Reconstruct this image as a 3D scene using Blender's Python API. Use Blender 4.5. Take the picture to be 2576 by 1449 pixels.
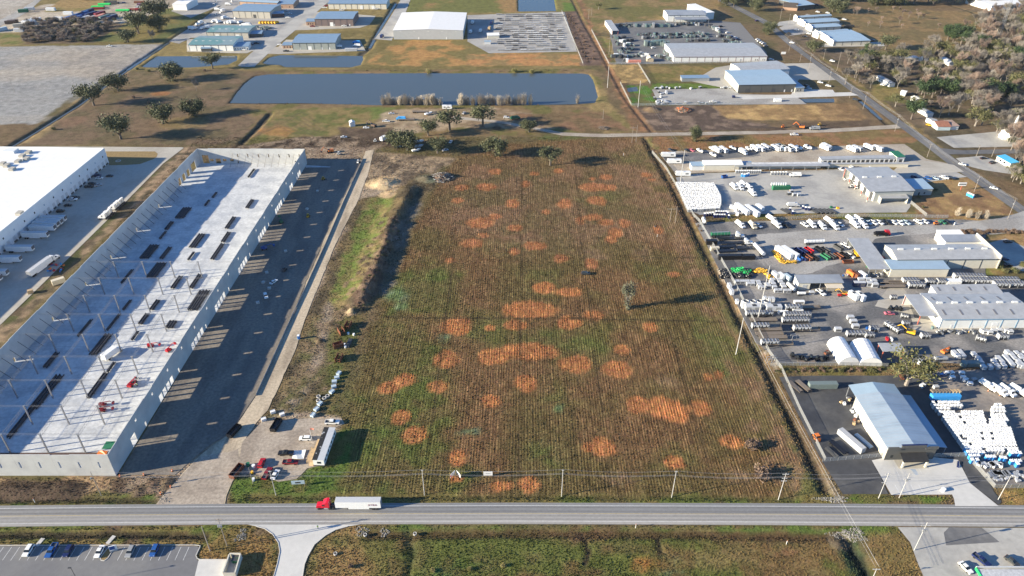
import bpy, math, random
import numpy as np
from mathutils import Vector, Matrix
R = math.radians
random.seed(7)
for o in list(bpy.data.objects): bpy.data.objects.remove(o)
sc = bpy.context.scene
col = sc.collection
# ------------------------------------------------------------------ camera
CAM_H, PITCH, FOC = 212.0, R(33.8), 1848.0      # height (m), pitch down, focal length in survey pixels (2576 wide)
cd = bpy.data.cameras.new('camera'); cam = bpy.data.objects.new('camera', cd); col.objects.link(cam)
cam.location = (0, 0, CAM_H); cam.rotation_euler = (R(90) - PITCH, 0, 0)
cd.sensor_width = 36; cd.lens = 36 * FOC / 2576; cd.clip_start = 1; cd.clip_end = 20000
sc.camera = cam
# ------------------------------------------------------------------ sky, sun, exposure
SUN_EL, SHADOW_AZ = R(16.5), R(13.6)            # shadows run to +X and a little to +Y
w = bpy.data.worlds.new('World'); sc.world = w; w.use_nodes = True
nt = w.node_tree; bg = nt.nodes['Background']
sk = nt.nodes.new('ShaderNodeTexSky'); sk.sky_type = 'NISHITA'; sk.sun_disc = False
sk.sun_elevation = SUN_EL; sk.sun_rotation = R(270) - SHADOW_AZ
sk.air_density = 1.0; sk.dust_density = 0.1; sk.ozone_density = 3.0
wb = nt.nodes.new('ShaderNodeVectorMath'); wb.operation = 'MULTIPLY'; wb.inputs[1].default_value = (.7, .98, 1.3)   # camera white balance set for the low sun
nt.links.new(sk.outputs[0], wb.inputs[0]); nt.links.new(wb.outputs[0], bg.inputs[0]); bg.inputs[1].default_value = 0.062
sl = bpy.data.lights.new('sun', 'SUN'); sun = bpy.data.objects.new('sun', sl); col.objects.link(sun)
sl.energy = 5.0; sl.angle = R(0.5); sl.color = (1.0, 0.885, 0.68)
sun.location = (-400, -100, 300)
sd = Vector((math.cos(SHADOW_AZ) * math.cos(SUN_EL), math.sin(SHADOW_AZ) * math.cos(SUN_EL), -math.sin(SUN_EL)))
sun.rotation_euler = sd.to_track_quat('-Z', 'Y').to_euler()
sc.view_settings.view_transform = 'Standard'; sc.view_settings.look = 'None'
sc.view_settings.exposure = 1.45; sc.view_settings.gamma = 1.0; sc.view_settings.use_curve_mapping = False
sc.render.engine = 'CYCLES'
# ------------------------------------------------------------------ survey helpers: picture point -> ground point
FR = {'R1': (2560, 560, 740/2576), 'R2': (2760, 850, 740/2576), 'R3': (2760, 1100, 740/2576), 'R4': (3480, 1000, 552/2000),
      'R5': (3480, 1300, 552/1904), 'R6': (3600, 1500, 432/1391), 'S1': (0, 0, 800/2576), 'S2': (700, 0, 800/2576),
      'S3': (2340, 50, 760/2576), 'S4': (1440, 380, 560/1456), 'S5': (3440, 840, 592/1456), 'S6': (880, 1780, 580/1456), 'D': (0, 0, 4032/2576)}
for c in range(4):
    for r in range(4): FR['t%d%d' % (c, r)] = (1008*c, 567*r, 1008/2576)
cp, sp = math.cos(PITCH), math.sin(PITCH)
def g(px, py, z=0.0):
    a = px - 1288; b = 724.5 - py
    dy = FOC*cp + b*sp; dz = -FOC*sp + b*cp
    t = (CAM_H - z) / -dz
    return (a*t, dy*t)
def q(f, x, y, z=0.0):
    x0, y0, s = FR[f]
    return g((x0 + x*s) * 2576/4032, (y0 + y*s) * 2576/4032, z)
def qs(f, pts, z=0.0): return [q(f, x, y, z) for x, y in pts]
# ------------------------------------------------------------------ materials (all procedural)
MATS = {}
def mat(key, c, rough=0.8, var=0.12, scale=0.6, bump=0.0, metal=0.0, c2=None, c2scale=0.08, c2lo=0.45, c2hi=0.6, spec=0.5, stretch=None):
    if key in MATS: return MATS[key]
    m = bpy.data.materials.new(key); m.use_nodes = True; n = m.node_tree.nodes; L = m.node_tree.links
    b = n['Principled BSDF']; b.inputs['Roughness'].default_value = rough; b.inputs['Metallic'].default_value = metal
    b.inputs['Specular IOR Level'].default_value = spec
    ge = n.new('ShaderNodeNewGeometry'); vec = ge.outputs['Position']
    if stretch:
        mp = n.new('ShaderNodeMapping'); mp.inputs['Scale'].default_value = stretch; L.new(vec, mp.inputs[0]); vec2 = mp.outputs[0]
    else: vec2 = vec
    base = n.new('ShaderNodeRGB'); base.outputs[0].default_value = (*c, 1); cur = base.outputs[0]
    if c2:
        t2 = n.new('ShaderNodeTexNoise'); t2.inputs['Scale'].default_value = c2scale; t2.inputs['Detail'].default_value = 5; L.new(vec2, t2.inputs['Vector'])
        r2 = n.new('ShaderNodeMapRange'); r2.inputs['From Min'].default_value = c2lo; r2.inputs['From Max'].default_value = c2hi; L.new(t2.outputs['Fac'], r2.inputs['Value'])
        mx = n.new('ShaderNodeMix'); mx.data_type = 'RGBA'; L.new(r2.outputs[0], mx.inputs['Factor']); L.new(cur, mx.inputs['A']); mx.inputs['B'].default_value = (*c2, 1); cur = mx.outputs['Result']
    if var:
        t = n.new('ShaderNodeTexNoise'); t.inputs['Scale'].default_value = scale; t.inputs['Detail'].default_value = 6; t.inputs['Roughness'].default_value = 0.65; L.new(vec, t.inputs['Vector'])
        r = n.new('ShaderNodeMapRange'); r.inputs['From Min'].default_value = 0.3; r.inputs['From Max'].default_value = 0.7
        r.inputs['To Min'].default_value = 1 - var; r.inputs['To Max'].default_value = 1 + var; L.new(t.outputs['Fac'], r.inputs['Value'])
        vm = n.new('ShaderNodeVectorMath'); vm.operation = 'SCALE'; L.new(cur, vm.inputs[0]); L.new(r.outputs[0], vm.inputs['Scale']); cur = vm.outputs[0]
        if bump:
            bp = n.new('ShaderNodeBump'); bp.inputs['Strength'].default_value = min(1, bump); bp.inputs['Distance'].default_value = 0.3*bump; L.new(t.outputs['Fac'], bp.inputs['Height']); L.new(bp.outputs[0], b.inputs['Normal'])
    L.new(cur, b.inputs['Base Color'])
    MATS[key] = m; return m
PAINTS = {'white': (.78, .78, .76), 'black': (.012, .012, .014), 'charcoal': (.045, .047, .05), 'darkgrey': (.09, .09, .095), 'grey': (.27, .28, .29), 'silver': (.42, .43, .44),
  'lightgrey': (.5, .51, .52), 'red': (.42, .012, .02), 'darkred': (.2, .012, .018), 'blue': (.02, .09, .3), 'navy': (.012, .022, .09), 'skyblue': (.05, .33, .7), 'yellow': (.75, .42, .02),
  'green': (.02, .15, .07), 'teal': (.13, .2, .195), 'lime': (.02, .55, .12), 'orange': (.7, .18, .03), 'rust': (.16, .055, .028), 'brown': (.12, .075, .05), 'cream': (.62, .55, .42), 'tan': (.45, .36, .25),
  'paleblue': (.42, .52, .58), 'wood': (.48, .34, .19), 'oldwood': (.2, .16, .12), 'pink': (.6, .15, .2), 'steelblue': (.17, .3, .42), 'greengrey': (.16, .2, .19), 'concrete': (.48, .46, .43), 'purple': (.2, .1, .2), 'salmon': (.62, .25, .18)}
def P(k):
    if k in MATS: return MATS[k]
    g_ = k in ('red', 'darkred', 'blue', 'navy', 'black', 'white')
    return mat(k, PAINTS[k], 0.35 if g_ else 0.55, 0.08, 1.5)
mat('glass', (.018, .024, .03), 0.08, 0); mat('tyre', (.016, .016, .016), 0.9, 0); mat('steel', (.3, .31, .33), 0.45, .1, 1, metal=.4)
mat('darksteel', (.035, .035, .042), 0.6, .15, 2); mat('galv', (.4, .41, .42), 0.45, .1, 1, metal=.5); mat('hub', (.45, .45, .46), .4, 0, metal=.6)
mat('lamp', (.8, .8, .75), .15, 0); mat('tail', (.4, .01, .01), .3, 0); mat('amber', (.7, .25, .02), .4, 0)
mat('pole_white', (.46,.45,.43), .7, .1, 2); mat('pole_wood', (.3, .26, .22), .85, .15, 2); mat('wire', (.32, .32, .33), .5, 0)
# ------------------------------------------------------------------ mesh collector
class MB:
    def __init__(s): s.v, s.f, s.m, s.sm = [], [], [], False
    def add(s, vs, fs, m=0):
        o = len(s.v); s.v += [tuple(p) for p in vs]
        for f in fs: s.f.append([i+o for i in f]); s.m.append(m)
        return s
    def box(s, x0, x1, y0, y1, z0, z1, m=0):
        return s.add([(x0,y0,z0),(x1,y0,z0),(x1,y1,z0),(x0,y1,z0),(x0,y0,z1),(x1,y0,z1),(x1,y1,z1),(x0,y1,z1)],
                     [(3,2,1,0),(4,5,6,7),(0,1,5,4),(1,2,6,5),(2,3,7,6),(3,0,4,7)], m)
    def taper(s, a, z0, b, z1, m=0):             # a,b = (x0,x1,y0,y1)
        return s.add([(a[0],a[2],z0),(a[1],a[2],z0),(a[1],a[3],z0),(a[0],a[3],z0),(b[0],b[2],z1),(b[1],b[2],z1),(b[1],b[3],z1),(b[0],b[3],z1)],
                     [(3,2,1,0),(4,5,6,7),(0,1,5,4),(1,2,6,5),(2,3,7,6),(3,0,4,7)], m)
    def quad(s, a, b, c, d, m=0): return s.add([a,b,c,d], [(0,1,2,3)], m)
    def prism(s, prof, y0, y1, m=0):             # profile in x,z swept along y
        n = len(prof); vs = [(x,y0,z) for x,z in prof] + [(x,y1,z) for x,z in prof]
        return s.add(vs, [tuple(range(n)), tuple(range(2*n-1, n-1, -1))] + [(i, i+n, (i+1)%n+n, (i+1)%n) for i in range(n)], m)
    def cyl(s, p0, p1, r0, r1=None, n=8, m=0, cap=True):
        r1 = r0 if r1 is None else r1
        p0, p1 = Vector(p0), Vector(p1); d = (p1-p0)
        if d.length < 1e-6: return s
        d.normalize(); a = d.orthogonal().normalized(); b = d.cross(a); vs = []
        for p, r in ((p0, r0), (p1, r1)):
            for k in range(n):
                t = 2*math.pi*k/n; vs.append(p + a*(r*math.cos(t)) + b*(r*math.sin(t)))
        fs = [(k, (k+1) % n, (k+1) % n+n, k+n) for k in range(n)]
        if cap: fs += [tuple(range(n-1, -1, -1)), tuple(range(n, 2*n))]
        return s.add(vs, fs, m)
    def bar(s, p0, p1, w, m=0): return s.cyl(p0, p1, w*.7, n=4, m=m)
    def join(s, o, m): 
        k = len(s.v); s.v += o.v; s.f += [[i+k for i in f] for f in o.f]; s.m += [m]*len(o.f); return s
    def mesh(s, name, mats):
        me = bpy.data.meshes.new(name); me.from_pydata(s.v, [], s.f)
        for x in mats: me.materials.append(x)
        if len(mats) > 1: me.polygons.foreach_set('material_index', s.m)
        me.update(); return me
def link(name, data, parent=None, loc=(0,0,0), rot=0.0, scale=None):
    o = bpy.data.objects.new(name, data); col.objects.link(o); o.location = loc; o.rotation_euler = (0, 0, rot)
    if scale: o.scale = scale
    if parent: o.parent = parent
    return o
def tag(o, label, cat, group=None):
    o['label'] = label; o['category'] = cat
    if group: o['group'] = group
    return o
def struct(name, mb, m):
    o = link(name, mb.mesh(name, [m])); o['kind'] = 'structure'; return o
def part(name, mb, m, parent): return link(name, mb.mesh(name, [m if not isinstance(m, str) else (MATS.get(m) or P(m))]), parent)
def mm(m): return m if not isinstance(m, str) else (MATS.get(m) or P(m))
# ------------------------------------------------------------------ prototypes: a thing with parts, copied with its parts
class Proto:
    def __init__(s, name, cat, parts, subs=None):
        s.name, s.cat, s.parts, s.subs = name, cat, parts, subs or {}
        s.meshes = [(n, b.mesh(n, [mm(k)]), k) for n, b, k in parts]
        s.joined = None
    def place(s, x, y, ang, label, group=None, z=0.0, scale=None, paint=None, parts=True, name=None, cat=None):
        paint = paint or {}
        if parts:
            root = link(name or s.name, None, None, (x, y, z), R(ang), scale); root.empty_display_size = .5
            for n, me, k in s.meshes:
                o = link(n, me, root)
                if k in paint: o.material_slots[0].link = 'OBJECT'; o.material_slots[0].material = mm(paint[k])
        else:
            if s.joined is None:
                keys = []; J = MB()
                for n, b, k in s.parts:
                    if k not in keys: keys.append(k)
                    J.join(b, keys.index(k))
                s.joined = (J.mesh(s.name, [mm(k) for k in keys]), keys)
            root = link(name or s.name, s.joined[0], None, (x, y, z), R(ang), scale)
            for i, k in enumerate(s.joined[1]):
                if k in paint: root.material_slots[i].link = 'OBJECT'; root.material_slots[i].material = mm(paint[k])
        return tag(root, label, cat or s.cat, group)
def run(pr, items, label, group=None, parts=False, **kw):     # items: (frame,x,y,angle[,scale]) ground points
    for it in items:
        x, y = q(*it[:3]); pr.place(x, y, it[3] if len(it) > 3 else 0, label, group, parts=parts, scale=it[4] if len(it) > 4 else None, **kw)
# ------------------------------------------------------------------ numpy value noise and polygon tools
_rs = np.random.RandomState(3); _tab = _rs.rand(256, 256)
def vnoise(x, y, size, seed=0):
    u = x/size + seed*17.3; v = y/size + seed*9.1
    i = np.floor(u).astype(int); j = np.floor(v).astype(int); fu = u-i; fv = v-j
    fu = fu*fu*(3-2*fu); fv = fv*fv*(3-2*fv)
    A = _tab[i & 255, j & 255]; B = _tab[(i+1) & 255, j & 255]; C = _tab[i & 255, (j+1) & 255]; D = _tab[(i+1) & 255, (j+1) & 255]
    return (A*(1-fu)+B*fu)*(1-fv) + (C*(1-fu)+D*fu)*fv
def fnoise(x, y, size, seed=0, octv=4):
    s = 0; a = 1; t = 0
    for k in range(octv): s = s + a*vnoise(x, y, size/2**k, seed+k*3); t += a; a *= .55
    return s/t
def sdist(x, y, poly):                            # >0 inside
    ins = np.zeros(x.shape, bool); d = np.full(x.shape, 1e9); n = len(poly)
    for k in range(n):
        (x0, y0), (x1, y1) = poly[k], poly[(k+1) % n]
        ex, ey = x1-x0, y1-y0; l2 = ex*ex+ey*ey or 1e-9
        t = np.clip(((x-x0)*ex+(y-y0)*ey)/l2, 0, 1); d = np.minimum(d, np.hypot(x-x0-t*ex, y-y0-t*ey))
        c = ((y0 > y) != (y1 > y)); ins ^= c & (x < (x1-x0)*(y-y0)/((y1-y0) if y1 != y0 else 1e-9)+x0)
    return np.where(ins, d, -d)
def ldist(x, y, pts):
    d = np.full(x.shape, 1e9)
    for (x0, y0), (x1, y1) in zip(pts, pts[1:]):
        ex, ey = x1-x0, y1-y0; l2 = ex*ex+ey*ey or 1e-9
        t = np.clip(((x-x0)*ex+(y-y0)*ey)/l2, 0, 1); d = np.minimum(d, np.hypot(x-x0-t*ex, y-y0-t*ey))
    return d
# ================================================================== GROUND: one sheet, finer where it is near
def steps(a, b, s0, s1):
    v = [a]
    while v[-1] < b: v.append(v[-1] + s0 + (s1-s0)*(v[-1]-a)/(b-a))
    return v
gx = np.array([-3000, -2000, -1400, -1000, -800] + list(np.arange(-660, 661, 1.25)) + [800, 1000, 1400, 2000, 3000])
gy = np.array([-3000, -1500, -600, -200, 0, 80] + steps(118, 300, .95, 1.1) + steps(301.5, 1010, 1.2, 3.0)[0:] + [1100, 1300, 1700, 2300, 3000])
GX, GY = np.meshgrid(gx, gy)
NX, NY = len(gx), len(gy)
n1 = fnoise(GX, GY, 60, 1); n2 = fnoise(GX, GY, 14, 2); n3 = fnoise(GX, GY, 5, 3, 3)
def mix3(a, b, t): return np.asarray(a)*(1-t[..., None]) + np.asarray(b)*t[..., None]
def ss(t, a, b): t = np.clip((t-a)/(b-a), 0, 1); return t*t*(3-2*t)
OLIVE, BROWN, STRAW, MUD = (.105, .095, .048), (.14, .104, .066), (.22, .165, .098), (.085, .065, .05)
C = mix3(BROWN, OLIVE, ss(n1, .35, .65)); C = mix3(C.reshape(NY, NX, 3), STRAW, ss(n2, .55, .8)*.45)
Z = np.full(GX.shape, -.06) + (n3-.5)*.16
ROW = np.zeros(GX.shape)
def win(poly, pad):
    xs = [p[0] for p in poly]; ys = [p[1] for p in poly]
    i0, i1 = np.searchsorted(gx, min(xs)-pad), np.searchsorted(gx, max(xs)+pad); j0, j1 = np.searchsorted(gy, min(ys)-pad), np.searchsorted(gy, max(ys)+pad)
    return slice(j0, j1), slice(i0, i1)
SEED = [20]
def paint(pts, c1, c2=None, f='D', size=12, lo=.4, hi=.6, soft=2.0, edge=4.0, amt=1.0, row=None):
    poly = qs(f, pts); s = win(poly, 20); x, y = GX[s], GY[s]; SEED[0] += 1
    m = ss(sdist(x, y, poly) + (fnoise(x, y, 9, SEED[0])-.5)*edge*2, -soft, soft)*amt
    cc = mix3(c1, c2 or c1, ss(fnoise(x, y, size, SEED[0]+50), lo, hi))
    C[s] = C[s]*(1-m[..., None]) + cc*m[..., None]
    if row is not None: ROW[s] = np.maximum(ROW[s], m*row) if row > 0 else ROW[s]*(1-m)
def blob(cx, cy, rx, ry, c, c2=None, amt=1.0, soft=.35, rough=.5, tilt=0, streak=.25):
    x0, y0 = g(cx, cy); ax = abs(g(cx+rx, cy)[0]-x0); ay = abs(g(cx, cy-ry)[1]-g(cx, cy+ry)[1])/2
    pad = max(ax, ay)*1.8; s = win([(x0, y0)], pad); x, y = GX[s]-x0, GY[s]-y0; SEED[0] += 1
    if tilt: ct, st = math.cos(R(tilt)), math.sin(R(tilt)); x, y = x*ct+y*st, -x*st+y*ct
    d = np.hypot(x/ax, y/ay) + (fnoise(GX[s], GY[s], max(ax, ay)*.9, SEED[0])-.5)*rough + (vnoise(GX[s], GY[s]*.06, 1.6, SEED[0])-.5)*streak
    m = (1-ss(d, 1-soft, 1+soft*.3))*amt
    cc = mix3(c, c2 or c, ss(fnoise(GX[s], GY[s], 5, SEED[0]+9), .35, .65))
    C[s] = C[s]*(1-m[..., None]) + cc*m[..., None]
def ditch(pts, w, depth, c=None, f='D', soft=1.5, camt=.9):
    l = qs(f, pts); s = win(l, w*3); x, y = GX[s], GY[s]; SEED[0] += 1
    d = ldist(x, y, l) + (fnoise(x, y, 6, SEED[0])-.5)*w*.5
    Z[s] -= depth*(1-ss(d, w*.15, w))
    if c is not None:
        m = (1-ss(d, w*.4, w*.4+soft))*camt; C[s] = C[s]*(1-m[..., None]) + np.asarray(c)*m[..., None]
def line(pts, w, c, f='D', amt=.8, wob=1.0):
    l = qs(f, pts); s = win(l, w*4); x, y = GX[s], GY[s]; SEED[0] += 1
    m = (1-ss(ldist(x, y, l) + (fnoise(x, y, 5, SEED[0])-.5)*w*wob, w*.35, w))*amt
    C[s] = C[s]*(1-m[..., None]) + np.asarray(c)*m[..., None]
def mound(cx, cy, r, h, c=None, c2=None, f='D', ax=1.0, lump=.35):
    x0, y0 = q(f, cx, cy); s = win([(x0, y0)], r*2); x, y = GX[s]-x0, GY[s]-y0; SEED[0] += 1
    d = np.hypot(x/ax, y)/r + (fnoise(GX[s], GY[s], r*.6, SEED[0])-.5)*lump
    Z[s] += h*(1-ss(d, .05, 1))*(1+.5*(n3[s]-.5))
    if c is not None:
        m = 1-ss(d, .85, 1.1); cc = mix3(c, c2 or c, ss(n2[s], .4, .6)); C[s] = C[s]*(1-m[..., None]) + cc*m[..., None]
def ridge(pts, h, wl, wr, f='D'):                 # asymmetrical bank, steep to +X
    l = qs(f, pts); s = win(l, 30); x, y = GX[s], GY[s]; SEED[0] += 1
    ys = np.array([p[1] for p in l]); xs = np.array([p[0] for p in l]); o = np.argsort(ys)
    xc = np.interp(y, ys[o], xs[o]) + (fnoise(x, y, 8, SEED[0])-.5)*4
    d = x - xc; t = np.where(d < 0, 1-ss(-d, 0, wl), 1-ss(d, 0, wr))
    endt = ss(y, ys.min()-4, ys.min()+6)*(1-ss(y, ys.max()-8, ys.max()+4))
    Z[s] += h*t*endt*(.75+.5*fnoise(x, y, 7, SEED[0]+1))
# -------- far left and top of the view
paint([(-400,-20),(1470,-20),(1470,175),(-400,180)], (.2,.165,.075), (.14,.12,.05), size=40, soft=6)
paint([(-300,-40),(110,-10),(20,45),(-300,170)], (.36,.35,.33), (.3,.28,.25), size=50, soft=3)
paint([(0,60),(105,12),(300,0),(480,0),(480,45),(300,60),(130,85),(0,85)], (.4,.37,.32), (.3,.27,.23), size=30)
paint([(110,30),(150,0),(290,-10),(240,28),(130,30)], (.17,.16,.06), (.26,.19,.09), size=40)
paint([(0,82),(110,82),(60,112),(0,114)], (.12,.14,.045), (.2,.17,.08))
paint([(50,70),(300,55),(310,65),(235,108),(60,112)], (.1,.085,.06), (.14,.11,.08), size=14)
paint([(225,105),(300,70),(420,20),(530,22),(410,105)], (.17,.145,.06), (.11,.125,.05), size=30)
paint([(-400,122),(70,117),(290,113),(395,112),(410,113),(312,180),(195,235),(92,310),(0,314),(-400,335)], (.26,.275,.29), (.3,.295,.285), size=60, lo=.5, hi=.65, soft=2)
for yy, a in ((215, .6), (245, .45), (155, .5)): paint([(-300,yy+8),(330,yy-10),(300,yy+8),(-300,yy+22)], (.19,.205,.225), (.25,.26,.27), size=18, soft=5, edge=9, amt=a)
for yy, a in ((178, .75), (292, .4), (140, .3)): paint([(-300,yy+6),(330,yy-6),(300,yy+10),(-300,yy+16)], (.37,.345,.31), (.31,.3,.28), size=16, soft=5, edge=9, amt=a)
paint([(150,125),(400,113),(330,165),(250,205),(160,190)], (.32,.3,.27), (.24,.225,.21), size=12, amt=.7, soft=8)
# meadow with the oaks
paint([(320,180),(590,172),(640,190),(580,258),(680,262),(600,362),(60,365),(150,290),(260,210)], (.11,.094,.058), (.15,.112,.078), size=14, lo=.35, hi=.65)
paint([(330,180),(590,172),(600,190),(460,230),(300,215)], (.175,.135,.085), (.115,.1,.055), size=9, amt=.7)
paint([(90,325),(200,245),(225,240),(100,345),(60,362),(30,362)], (.3,.23,.12), (.18,.14,.08), size=8, amt=.7)
blob(405, 235, 30, 7, (.3, .14, .06), amt=.7); blob(470, 310, 60, 20, (.24, .19, .09), amt=.5); blob(180, 305, 40, 14, (.2,.125,.09), amt=.6)
# strip around the pond
paint([(580,262),(700,180),(1500,172),(1520,200),(1530,330),(620,370),(640,300)], (.175,.13,.075), (.12,.115,.045), size=16)
paint([(690,275),(960,268),(950,330),(800,345),(640,355)], (.2,.16,.075), (.115,.125,.045), size=9)
paint([(930,270),(1000,268),(980,300),(930,300)], (.1,.15,.04), amt=.7)
paint([(640,330),(700,310),(740,330),(720,345)], (.32,.17,.07), amt=.6)
paint([(985,275),(1240,270),(1330,285),(1420,320),(1330,325),(1180,320),(980,340),(930,330),(960,290)], (.34,.28,.21), (.22,.17,.12), size=10, amt=.85)
paint([(850,320),(985,322),(1050,360),(1000,375),(860,362)], MUD, (.13,.1,.075), size=6)
paint([(760,345),(870,340),(960,365),(940,380),(640,378),(560,372)], (.25,.2,.15), MUD, size=8)
for k in range(7): line([(650+k*4,340-k*5),(700+k*10,318-k*6),(770+k*9,350-k*4)], .9, (.1,.08,.06), amt=.6)
paint([(1480,180),(1500,200),(1535,255),(1600,330),(1520,335),(1480,265),(1500,245)], (.24,.185,.09), (.16,.14,.06), size=9)
paint([(1240,290),(1520,280),(1590,330),(1450,330),(1340,312)], (.19,.12,.075), (.14,.105,.06), size=11)
# brown scrub strip and straw lots north of the pond
paint([(915,165),(990,103),(1238,100),(1460,140),(1460,166)], (.33,.2,.085), (.16,.14,.06), size=22, soft=2)
paint([(1176,136),(1455,135),(1460,165),(1176,165)], (.36,.2,.09), (.22,.165,.08), size=12)
paint([(1030,-10),(1310,-10),(1305,32),(1020,32)], (.13,.14,.05), (.25,.17,.08), size=30)
paint([(1390,-10),(1440,-10),(1452,28),(1400,28)], (.1,.16,.04), (.16,.15,.06), size=12)
paint([(1415,30),(1450,28),(1530,165),(1465,165)], (.17,.12,.095), (.12,.085,.07), size=5)
paint([(1448,-10),(1466,-10),(1545,165),(1640,330),(1590,330),(1520,165)], (.26,.15,.085), (.15,.1,.06), size=6)
paint([(1460,-20),(1820,-20),(1800,50),(1660,50),(1530,60),(1500,90)], (.21,.155,.08), (.13,.125,.05), size=25)
paint([(1500,92),(1545,92),(1575,155),(1545,165)], (.16,.16,.055), (.22,.17,.08), size=9)
paint([(1535,164),(1605,163),(1635,210),(1565,208)], (.36,.26,.12), (.22,.165,.08), size=5, soft=.8)
paint([(1610,166),(1850,165),(1760,200),(1640,207)], (.2,.155,.07), (.13,.125,.045), size=13)
paint([(1570,212),(1630,215),(1650,262),(1595,264)], (.075,.16,.03), (.12,.12,.05), size=10, soft=.8)
paint([(1640,210),(1835,210),(1850,222),(1640,224)], (.1,.15,.035), soft=.6)
paint([(1595,268),(1860,262),(1830,285),(1850,300),(1935,315),(1930,328),(1640,330)], (.09,.07,.06), (.2,.155,.125), size=7, lo=.45, hi=.7)
paint([(1795,266),(2135,262),(2185,295),(2170,303),(1830,300)], (.38,.27,.13), (.24,.165,.085), size=14, soft=2)
paint([(2050,262),(2140,258),(2185,300),(2080,300)], (.17,.115,.065), (.24,.165,.09), size=9, amt=.9)
paint([(2000,312),(2190,300),(2200,318),(2000,322)], MUD, size=6, amt=.8)
# verge and wood on the right
paint([(1950,70),(2130,60),(2600,10),(2700,500),(2480,440),(2380,380),(2260,290),(2150,215),(2060,150)], (.135,.108,.08), (.09,.078,.052), size=14, soft=5)
paint([(2105,20),(2480,30),(2490,100),(2330,130),(2170,125),(2130,90)], (.2,.145,.075), (.14,.115,.06), size=12, soft=4)
paint([(2050,130),(2070,150),(2380,385),(2370,372),(2240,270),(2160,205)], (.23,.175,.1), (.14,.125,.05), size=8, soft=1)
paint([(2190,200),(2260,215),(2280,260),(2200,250)], (.2,.165,.07), (.12,.12,.045), size=9)
# the meadow strip north of the recreational vehicles
paint([(1620,345),(2330,322),(2300,360),(1640,385)], (.22,.135,.075), (.16,.125,.06), size=9, soft=1.5)
# -------- the cropped field
FIELD = [(1150,395),(1240,360),(1618,345),(1700,470),(1850,760),(1990,1020),(2080,1255),(600,1262),(840,1180),(870,1060),(905,900),(960,760),(1040,560)]
paint(FIELD, (.142,.09,.047), (.108,.085,.038), size=26, lo=.35, hi=.65, soft=3, row=1)
paint([(1150,395),(1618,350),(1760,600),(1300,640),(1090,560)], (.185,.12,.078), (.13,.1,.055), size=20, amt=.7, soft=15)
paint([(1600,350),(1660,440),(1850,760),(2060,1240),(1960,1250),(1800,900),(1650,520)], (.19,.125,.08), (.13,.11,.05), size=9, amt=.7, soft=4)
for cx, cy, rx, ry, a in ((1080,720,90,60,.8),(960,1100,90,80,.8),(1000,830,80,30,.5),(1370,850,110,30,.6),(1230,830,60,40,.6),(1420,345,90,9,.7),(1600,395,60,16,.6),(1500,500,110,35,.4),(1780,860,30,60,.7),(1890,870,35,30,.8),(1140,1200,90,45,.8),(900,1225,120,25,.9),(1400,1000,60,60,.5),(1060,960,90,40,.5),(1500,880,90,20,.5),(1350,700,70,40,.4),(1700,1150,60,40,.5),(1380,1150,70,50,.6),(1640,690,60,30,.4),(1250,620,80,30,.35),(1830,950,20,40,.6)):
    blob(cx, cy, rx, ry, (.085,.125,.036), (.12,.105,.048), amt=a*.9, soft=.9, rough=1.0)
for pg, a_ in (([(870,1060),(950,900),(1080,860),(1140,960),(1130,1240),(700,1250),(850,1170)], .75), ([(975,690),(1100,650),(1140,700),(1130,800),(950,810)], .7), ([(1200,800),(1420,830),(1560,800),(1500,900),(1220,880)], .45), ([(1740,800),(1900,860),(1920,940),(1780,900)], .5)): paint(pg, (.07,.105,.026), (.11,.1,.04), size=12, soft=10, edge=14, amt=a_)
for cx, cy, rx, ry in ((1000,738,30,24),(1120,850,20,14),(1405,1030,16,14),(1180,1085,30,12),(1010,770,20,12)): blob(cx, cy, rx, ry, (.16,.23,.15), (.1,.16,.07), amt=.8, soft=.7, rough=.9)
for cx, cy, rx, ry in ((1680,960,45,22),(1560,590,12,8),(1620,640,30,30),(1700,560,28,60),(1500,640,40,20),(1940,1030,30,40),(1860,1200,60,30),(1560,1205,40,20)): blob(cx, cy, rx, ry, (.22,.15,.1), (.15,.115,.06), amt=.6, soft=.9, rough=.9)
OR = [(1160,472,18,8),(1222,470,28,10),(1245,432,17,8),(1322,463,14,9),(1152,505,15,7),(1290,512,18,12),(1420,513,20,14),(1500,505,27,12),(1495,471,45,11),(1535,472,15,8),(1523,446,14,8),(1490,450,10,4),(1375,533,12,6),(1205,560,40,14),(1245,545,16,8),(1293,574,20,9),(1345,618,32,11),(1293,633,16,11),(1410,650,20,13),(1215,592,15,8),(1185,612,28,12),(1130,655,13,8),(1485,664,17,14),(1458,555,12,10),(1490,547,25,8),(1525,560,22,8),(1570,562,16,11),(1548,585,20,13),(1535,603,16,10),(1655,578,13,12),(1370,725,35,15),(1430,735,35,14),(1330,780,68,24),(1296,818,32,14),(1150,820,40,24),(1233,825,15,8),(1432,813,32,17),(1493,793,26,15),(1637,823,20,14),(1120,904,37,22),(1325,885,75,24),(1240,898,40,22),(1448,915,40,23),(1550,930,40,23),(1565,880,22,14),(1323,965,30,22),(1100,972,27,18),(1018,955,26,18),(980,975,30,16),(1235,1010,24,18),(1605,1020,32,24),(1670,1025,45,30),(1700,1040,35,26),(1760,1026,27,20),(1005,1050,27,18),(1042,1095,35,25),(1152,1152,24,20),(1515,1123,32,25),(1480,1125,18,12),(1840,1112,30,18),(1697,1163,24,18),(1260,1222,30,14),(1328,1220,26,20),(1148,1205,18,10),(1780,950,12,10),(1808,943,12,12),(1695,690,20,8),(1405,430,14,6),(1345,437,12,5),(1625,440,14,6),(1640,452,10,4)]
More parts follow.
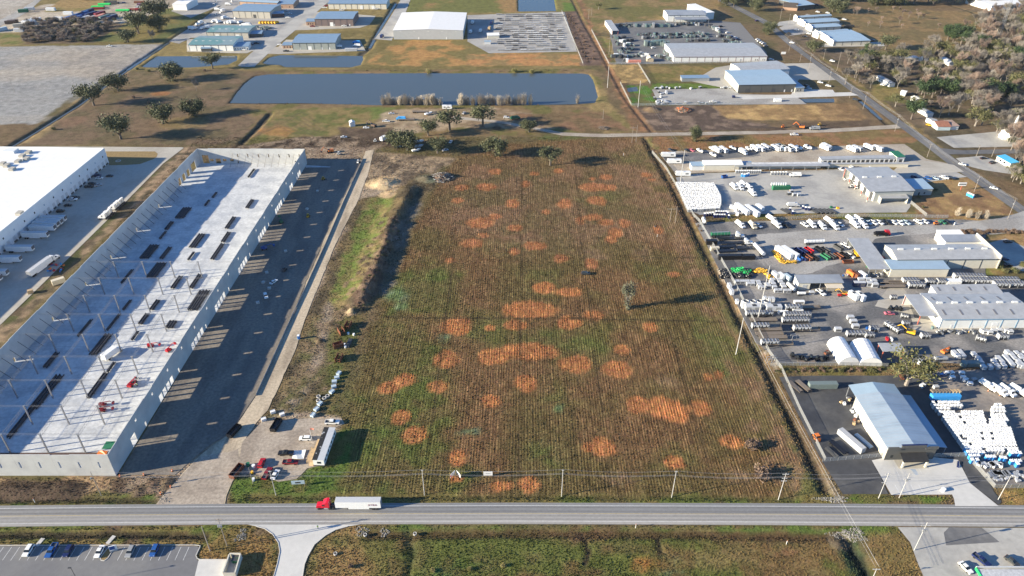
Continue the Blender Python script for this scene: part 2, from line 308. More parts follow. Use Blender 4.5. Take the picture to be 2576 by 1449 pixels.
for cx, cy, rx, ry in OR: blob(cx, cy, rx*1.05, ry*1.05, (.37,.168,.07) if cy > 700 else (.32,.15,.075), (.28,.128,.058), amt=.9, soft=.26, rough=.4, streak=.3)
for x0, y0, x1, y1 in ((1313,420,1305,1200),(1126,774,1063,1215),(1477,724,1536,1225),(1440,360,1477,724),(1675,810,1800,1215),(1140,640,1126,774)): line([(x0,y0),(x1,y1)], .62, (.05,.038,.022), amt=.75, wob=.6)
line([(960,797),(1100,801),(1500,802),(1830,810)], .9, (.05,.042,.025), amt=.85)
line([(1600,645),(1680,650),(1780,648)], .8, (.06,.05,.03), amt=.7)
# -------- building site
paint([(770,372),(940,372),(1000,470),(985,560),(760,800),(640,1040),(600,1180),(560,1266),(390,1270),(420,1210),(300,1205),(300,1190),(770,405)], (.33,.275,.215), (.24,.19,.145), size=14, soft=1.5, row=-1)
paint([(905,382),(1095,392),(1150,400),(1080,440),(1005,480),(940,470),(900,430)], (.13,.105,.08), (.3,.24,.17), size=7, row=-1)
for k in range(9): line([(930+k*9,395+k*3),(960+k*11,425),(1010+k*8,400-k*2)], .7, (.08,.062,.05), amt=.6)
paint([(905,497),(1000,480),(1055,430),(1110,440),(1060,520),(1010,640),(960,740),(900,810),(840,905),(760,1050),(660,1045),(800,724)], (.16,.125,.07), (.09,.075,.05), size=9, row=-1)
paint([(925,495),(990,490),(975,560),(950,640),(905,740),(850,775),(826,760),(865,640)], (.12,.15,.045), (.2,.165,.08), size=7, row=-1)
paint([(935,500),(980,500),(940,560),(885,680),(840,765),(830,755),(880,620)], (.13,.19,.045), (.16,.15,.06), size=6, amt=.8, soft=2)
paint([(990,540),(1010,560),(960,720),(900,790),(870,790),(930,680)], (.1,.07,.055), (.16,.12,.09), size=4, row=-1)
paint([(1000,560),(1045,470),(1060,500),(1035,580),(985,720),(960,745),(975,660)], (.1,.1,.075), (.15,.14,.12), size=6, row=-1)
paint([(795,790),(850,780),(880,800),(830,900),(790,960),(740,1050),(690,1050),(740,930)], (.12,.12,.055), (.2,.155,.1), size=8, row=-1)
paint([(822,760),(838,770),(825,850),(800,930),(770,990),(720,1040),(700,1040),(760,980),(790,900)], (.3,.25,.2), (.2,.16,.12), size=7, amt=.85)
paint([(840,800),(905,790),(900,900),(870,960),(850,1050),(800,1060),(830,950)], (.14,.12,.055), (.1,.115,.04), size=7, row=-1)
paint([(640,1050),(740,1040),(860,1045),(870,1062),(850,1075),(820,1175),(770,1180),(740,1215),(700,1215),(600,1190),(600,1100)], (.36,.3,.235), (.26,.215,.165), size=9, row=-1, soft=1)
paint([(575,1265),(585,1195),(640,1215),(740,1210),(815,1165),(850,1090),(905,1070),(850,1265)], (.08,.13,.03), (.13,.125,.045), size=8, row=-1)
paint([(0,1205),(300,1203),(400,1195),(420,1230),(330,1245),(0,1248)], (.1,.075,.055), (.3,.22,.14), size=8, row=-1, soft=1)
paint([(310,1190),(430,1180),(480,1200),(440,1245),(320,1235)], (.25,.2,.15), (.13,.1,.075), size=4, row=-1)
paint([(0,1244),(385,1244),(390,1272),(0,1274)], (.095,.145,.035), (.13,.12,.05), size=7, soft=.8, row=-1)
paint([(-200,800),(97,724),(312,512),(462,372),(500,372),(480,395),(240,620),(0,870),(-200,1060)], (.1,.085,.06), (.26,.2,.14), size=5, row=-1)
paint([(0,800),(97,705),(312,490),(440,370),(458,372),(330,505),(110,730),(0,835)], (.075,.085,.035), (.1,.08,.055), size=5)
paint([(-200,1245),(385,1245),(390,1275),(-200,1280)], (.09,.14,.035), (.14,.12,.05), size=7, soft=.8)
paint([(0,370),(275,365),(275,372),(0,378)], (.12,.12,.05), (.2,.16,.09), size=9)
# -------- south of the road
paint([(-400,1322),(640,1320),(620,1345),(-400,1348)], (.1,.135,.035), (.15,.125,.05), size=7, soft=.8)
paint([(-400,1340),(510,1345),(690,1345),(700,1400),(690,1500),(480,1500),(500,1372),(-400,1374)], (.12,.13,.04), (.2,.15,.065), size=9, soft=1)
paint([(500,1375),(560,1340),(690,1350),(700,1400),(690,1500),(480,1500)], (.23,.155,.065), (.16,.125,.05), size=10, soft=1)
paint([(770,1500),(780,1400),(820,1350),(900,1325),(1000,1323),(1010,1500)], (.235,.165,.075), (.13,.125,.045), size=14, soft=1)
paint([(985,1330),(2120,1328),(2200,1500),(980,1500)], (.1,.12,.035), (.16,.115,.055), size=14, soft=2)
for cx, cy, rx, ry, c in ((1130,1440,60,20,(.1,.17,.06)),(1340,1400,60,30,(.13,.16,.05)),(1460,1360,50,15,(.2,.12,.075)),(1620,1420,45,25,(.3,.14,.05)),(1780,1410,60,30,(.26,.2,.1)),(1680,1410,30,18,(.1,.19,.1)),(1700,1445,40,12,(.1,.19,.1)),(1980,1380,50,20,(.2,.11,.065)),(1850,1400,70,40,(.22,.17,.08)),(1050,1400,40,40,(.05,.08,.02)),(1200,1420,90,30,(.07,.11,.03)),(1490,1440,60,12,(.1,.06,.035)),(2060,1440,40,15,(.19,.155,.075)),(860,1360,40,18,(.07,.09,.03)),(1560,1380,80,20,(.14,.095,.05)),(1040,1345,25,60,(.07,.085,.035))): blob(cx, cy, rx, ry, c, (.13,.115,.05), amt=.75, soft=.7, rough=.9)
paint([(1020,1323),(2260,1326),(2260,1342),(1020,1338)], (.15,.135,.06), (.09,.14,.035), size=8, soft=.8)
paint([(2190,1345),(2265,1330),(2350,1460),(2210,1500)], (.16,.125,.055), (.21,.155,.07), size=7)
paint([(2110,1365),(2150,1365),(2210,1460),(2150,1500)], (.05,.075,.04), (.09,.1,.04), size=6, soft=1)
# -------- right-hand verge by the field fence, lots between the yards
paint([(1618,345),(1640,345),(1740,540),(1880,860),(1960,1020),(2085,1255),(2060,1255),(1940,1020),(1850,850),(1710,520)], (.14,.13,.055), (.22,.16,.085), size=6, soft=1.2, row=-1)
paint([(1640,350),(1660,390),(1690,440),(1750,560),(1720,560),(1640,400)], (.19,.125,.075), (.13,.1,.06), size=5, soft=1)
paint([(1765,575),(1790,580),(1870,760),(1960,915),(1955,945),(1850,770)], (.28,.2,.12), (.38,.34,.28), size=5, soft=1)
paint([(1955,915),(2360,915),(2330,945),(1975,945)], (.17,.13,.065), (.13,.125,.045), size=5, soft=1)
paint([(1810,535),(2400,530),(2400,552),(1820,556)], (.2,.15,.07), (.12,.135,.045), size=7, soft=1)
paint([(2290,470),(2400,440),(2450,450),(2560,545),(2500,560),(2310,545)], (.2,.13,.075), (.27,.19,.095), size=10, soft=1)
paint([(2330,425),(2425,432),(2430,420),(2300,400)], (.26,.19,.095), (.17,.14,.065), size=8, soft=.8)
paint([(2060,415),(2390,415),(2400,436),(2060,432)], (.22,.155,.075), (.2,.165,.08), size=8, soft=.8)
paint([(2390,665),(2510,665),(2530,690),(2420,695)], (.13,.15,.045), (.2,.155,.07), size=6, soft=.8)
paint([(2470,600),(2600,580),(2600,640),(2510,620)], (.26,.18,.09), size=6)
paint([(2070,1195),(2110,1250),(2060,1258),(2030,1180)], (.26,.22,.17), (.15,.12,.07), size=4)
paint([(2120,1242),(2400,1242),(2400,1270),(2110,1270)], (.085,.14,.03), (.12,.12,.045), size=6, soft=.6)
paint([(2510,1230),(2700,1230),(2700,1275),(2530,1272)], (.26,.18,.08), (.16,.14,.05), size=7, soft=.8)
paint([(1980,1180),(2040,1180),(2090,1262),(2000,1262)], (.13,.13,.05), (.21,.15,.09), size=7, row=-1)
paint([(600,1247),(2120,1247),(2120,1268),(600,1268)], (.1,.135,.035), (.15,.13,.05), size=8, soft=.8, row=-1)
# -------- ditches, banks, heaps
DK = (.06,.05,.035)
ditch([(1622,350),(1700,490),(1760,610),(1830,750),(1905,890),(1960,1000),(2020,1120),(2075,1235)], 3.2, 1.1, DK)
ditch([(577,0),(500,55),(425,105),(320,175),(200,262),(87,332),(20,372)], 5, 1.2, (.09,.08,.065))
ditch([(1440,0),(1470,60),(1505,120),(1545,195),(1575,250),(1640,330)], 3, .7, (.13,.08,.05), camt=.6)
ditch([(998,5),(960,65),(930,120),(905,140)], 5, 1.0, (.07,.065,.055))
ditch([(-300,1346),(300,1345),(515,1348)], 2.2, .8, (.04,.035,.025))
ditch([(930,1345),(1200,1343),(1700,1345),(2110,1352)], 3, .5, (.075,.05,.03), camt=.8)
ditch([(0,1258),(250,1256),(390,1262)], 2.0, .5, (.06,.055,.03))
ditch([(620,1250),(1000,1250),(1300,1249),(1700,1250),(2000,1256)], 2.0, .5, (.07,.065,.03), camt=.6)
ditch([(680,285),(640,330),(605,362)], 3.5, 1.1, (.05,.045,.035))
ditch([(2130,1365),(2160,1410),(2190,1470)], 4, 1.2, (.03,.035,.025))
ditch([(2160,250),(2190,275),(2240,320)], 3, .7, DK)
ditch([(2046,150),(2090,180),(2180,245),(2260,305),(2380,390)], 2, .6, DK, camt=.7)
ditch([(1460,1345),(1480,1390),(1470,1420)], 1, .4, (.04,.03,.025)); ditch([(1655,1360),(1658,1390)], 1, .4, (.04,.03,.025))
ditch([(1025,1330),(1035,1400),(1020,1460)], 2.5, .4, (.05,.06,.03), camt=.5)
ditch([(2390,14),(2430,25),(2480,45),(2490,75),(2485,92)], 3, .8, (.05,.05,.035))
ridge([(1040,468),(1000,545),(972,620),(940,705),(905,765)], 2.6, 15, 4)
ridge([(985,560),(960,660),(925,745)], .8, 3, 2)
for k in range(34): 
    t = random.random(); ridge_p = (985+(900-985)*t+random.uniform(-16,16), 560+(790-560)*t); mound(*ridge_p, random.uniform(1.5,3), random.uniform(.5,1.1))
for k in range(90):
    t = random.random(); mound(1000-130*t-60*t*t+random.uniform(-45,10), 540+330*t, random.uniform(.9,2.4), random.uniform(.25,.7), *(((.2,.155,.1), (.1,.08,.055)) if k % 2 else ()))
for k in range(40): mound(random.uniform(905,1090), random.uniform(385,480), random.uniform(1,2.6), random.uniform(.25,.7))
for k in range(30): mound(random.uniform(690,850), random.uniform(800,1040), random.uniform(.8,1.8), random.uniform(.2,.5), (.16,.125,.085), (.1,.09,.05))
mound(962, 462, 10.5, 2.6, (.5,.4,.26), (.36,.29,.19), ax=1.15); mound(975, 490, 6, 1.0, (.45,.36,.23), (.33,.26,.17))
mound(1075, 450, 7, 1.6, (.16,.19,.13), (.12,.11,.08), ax=1.2)
mound(885, 785, 3.2, 1.5, (.3,.24,.16), (.14,.11,.08)); mound(905, 780, 3.5, 1.2, (.08,.075,.05))
mound(1250, 322, 4, 1, (.11,.085,.06)); mound(1930, 328, 8, 1.4, (.09,.07,.055), ax=2.5); mound(2080, 325, 6, 1.5, (.09,.07,.055), ax=3)
mound(1640, 276, 8, 2.2, (.16,.12,.08), (.09,.07,.05)); mound(700, 1062, 3, 1.0, (.1,.08,.06))
mound(380, 1225, 3, .7, (.2,.15,.11)); mound(420, 1215, 3.5, .8, (.14,.11,.08)); mound(350, 1235, 3, .6, (.12,.095,.07)); mound(40, 1235, 5, .6, MUD, ax=3); mound(150, 1233, 5, .6, MUD, ax=3)
mound(2110, 1362, 4, .8, (.12,.1,.07)); mound(1570, 1400, 2, .5)
mound(602, 1010, 3, .8, (.28,.24,.19))
# -------- water basins
POND = {'pond': [(583,257),(600,232),(622,207),(644,191),(681,186),(1000,184),(1460,184),(1478,187),(1489,202),(1499,242),(1493,256),(1438,260),(1288,262),(956,261),(769,257),(644,258)],
 'pond_b': [(666,157),(681,144),(706,138),(906,140),(909,147),(904,161),(881,167),(719,166),(709,161),(680,160)],
 'pond_c': [(363,165),(397,141),(592,140),(592,150),(572,160),(480,167),(372,167)],
 'pond_d': [(1307,27),(1306,-8),(1390,-8),(1396,26)],
 'pond_e': [(1979,256),(1984,247),(2094,247),(2094,255)],
 'puddle': [(1580,222),(1600,219),(1603,228),(1582,230)]}
for k, pts in POND.items():
    poly = qs('D', pts); s = win(poly, 12); d = sdist(GX[s], GY[s], poly) + (n3[s]-.5)*1.6
    dep = .25 if k == 'puddle' else 1.6
    Z[s] = np.where(d > -4, Z[s]*(1-ss(d, -4, 2.0)) - dep*ss(d, -4, 2.0), Z[s])
    m = ss(d, -1.2, .3); C[s] = C[s]*(1-m[..., None]) + np.array((.13,.105,.07))*m[..., None]
# -------- build the sheet
HARD = []
def hard(pts, f='D', lift=-.12): HARD.append((qs(f, pts), lift))
def ground_z(x, y): 
    i = min(max(np.searchsorted(gx, x)-1, 0), NX-2); j = min(max(np.searchsorted(gy, y)-1, 0), NY-2)
    a = (x-gx[i])/(gx[i+1]-gx[i]); b = (y-gy[j])/(gy[j+1]-gy[j])
    return float((Z[j, i]*(1-a)+Z[j, i+1]*a)*(1-b) + (Z[j+1, i]*(1-a)+Z[j+1, i+1]*a)*b)
def build_ground():
    for poly, lift in HARD:
        s = win(poly, 6); d = sdist(GX[s], GY[s], poly); m = ss(d, -2.5, 0.5); Z[s] = Z[s]*(1-m) + lift*m
    me = bpy.data.meshes.new('ground'); N = NX*NY
    me.vertices.add(N); co = np.empty((N, 3), np.float32); co[:, 0] = GX.ravel(); co[:, 1] = GY.ravel(); co[:, 2] = Z.ravel()
    me.vertices.foreach_set('co', co.ravel())
    ii, jj = np.meshgrid(np.arange(NX-1), np.arange(NY-1)); a = (jj*NX+ii).ravel()
    F_ = np.stack([a, a+1, a+1+NX, a+NX], 1).astype(np.int32); M_ = len(F_)
    me.loops.add(M_*4); me.loops.foreach_set('vertex_index', F_.ravel()); me.polygons.add(M_)
    me.polygons.foreach_set('loop_start', np.arange(M_, dtype=np.int32)*4); me.polygons.foreach_set('loop_total', np.full(M_, 4, np.int32))
    me.polygons.foreach_set('use_smooth', np.ones(M_, bool))
    me.update(); me.validate()
    at = me.color_attributes.new('Col', 'FLOAT_COLOR', 'POINT')
    cc = np.ones((N, 4), np.float32); cc[:, :3] = np.clip(C.reshape(-1, 3)*np.array((1.08, 1.0, .9)), .005, .9); cc[:, 3] = ROW.ravel(); at.data.foreach_set('color', cc.ravel())
    m = bpy.data.materials.new('soil_and_grass'); m.use_nodes = True; n = m.node_tree.nodes; L = m.node_tree.links; b = n['Principled BSDF']; b.inputs['Roughness'].default_value = .95; b.inputs['Specular IOR Level'].default_value = .1
    A = n.new('ShaderNodeVertexColor'); A.layer_name = 'Col'; ge = n.new('ShaderNodeNewGeometry')
    def noise(scale, det, vec, rough=.65):
        t = n.new('ShaderNodeTexNoise'); t.inputs['Scale'].default_value = scale; t.inputs['Detail'].default_value = det; t.inputs['Roughness'].default_value = rough; L.new(vec, t.inputs['Vector']); return t.outputs['Fac']
    def rng(v, a, b_, c, d):
        r = n.new('ShaderNodeMapRange'); L.new(v, r.inputs['Value'])
        for k, x in zip(('From Min', 'From Max', 'To Min', 'To Max'), (a, b_, c, d)): r.inputs[k].default_value = x
        return r.outputs[0]
    def math_(op, a, b_):
        r = n.new('ShaderNodeMath'); r.operation = op
        for i, x in enumerate((a, b_)):
            if isinstance(x, (int, float)): r.inputs[i].default_value = x
            else: L.new(x, r.inputs[i])
        return r.outputs[0]
    pos = ge.outputs['Position']
    mp = n.new('ShaderNodeMapping'); mp.inputs['Rotation'].default_value = (0, 0, R(0.9)); mp.inputs['Scale'].default_value = (1.0, .03, 1); L.new(pos, mp.inputs[0])
    rows = noise(1.0, 5, mp.outputs[0], .8)
    mp2 = n.new('ShaderNodeMapping'); mp2.inputs['Rotation'].default_value = (0, 0, R(0.9)); mp2.inputs['Scale'].default_value = (1.7, .16, 1); L.new(pos, mp2.inputs[0])
    rows2 = noise(1.0, 2, mp2.outputs[0], .5)
    big = rng(noise(.18, 6, pos, .7), .3, .7, .68, 1.34); fine = rng(noise(1.3, 6, pos, .85), .3, .7, .5, 1.5)
    rv = rng(rows, .34, .66, .62, 1.4); rv2 = rng(rows2, .35, .65, .65, 1.4); rr = math_('MULTIPLY', rv, rv2)
    sx = n.new('ShaderNodeSeparateXYZ'); L.new(pos, sx.inputs[0]); ph = math_('MULTIPLY', math_('SUBTRACT', sx.outputs['X'], math_('MULTIPLY', sx.outputs['Y'], .0157)), 2*math.pi/1.15)
    wv = math_('ADD', 1.0, math_('MULTIPLY', math_('COSINE', ph, 0.0), math_('MULTIPLY', rng(rows2, .3, .7, .12, .55), rng(noise(.03, 3, pos), .35, .65, .5, 1.15)))); rr = math_('MULTIPLY', rr, wv)
    rmix = math_('ADD', 1.0, math_('MULTIPLY', A.outputs['Alpha'], math_('SUBTRACT', rr, 1.0)))
    tot = math_('MULTIPLY', math_('MULTIPLY', big, fine), rmix)
    hs = n.new('ShaderNodeHueSaturation'); L.new(rng(noise(.5, 3, pos), .3, .7, .485, .515), hs.inputs['Hue']); L.new(A.outputs['Color'], hs.inputs['Color']); hs.inputs['Saturation'].default_value = 1.0
    vm = n.new('ShaderNodeVectorMath'); vm.operation = 'SCALE'; L.new(hs.outputs[0], vm.inputs[0]); L.new(tot, vm.inputs['Scale']); L.new(vm.outputs[0], b.inputs['Base Color'])
    hgt_ = math_('ADD', math_('MULTIPLY', noise(1.1, 4, pos, .7), .5), math_('MULTIPLY', math_('MULTIPLY', rows, A.outputs['Alpha']), .5))
    bp = n.new('ShaderNodeBump'); bp.inputs['Strength'].default_value = .6; bp.inputs['Distance'].default_value = .8; L.new(hgt_, bp.inputs['Height']); L.new(bp.outputs[0], b.inputs['Normal'])
    me.materials.append(m); o = link('ground', me); o['kind'] = 'structure'; return o
# ================================================================== SHEETS laid on the ground
def resample(poly, step, jit, seed):
    out = []; n = len(poly)
    for k in range(n):
        a, b = np.array(poly[k]), np.array(poly[(k+1) % n]); d = np.hypot(*(b-a)); m = max(1, int(d/step))
        for i in range(m): out.append(a+(b-a)*i/m)
    out = np.array(out)
    if jit: out[:, 0] += (fnoise(out[:, 0], out[:, 1], 4, seed)-.5)*2*jit; out[:, 1] += (fnoise(out[:, 0], out[:, 1], 4, seed+5)-.5)*2*jit
    return [tuple(p) for p in out]
def sheet(name, pts, m, z, f='D', jit=0.0, thick=0.0, hardground=True):
    poly = qs(f, pts) if f else pts
    if hardground: HARD.append((poly, -.12))
    if jit: poly = resample(poly, 3, jit, len(name)*3+len(HARD))
    mb = MB(); n = len(poly); mb.add([(x, y, z) for x, y in poly], [tuple(range(n))])
    if thick: mb.add([(x, y, z) for x, y in poly]+[(x, y, z-thick) for x, y in poly], [(i, i+n, (i+1) % n+n, (i+1) % n) for i in range(n)])
    me = mb.mesh(name, [mm(m)])
    import bmesh
    bm = bmesh.new(); bm.from_mesh(me); bmesh.ops.triangulate(bm, faces=[f_ for f_ in bm.faces if len(f_.verts) > 4])
    for f_ in bm.faces:
        if abs(f_.normal.z) > .5 and f_.normal.z < 0: f_.normal_flip()
    bm.to_mesh(me); bm.free()
    o = link(name, me); o['kind'] = 'structure'; return o
def ribbon(name, left, right, m, z, f='D'): return sheet(name, left + right[::-1], m, z, f)
mat('asphalt_old', (.2,.2,.2), .85, .12, .8, c2=(.245,.24,.235), c2scale=.05, stretch=(.1, 1, 1))
mat('asphalt_dark', (.055,.056,.06), .85, .2, .4, c2=(.09,.088,.085), c2scale=.06)
mat('asphalt_mid', (.115,.116,.12), .85, .15, .4, c2=(.17,.165,.16), c2scale=.05)
mat('millings', (.115,.114,.115), .9, .34, .9, c2=(.26,.242,.222), c2scale=.04, bump=.2)
mat('gravel_light', (.35,.335,.31), .9, .28, .9, c2=(.27,.255,.235), c2scale=.05, bump=.2)
mat('gravel_tan', (.38,.33,.265), .9, .28, .9, c2=(.3,.25,.195), c2scale=.06, bump=.2)
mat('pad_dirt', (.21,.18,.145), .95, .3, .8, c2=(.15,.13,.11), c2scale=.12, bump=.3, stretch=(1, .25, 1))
mat('haul_road', (.47,.385,.275), .95, .3, .9, c2=(.3,.24,.17), c2scale=.15, bump=.3, stretch=(1, .2, 1))
mat('site_dirt', (.37,.31,.245), .95, .34, .9, c2=(.28,.23,.18), c2scale=.1, bump=.4)
mat('concrete_new', (.56,.545,.51), .8, .07, .5, c2=(.5,.49,.46), c2scale=.05)
mat('concrete_old', (.4,.385,.35), .85, .12, .5, c2=(.31,.3,.28), c2scale=.06)
mat('concrete_tan', (.42,.39,.335), .85, .1, .4, c2=(.36,.33,.28), c2scale=.04)
mat('line_white', (.72,.72,.7), .7, .25, 1.5); mat('line_yellow', (.48,.36,.14), .7, .3, 1.5); mat('kerb', (.52,.5,.46), .8, .1, 1); mat('line_blue', (.08,.25,.5), .7, .1)
mat('lane_pale', (.3,.285,.265), .85, .12, .8, c2=(.36,.335,.3), c2scale=.06, stretch=(.1, 1, 1))
m = mat('water', (.075,.095,.105), .08, 0); m.node_tree.nodes['Principled BSDF'].inputs['IOR'].default_value = 1.33
_n = m.node_tree.nodes; _L = m.node_tree.links; _t = _n.new('ShaderNodeTexNoise'); _t.inputs['Scale'].default_value = .8; _t.inputs['Detail'].default_value = 3
_b = _n.new('ShaderNodeBump'); _b.inputs['Strength'].default_value = .06; _b.inputs['Distance'].default_value = .15
_g = _n.new('ShaderNodeNewGeometry'); _L.new(_g.outputs['Position'], _t.inputs['Vector']); _L.new(_t.outputs['Fac'], _b.inputs['Height']); _L.new(_b.outputs[0], _n['Principled BSDF'].inputs['Normal'])
def grow(poly, d):
    cx = sum(p[0] for p in poly)/len(poly); cy = sum(p[1] for p in poly)/len(poly); out = []
    for x, y in poly: l = math.hypot(x-cx, y-cy); out.append((x+(x-cx)/l*d, y+(y-cy)/l*d))
    return out
for k, pts in POND.items(): sheet('water', grow(qs('D', pts), 2.5), 'water', -.16 if k == 'puddle' else -.62, f=None, hardground=False)
def wline(pts, w, z):
    l = qs('D', pts); a = [(x-w, y) for x, y in l]; b = [(x+w, y) for x, y in l]; sheet('water', a+b[::-1], 'water', z, f=None, hardground=False)
wline([(577,0),(500,55),(425,105),(320,175)], 1.7, -.75); wline([(320,175),(200,262),(87,332),(20,372)], .7, -.85); wline([(996,8),(960,66),(930,120)], 1.5, -.6); wline([(2163,254),(2190,276),(2216,300)], 1.8, -.4)
# main road
RT = [(-400,1279),(0,1272),(322,1269),(644,1267),(1288,1264.5),(1932,1266),(2254,1268),(2576,1271),(2950,1276)]
RB = [(-400,1332),(0,1325),(322,1321.5),(644,1319),(1288,1318),(1932,1320.5),(2254,1323),(2576,1325.5),(2950,1331)]
def along(t): return [(a[0]+(b[0]-a[0])*t, a[1]+(b[1]-a[1])*t) for a, b in zip(RT, RB)]
sheet('road', RT + RB[::-1], 'asphalt_old', .03, thick=.15)
sheet('road_lane', along(.5)+along(.985)[::-1], 'lane_pale', .038, hardground=False)
for t, wd in ((.18,.07),(.36,.08),(.57,.08),(.74,.07)): sheet('road_wear', along(t)+along(t+wd)[::-1], mat('asphalt_worn', (.165,.163,.162), .8, .16, .9, c2=(.2,.196,.19), c2scale=.05, stretch=(.08, 1, 1)) if t < .5 else mat('lane_worn', (.25,.24,.225), .8, .16, .9, stretch=(.08, 1, 1)), .042, hardground=False)
for t, mm_, wd in ((.13, 'line_white', .014), (.495, 'line_yellow', .016), (.86, 'line_white', .014)): sheet('road_marking', along(t)+along(t+wd)[::-1], mm_, .046, hardground=False)
# side road
SL = [(1790,-8),(1836,16),(1925,62),(1985,115),(2034,150),(2130,222),(2236,300),(2325,365),(2395,420),(2472,472),(2576,545),(2760,675)]
SR = [(1800,-10),(1846,10),(1938,56),(1995,108),(2050,150),(2155,222),(2262,300),(2356,365),(2420,412),(2500,465),(2576,520),(2760,648)]
sheet('side_road', SL+SR[::-1], 'asphalt_mid', .03)
mid = lambda t: [(a[0]+(b[0]-a[0])*t, a[1]+(b[1]-a[1])*t) for a, b in zip(SL, SR)]
sheet('road_marking', mid(.49)+mid(.505)[::-1], 'line_yellow', .04, hardground=False)
sheet('crossroad', [(2356,372),(2420,378),(2700,372),(2700,384),(2425,388),(2375,388)], 'asphalt_mid', .024, jit=.4)
sheet('dirt_lane', [(1140,292),(1200,298),(1260,304),(1343,319),(1413,333),(1513,337),(1663,334),(1932,329),(2107,323),(2262,313),(2272,322),(2107,332),(1932,337),(1663,342),(1513,345),(1413,341),(1343,326),(1260,310),(1200,305),(1140,299)], 'gravel_tan', .02, jit=.6)
sheet('dirt_lane', [(100,-8),(112,-8),(70,30),(0,66),(-80,105),(-80,92),(0,50),(55,22)], 'gravel_light', .02, jit=.8)
# site
sheet('haul_road', [(941,377),(928,430),(904,497),(851,600),(799,724),(761,824),(739,887),(674,1032),(644,1062),(620,1100),(600,1160),(566,1268),(390,1272),(470,1180),(520,1130),(582,1087),(620,1032),(644,996),(676,924),(739,787),(766,724),(820,590),(880,470),(914,398),(920,380)], 'haul_road', .02, jit=.7)
sheet('building_pad', [(771,402),(908,401),(912,404),(876,478),(818,595),(764,724),(737,787),(674,924),(642,996),(618,1032),(580,1087),(520,1125),(440,1195),(300,1195)], 'pad_dirt', .012, jit=.4)
sheet('site_yard', [(590,1185),(612,1110),(660,1060),(740,1055),(860,1050),(866,1066),(840,1078),(820,1165),(775,1178),(745,1205),(700,1212),(640,1190),(600,1192)], 'site_dirt', .028, jit=.8)
sheet('site_entrance', [(392,1271),(440,1215),(500,1150),(600,1130),(600,1190),(575,1225),(563,1267)], 'site_dirt', .034, jit=.9)
# left warehouse lot
sheet('loading_yard', [(-150,372),(100,368),(458,370.5),(462,372),(410,412),(312,512),(172,650),(97,724),(0,818),(-200,1010),(-300,800)], 'concrete_tan', .02)
sheet('grass_island', [(266,381),(390,381),(397,387),(394,395),(385,401),(352,413),(320,415),(275,416)], mat('dry_lawn', (.24,.165,.065), .95, .2, .5, bump=.3), .06)
# parking lot bottom left
sheet('car_park', [(-300,1374),(495,1374),(503,1378),(500,1388),(492,1400),(496,1408),(500,1412),(480,1500),(-300,1500)], mat('asphalt_park', (.15,.15,.155), .85, .1, .5, c2=(.18,.178,.175), c2scale=.05), .02)
sheet('dumpster_pad', [(500,1408),(578,1409),(600,1500),(478,1500)], 'concrete_new', .03)
sheet('driveway', [(622,1319.5),(644,1324),(666,1330),(686,1344),(700,1365),(704,1387),(698,1417),(688,1449),(672,1510),(745,1510),(761,1449),(766,1420),(774,1400),(791,1370),(819,1347),(844,1333),(876,1324),(906,1319.5)], 'concrete_new', .034)
# industrial park, top
CT = 'concrete_tan'
sheet('estate_street', [(598,165),(608,168),(640,168),(690,120),(760,62),(820,10),(845,-8),(815,-8),(760,30),(690,85),(630,135)], 'concrete_old', .03)
sheet('estate_yard', [(425,104),(500,55),(560,12),(590,-8),(820,-8),(760,30),(700,78),(640,128),(600,132),(575,95),(480,95),(450,110)], 'gravel_light', .02, jit=.5)
sheet('estate_yard', [(470,98),(640,98),(655,118),(622,134),(600,134),(470,130)], CT, .026, jit=.3)
sheet('estate_yard', [(700,78),(905,70),(930,62),(945,40),(820,30),(770,30),(745,60)], CT, .02, jit=.5)
sheet('estate_yard', [(640,120),(700,118),(720,100),(906,102),(920,128),(700,136),(665,135)], CT, .0285, jit=.4)
sheet('estate_lane', [(985,102),(1010,60),(1035,-8),(1012,-8),(990,30),(965,70),(942,98)], 'concrete_old', .024, jit=.3)
sheet('storage_yard', [(1176,38),(1420,30),(1452,130),(1230,134),(1176,104)], 'gravel_light', .02, jit=.4)
sheet('storage_yard', [(480,-8),(600,-8),(560,12),(480,45),(430,28)], 'gravel_light', .016, jit=.5)
# yards on the right
sheet('storage_yard', [(1528,60),(1665,50),(1800,52),(1860,57),(1928,130),(1932,150),(1680,160),(1550,160)], 'asphalt_mid', .02, jit=.3)
sheet('car_park', [(1793,57),(1862,57),(1930,135),(1890,135)], mat('asphalt_warm', (.17,.165,.16), .85, .12, .5), .028)
sheet('storage_yard', [(1640,225),(1838,222),(1860,236),(2000,240),(2030,262),(1660,264)], 'gravel_light', .02, jit=.4)
sheet('apron', [(1740,205),(1800,170),(1860,160),(1980,160),(2060,158),(2090,178),(2130,200),(2080,202),(2010,200),(1990,225),(1840,225)], 'concrete_tan', .024, jit=.3)
sheet('apron', [(1850,240),(1990,238),(2000,222),(2040,225),(2095,226),(2100,233),(2140,232),(2160,240),(2090,243),(1870,250)], 'concrete_new', .036)
sheet('rv_yard', [(1658,385),(1700,380),(2090,368),(2275,362),(2330,400),(2390,412),(2395,420),(2060,420),(1700,438)], 'gravel_tan', .02, jit=.4)
sheet('rv_yard', [(1662,388),(1900,376),(1915,392),(1760,405),(1680,410)], 'millings', .026, jit=.5)
sheet('rental_yard', [(1700,446),(1760,436),(2180,424),(2360,435),(2400,430),(2432,445),(2300,462),(2290,520),(2280,534),(1760,540),(1735,530)], 'concrete_old', .024, jit=.3)
sheet('main_yard', [(1748,560),(2090,552),(2420,552),(2520,560),(2600,545),(2650,560),(2480,590),(2480,720),(2700,715),(2700,905),(2500,918),(2350,912),(1965,914),(1900,860),(1800,660)], 'millings', .02, jit=.5)
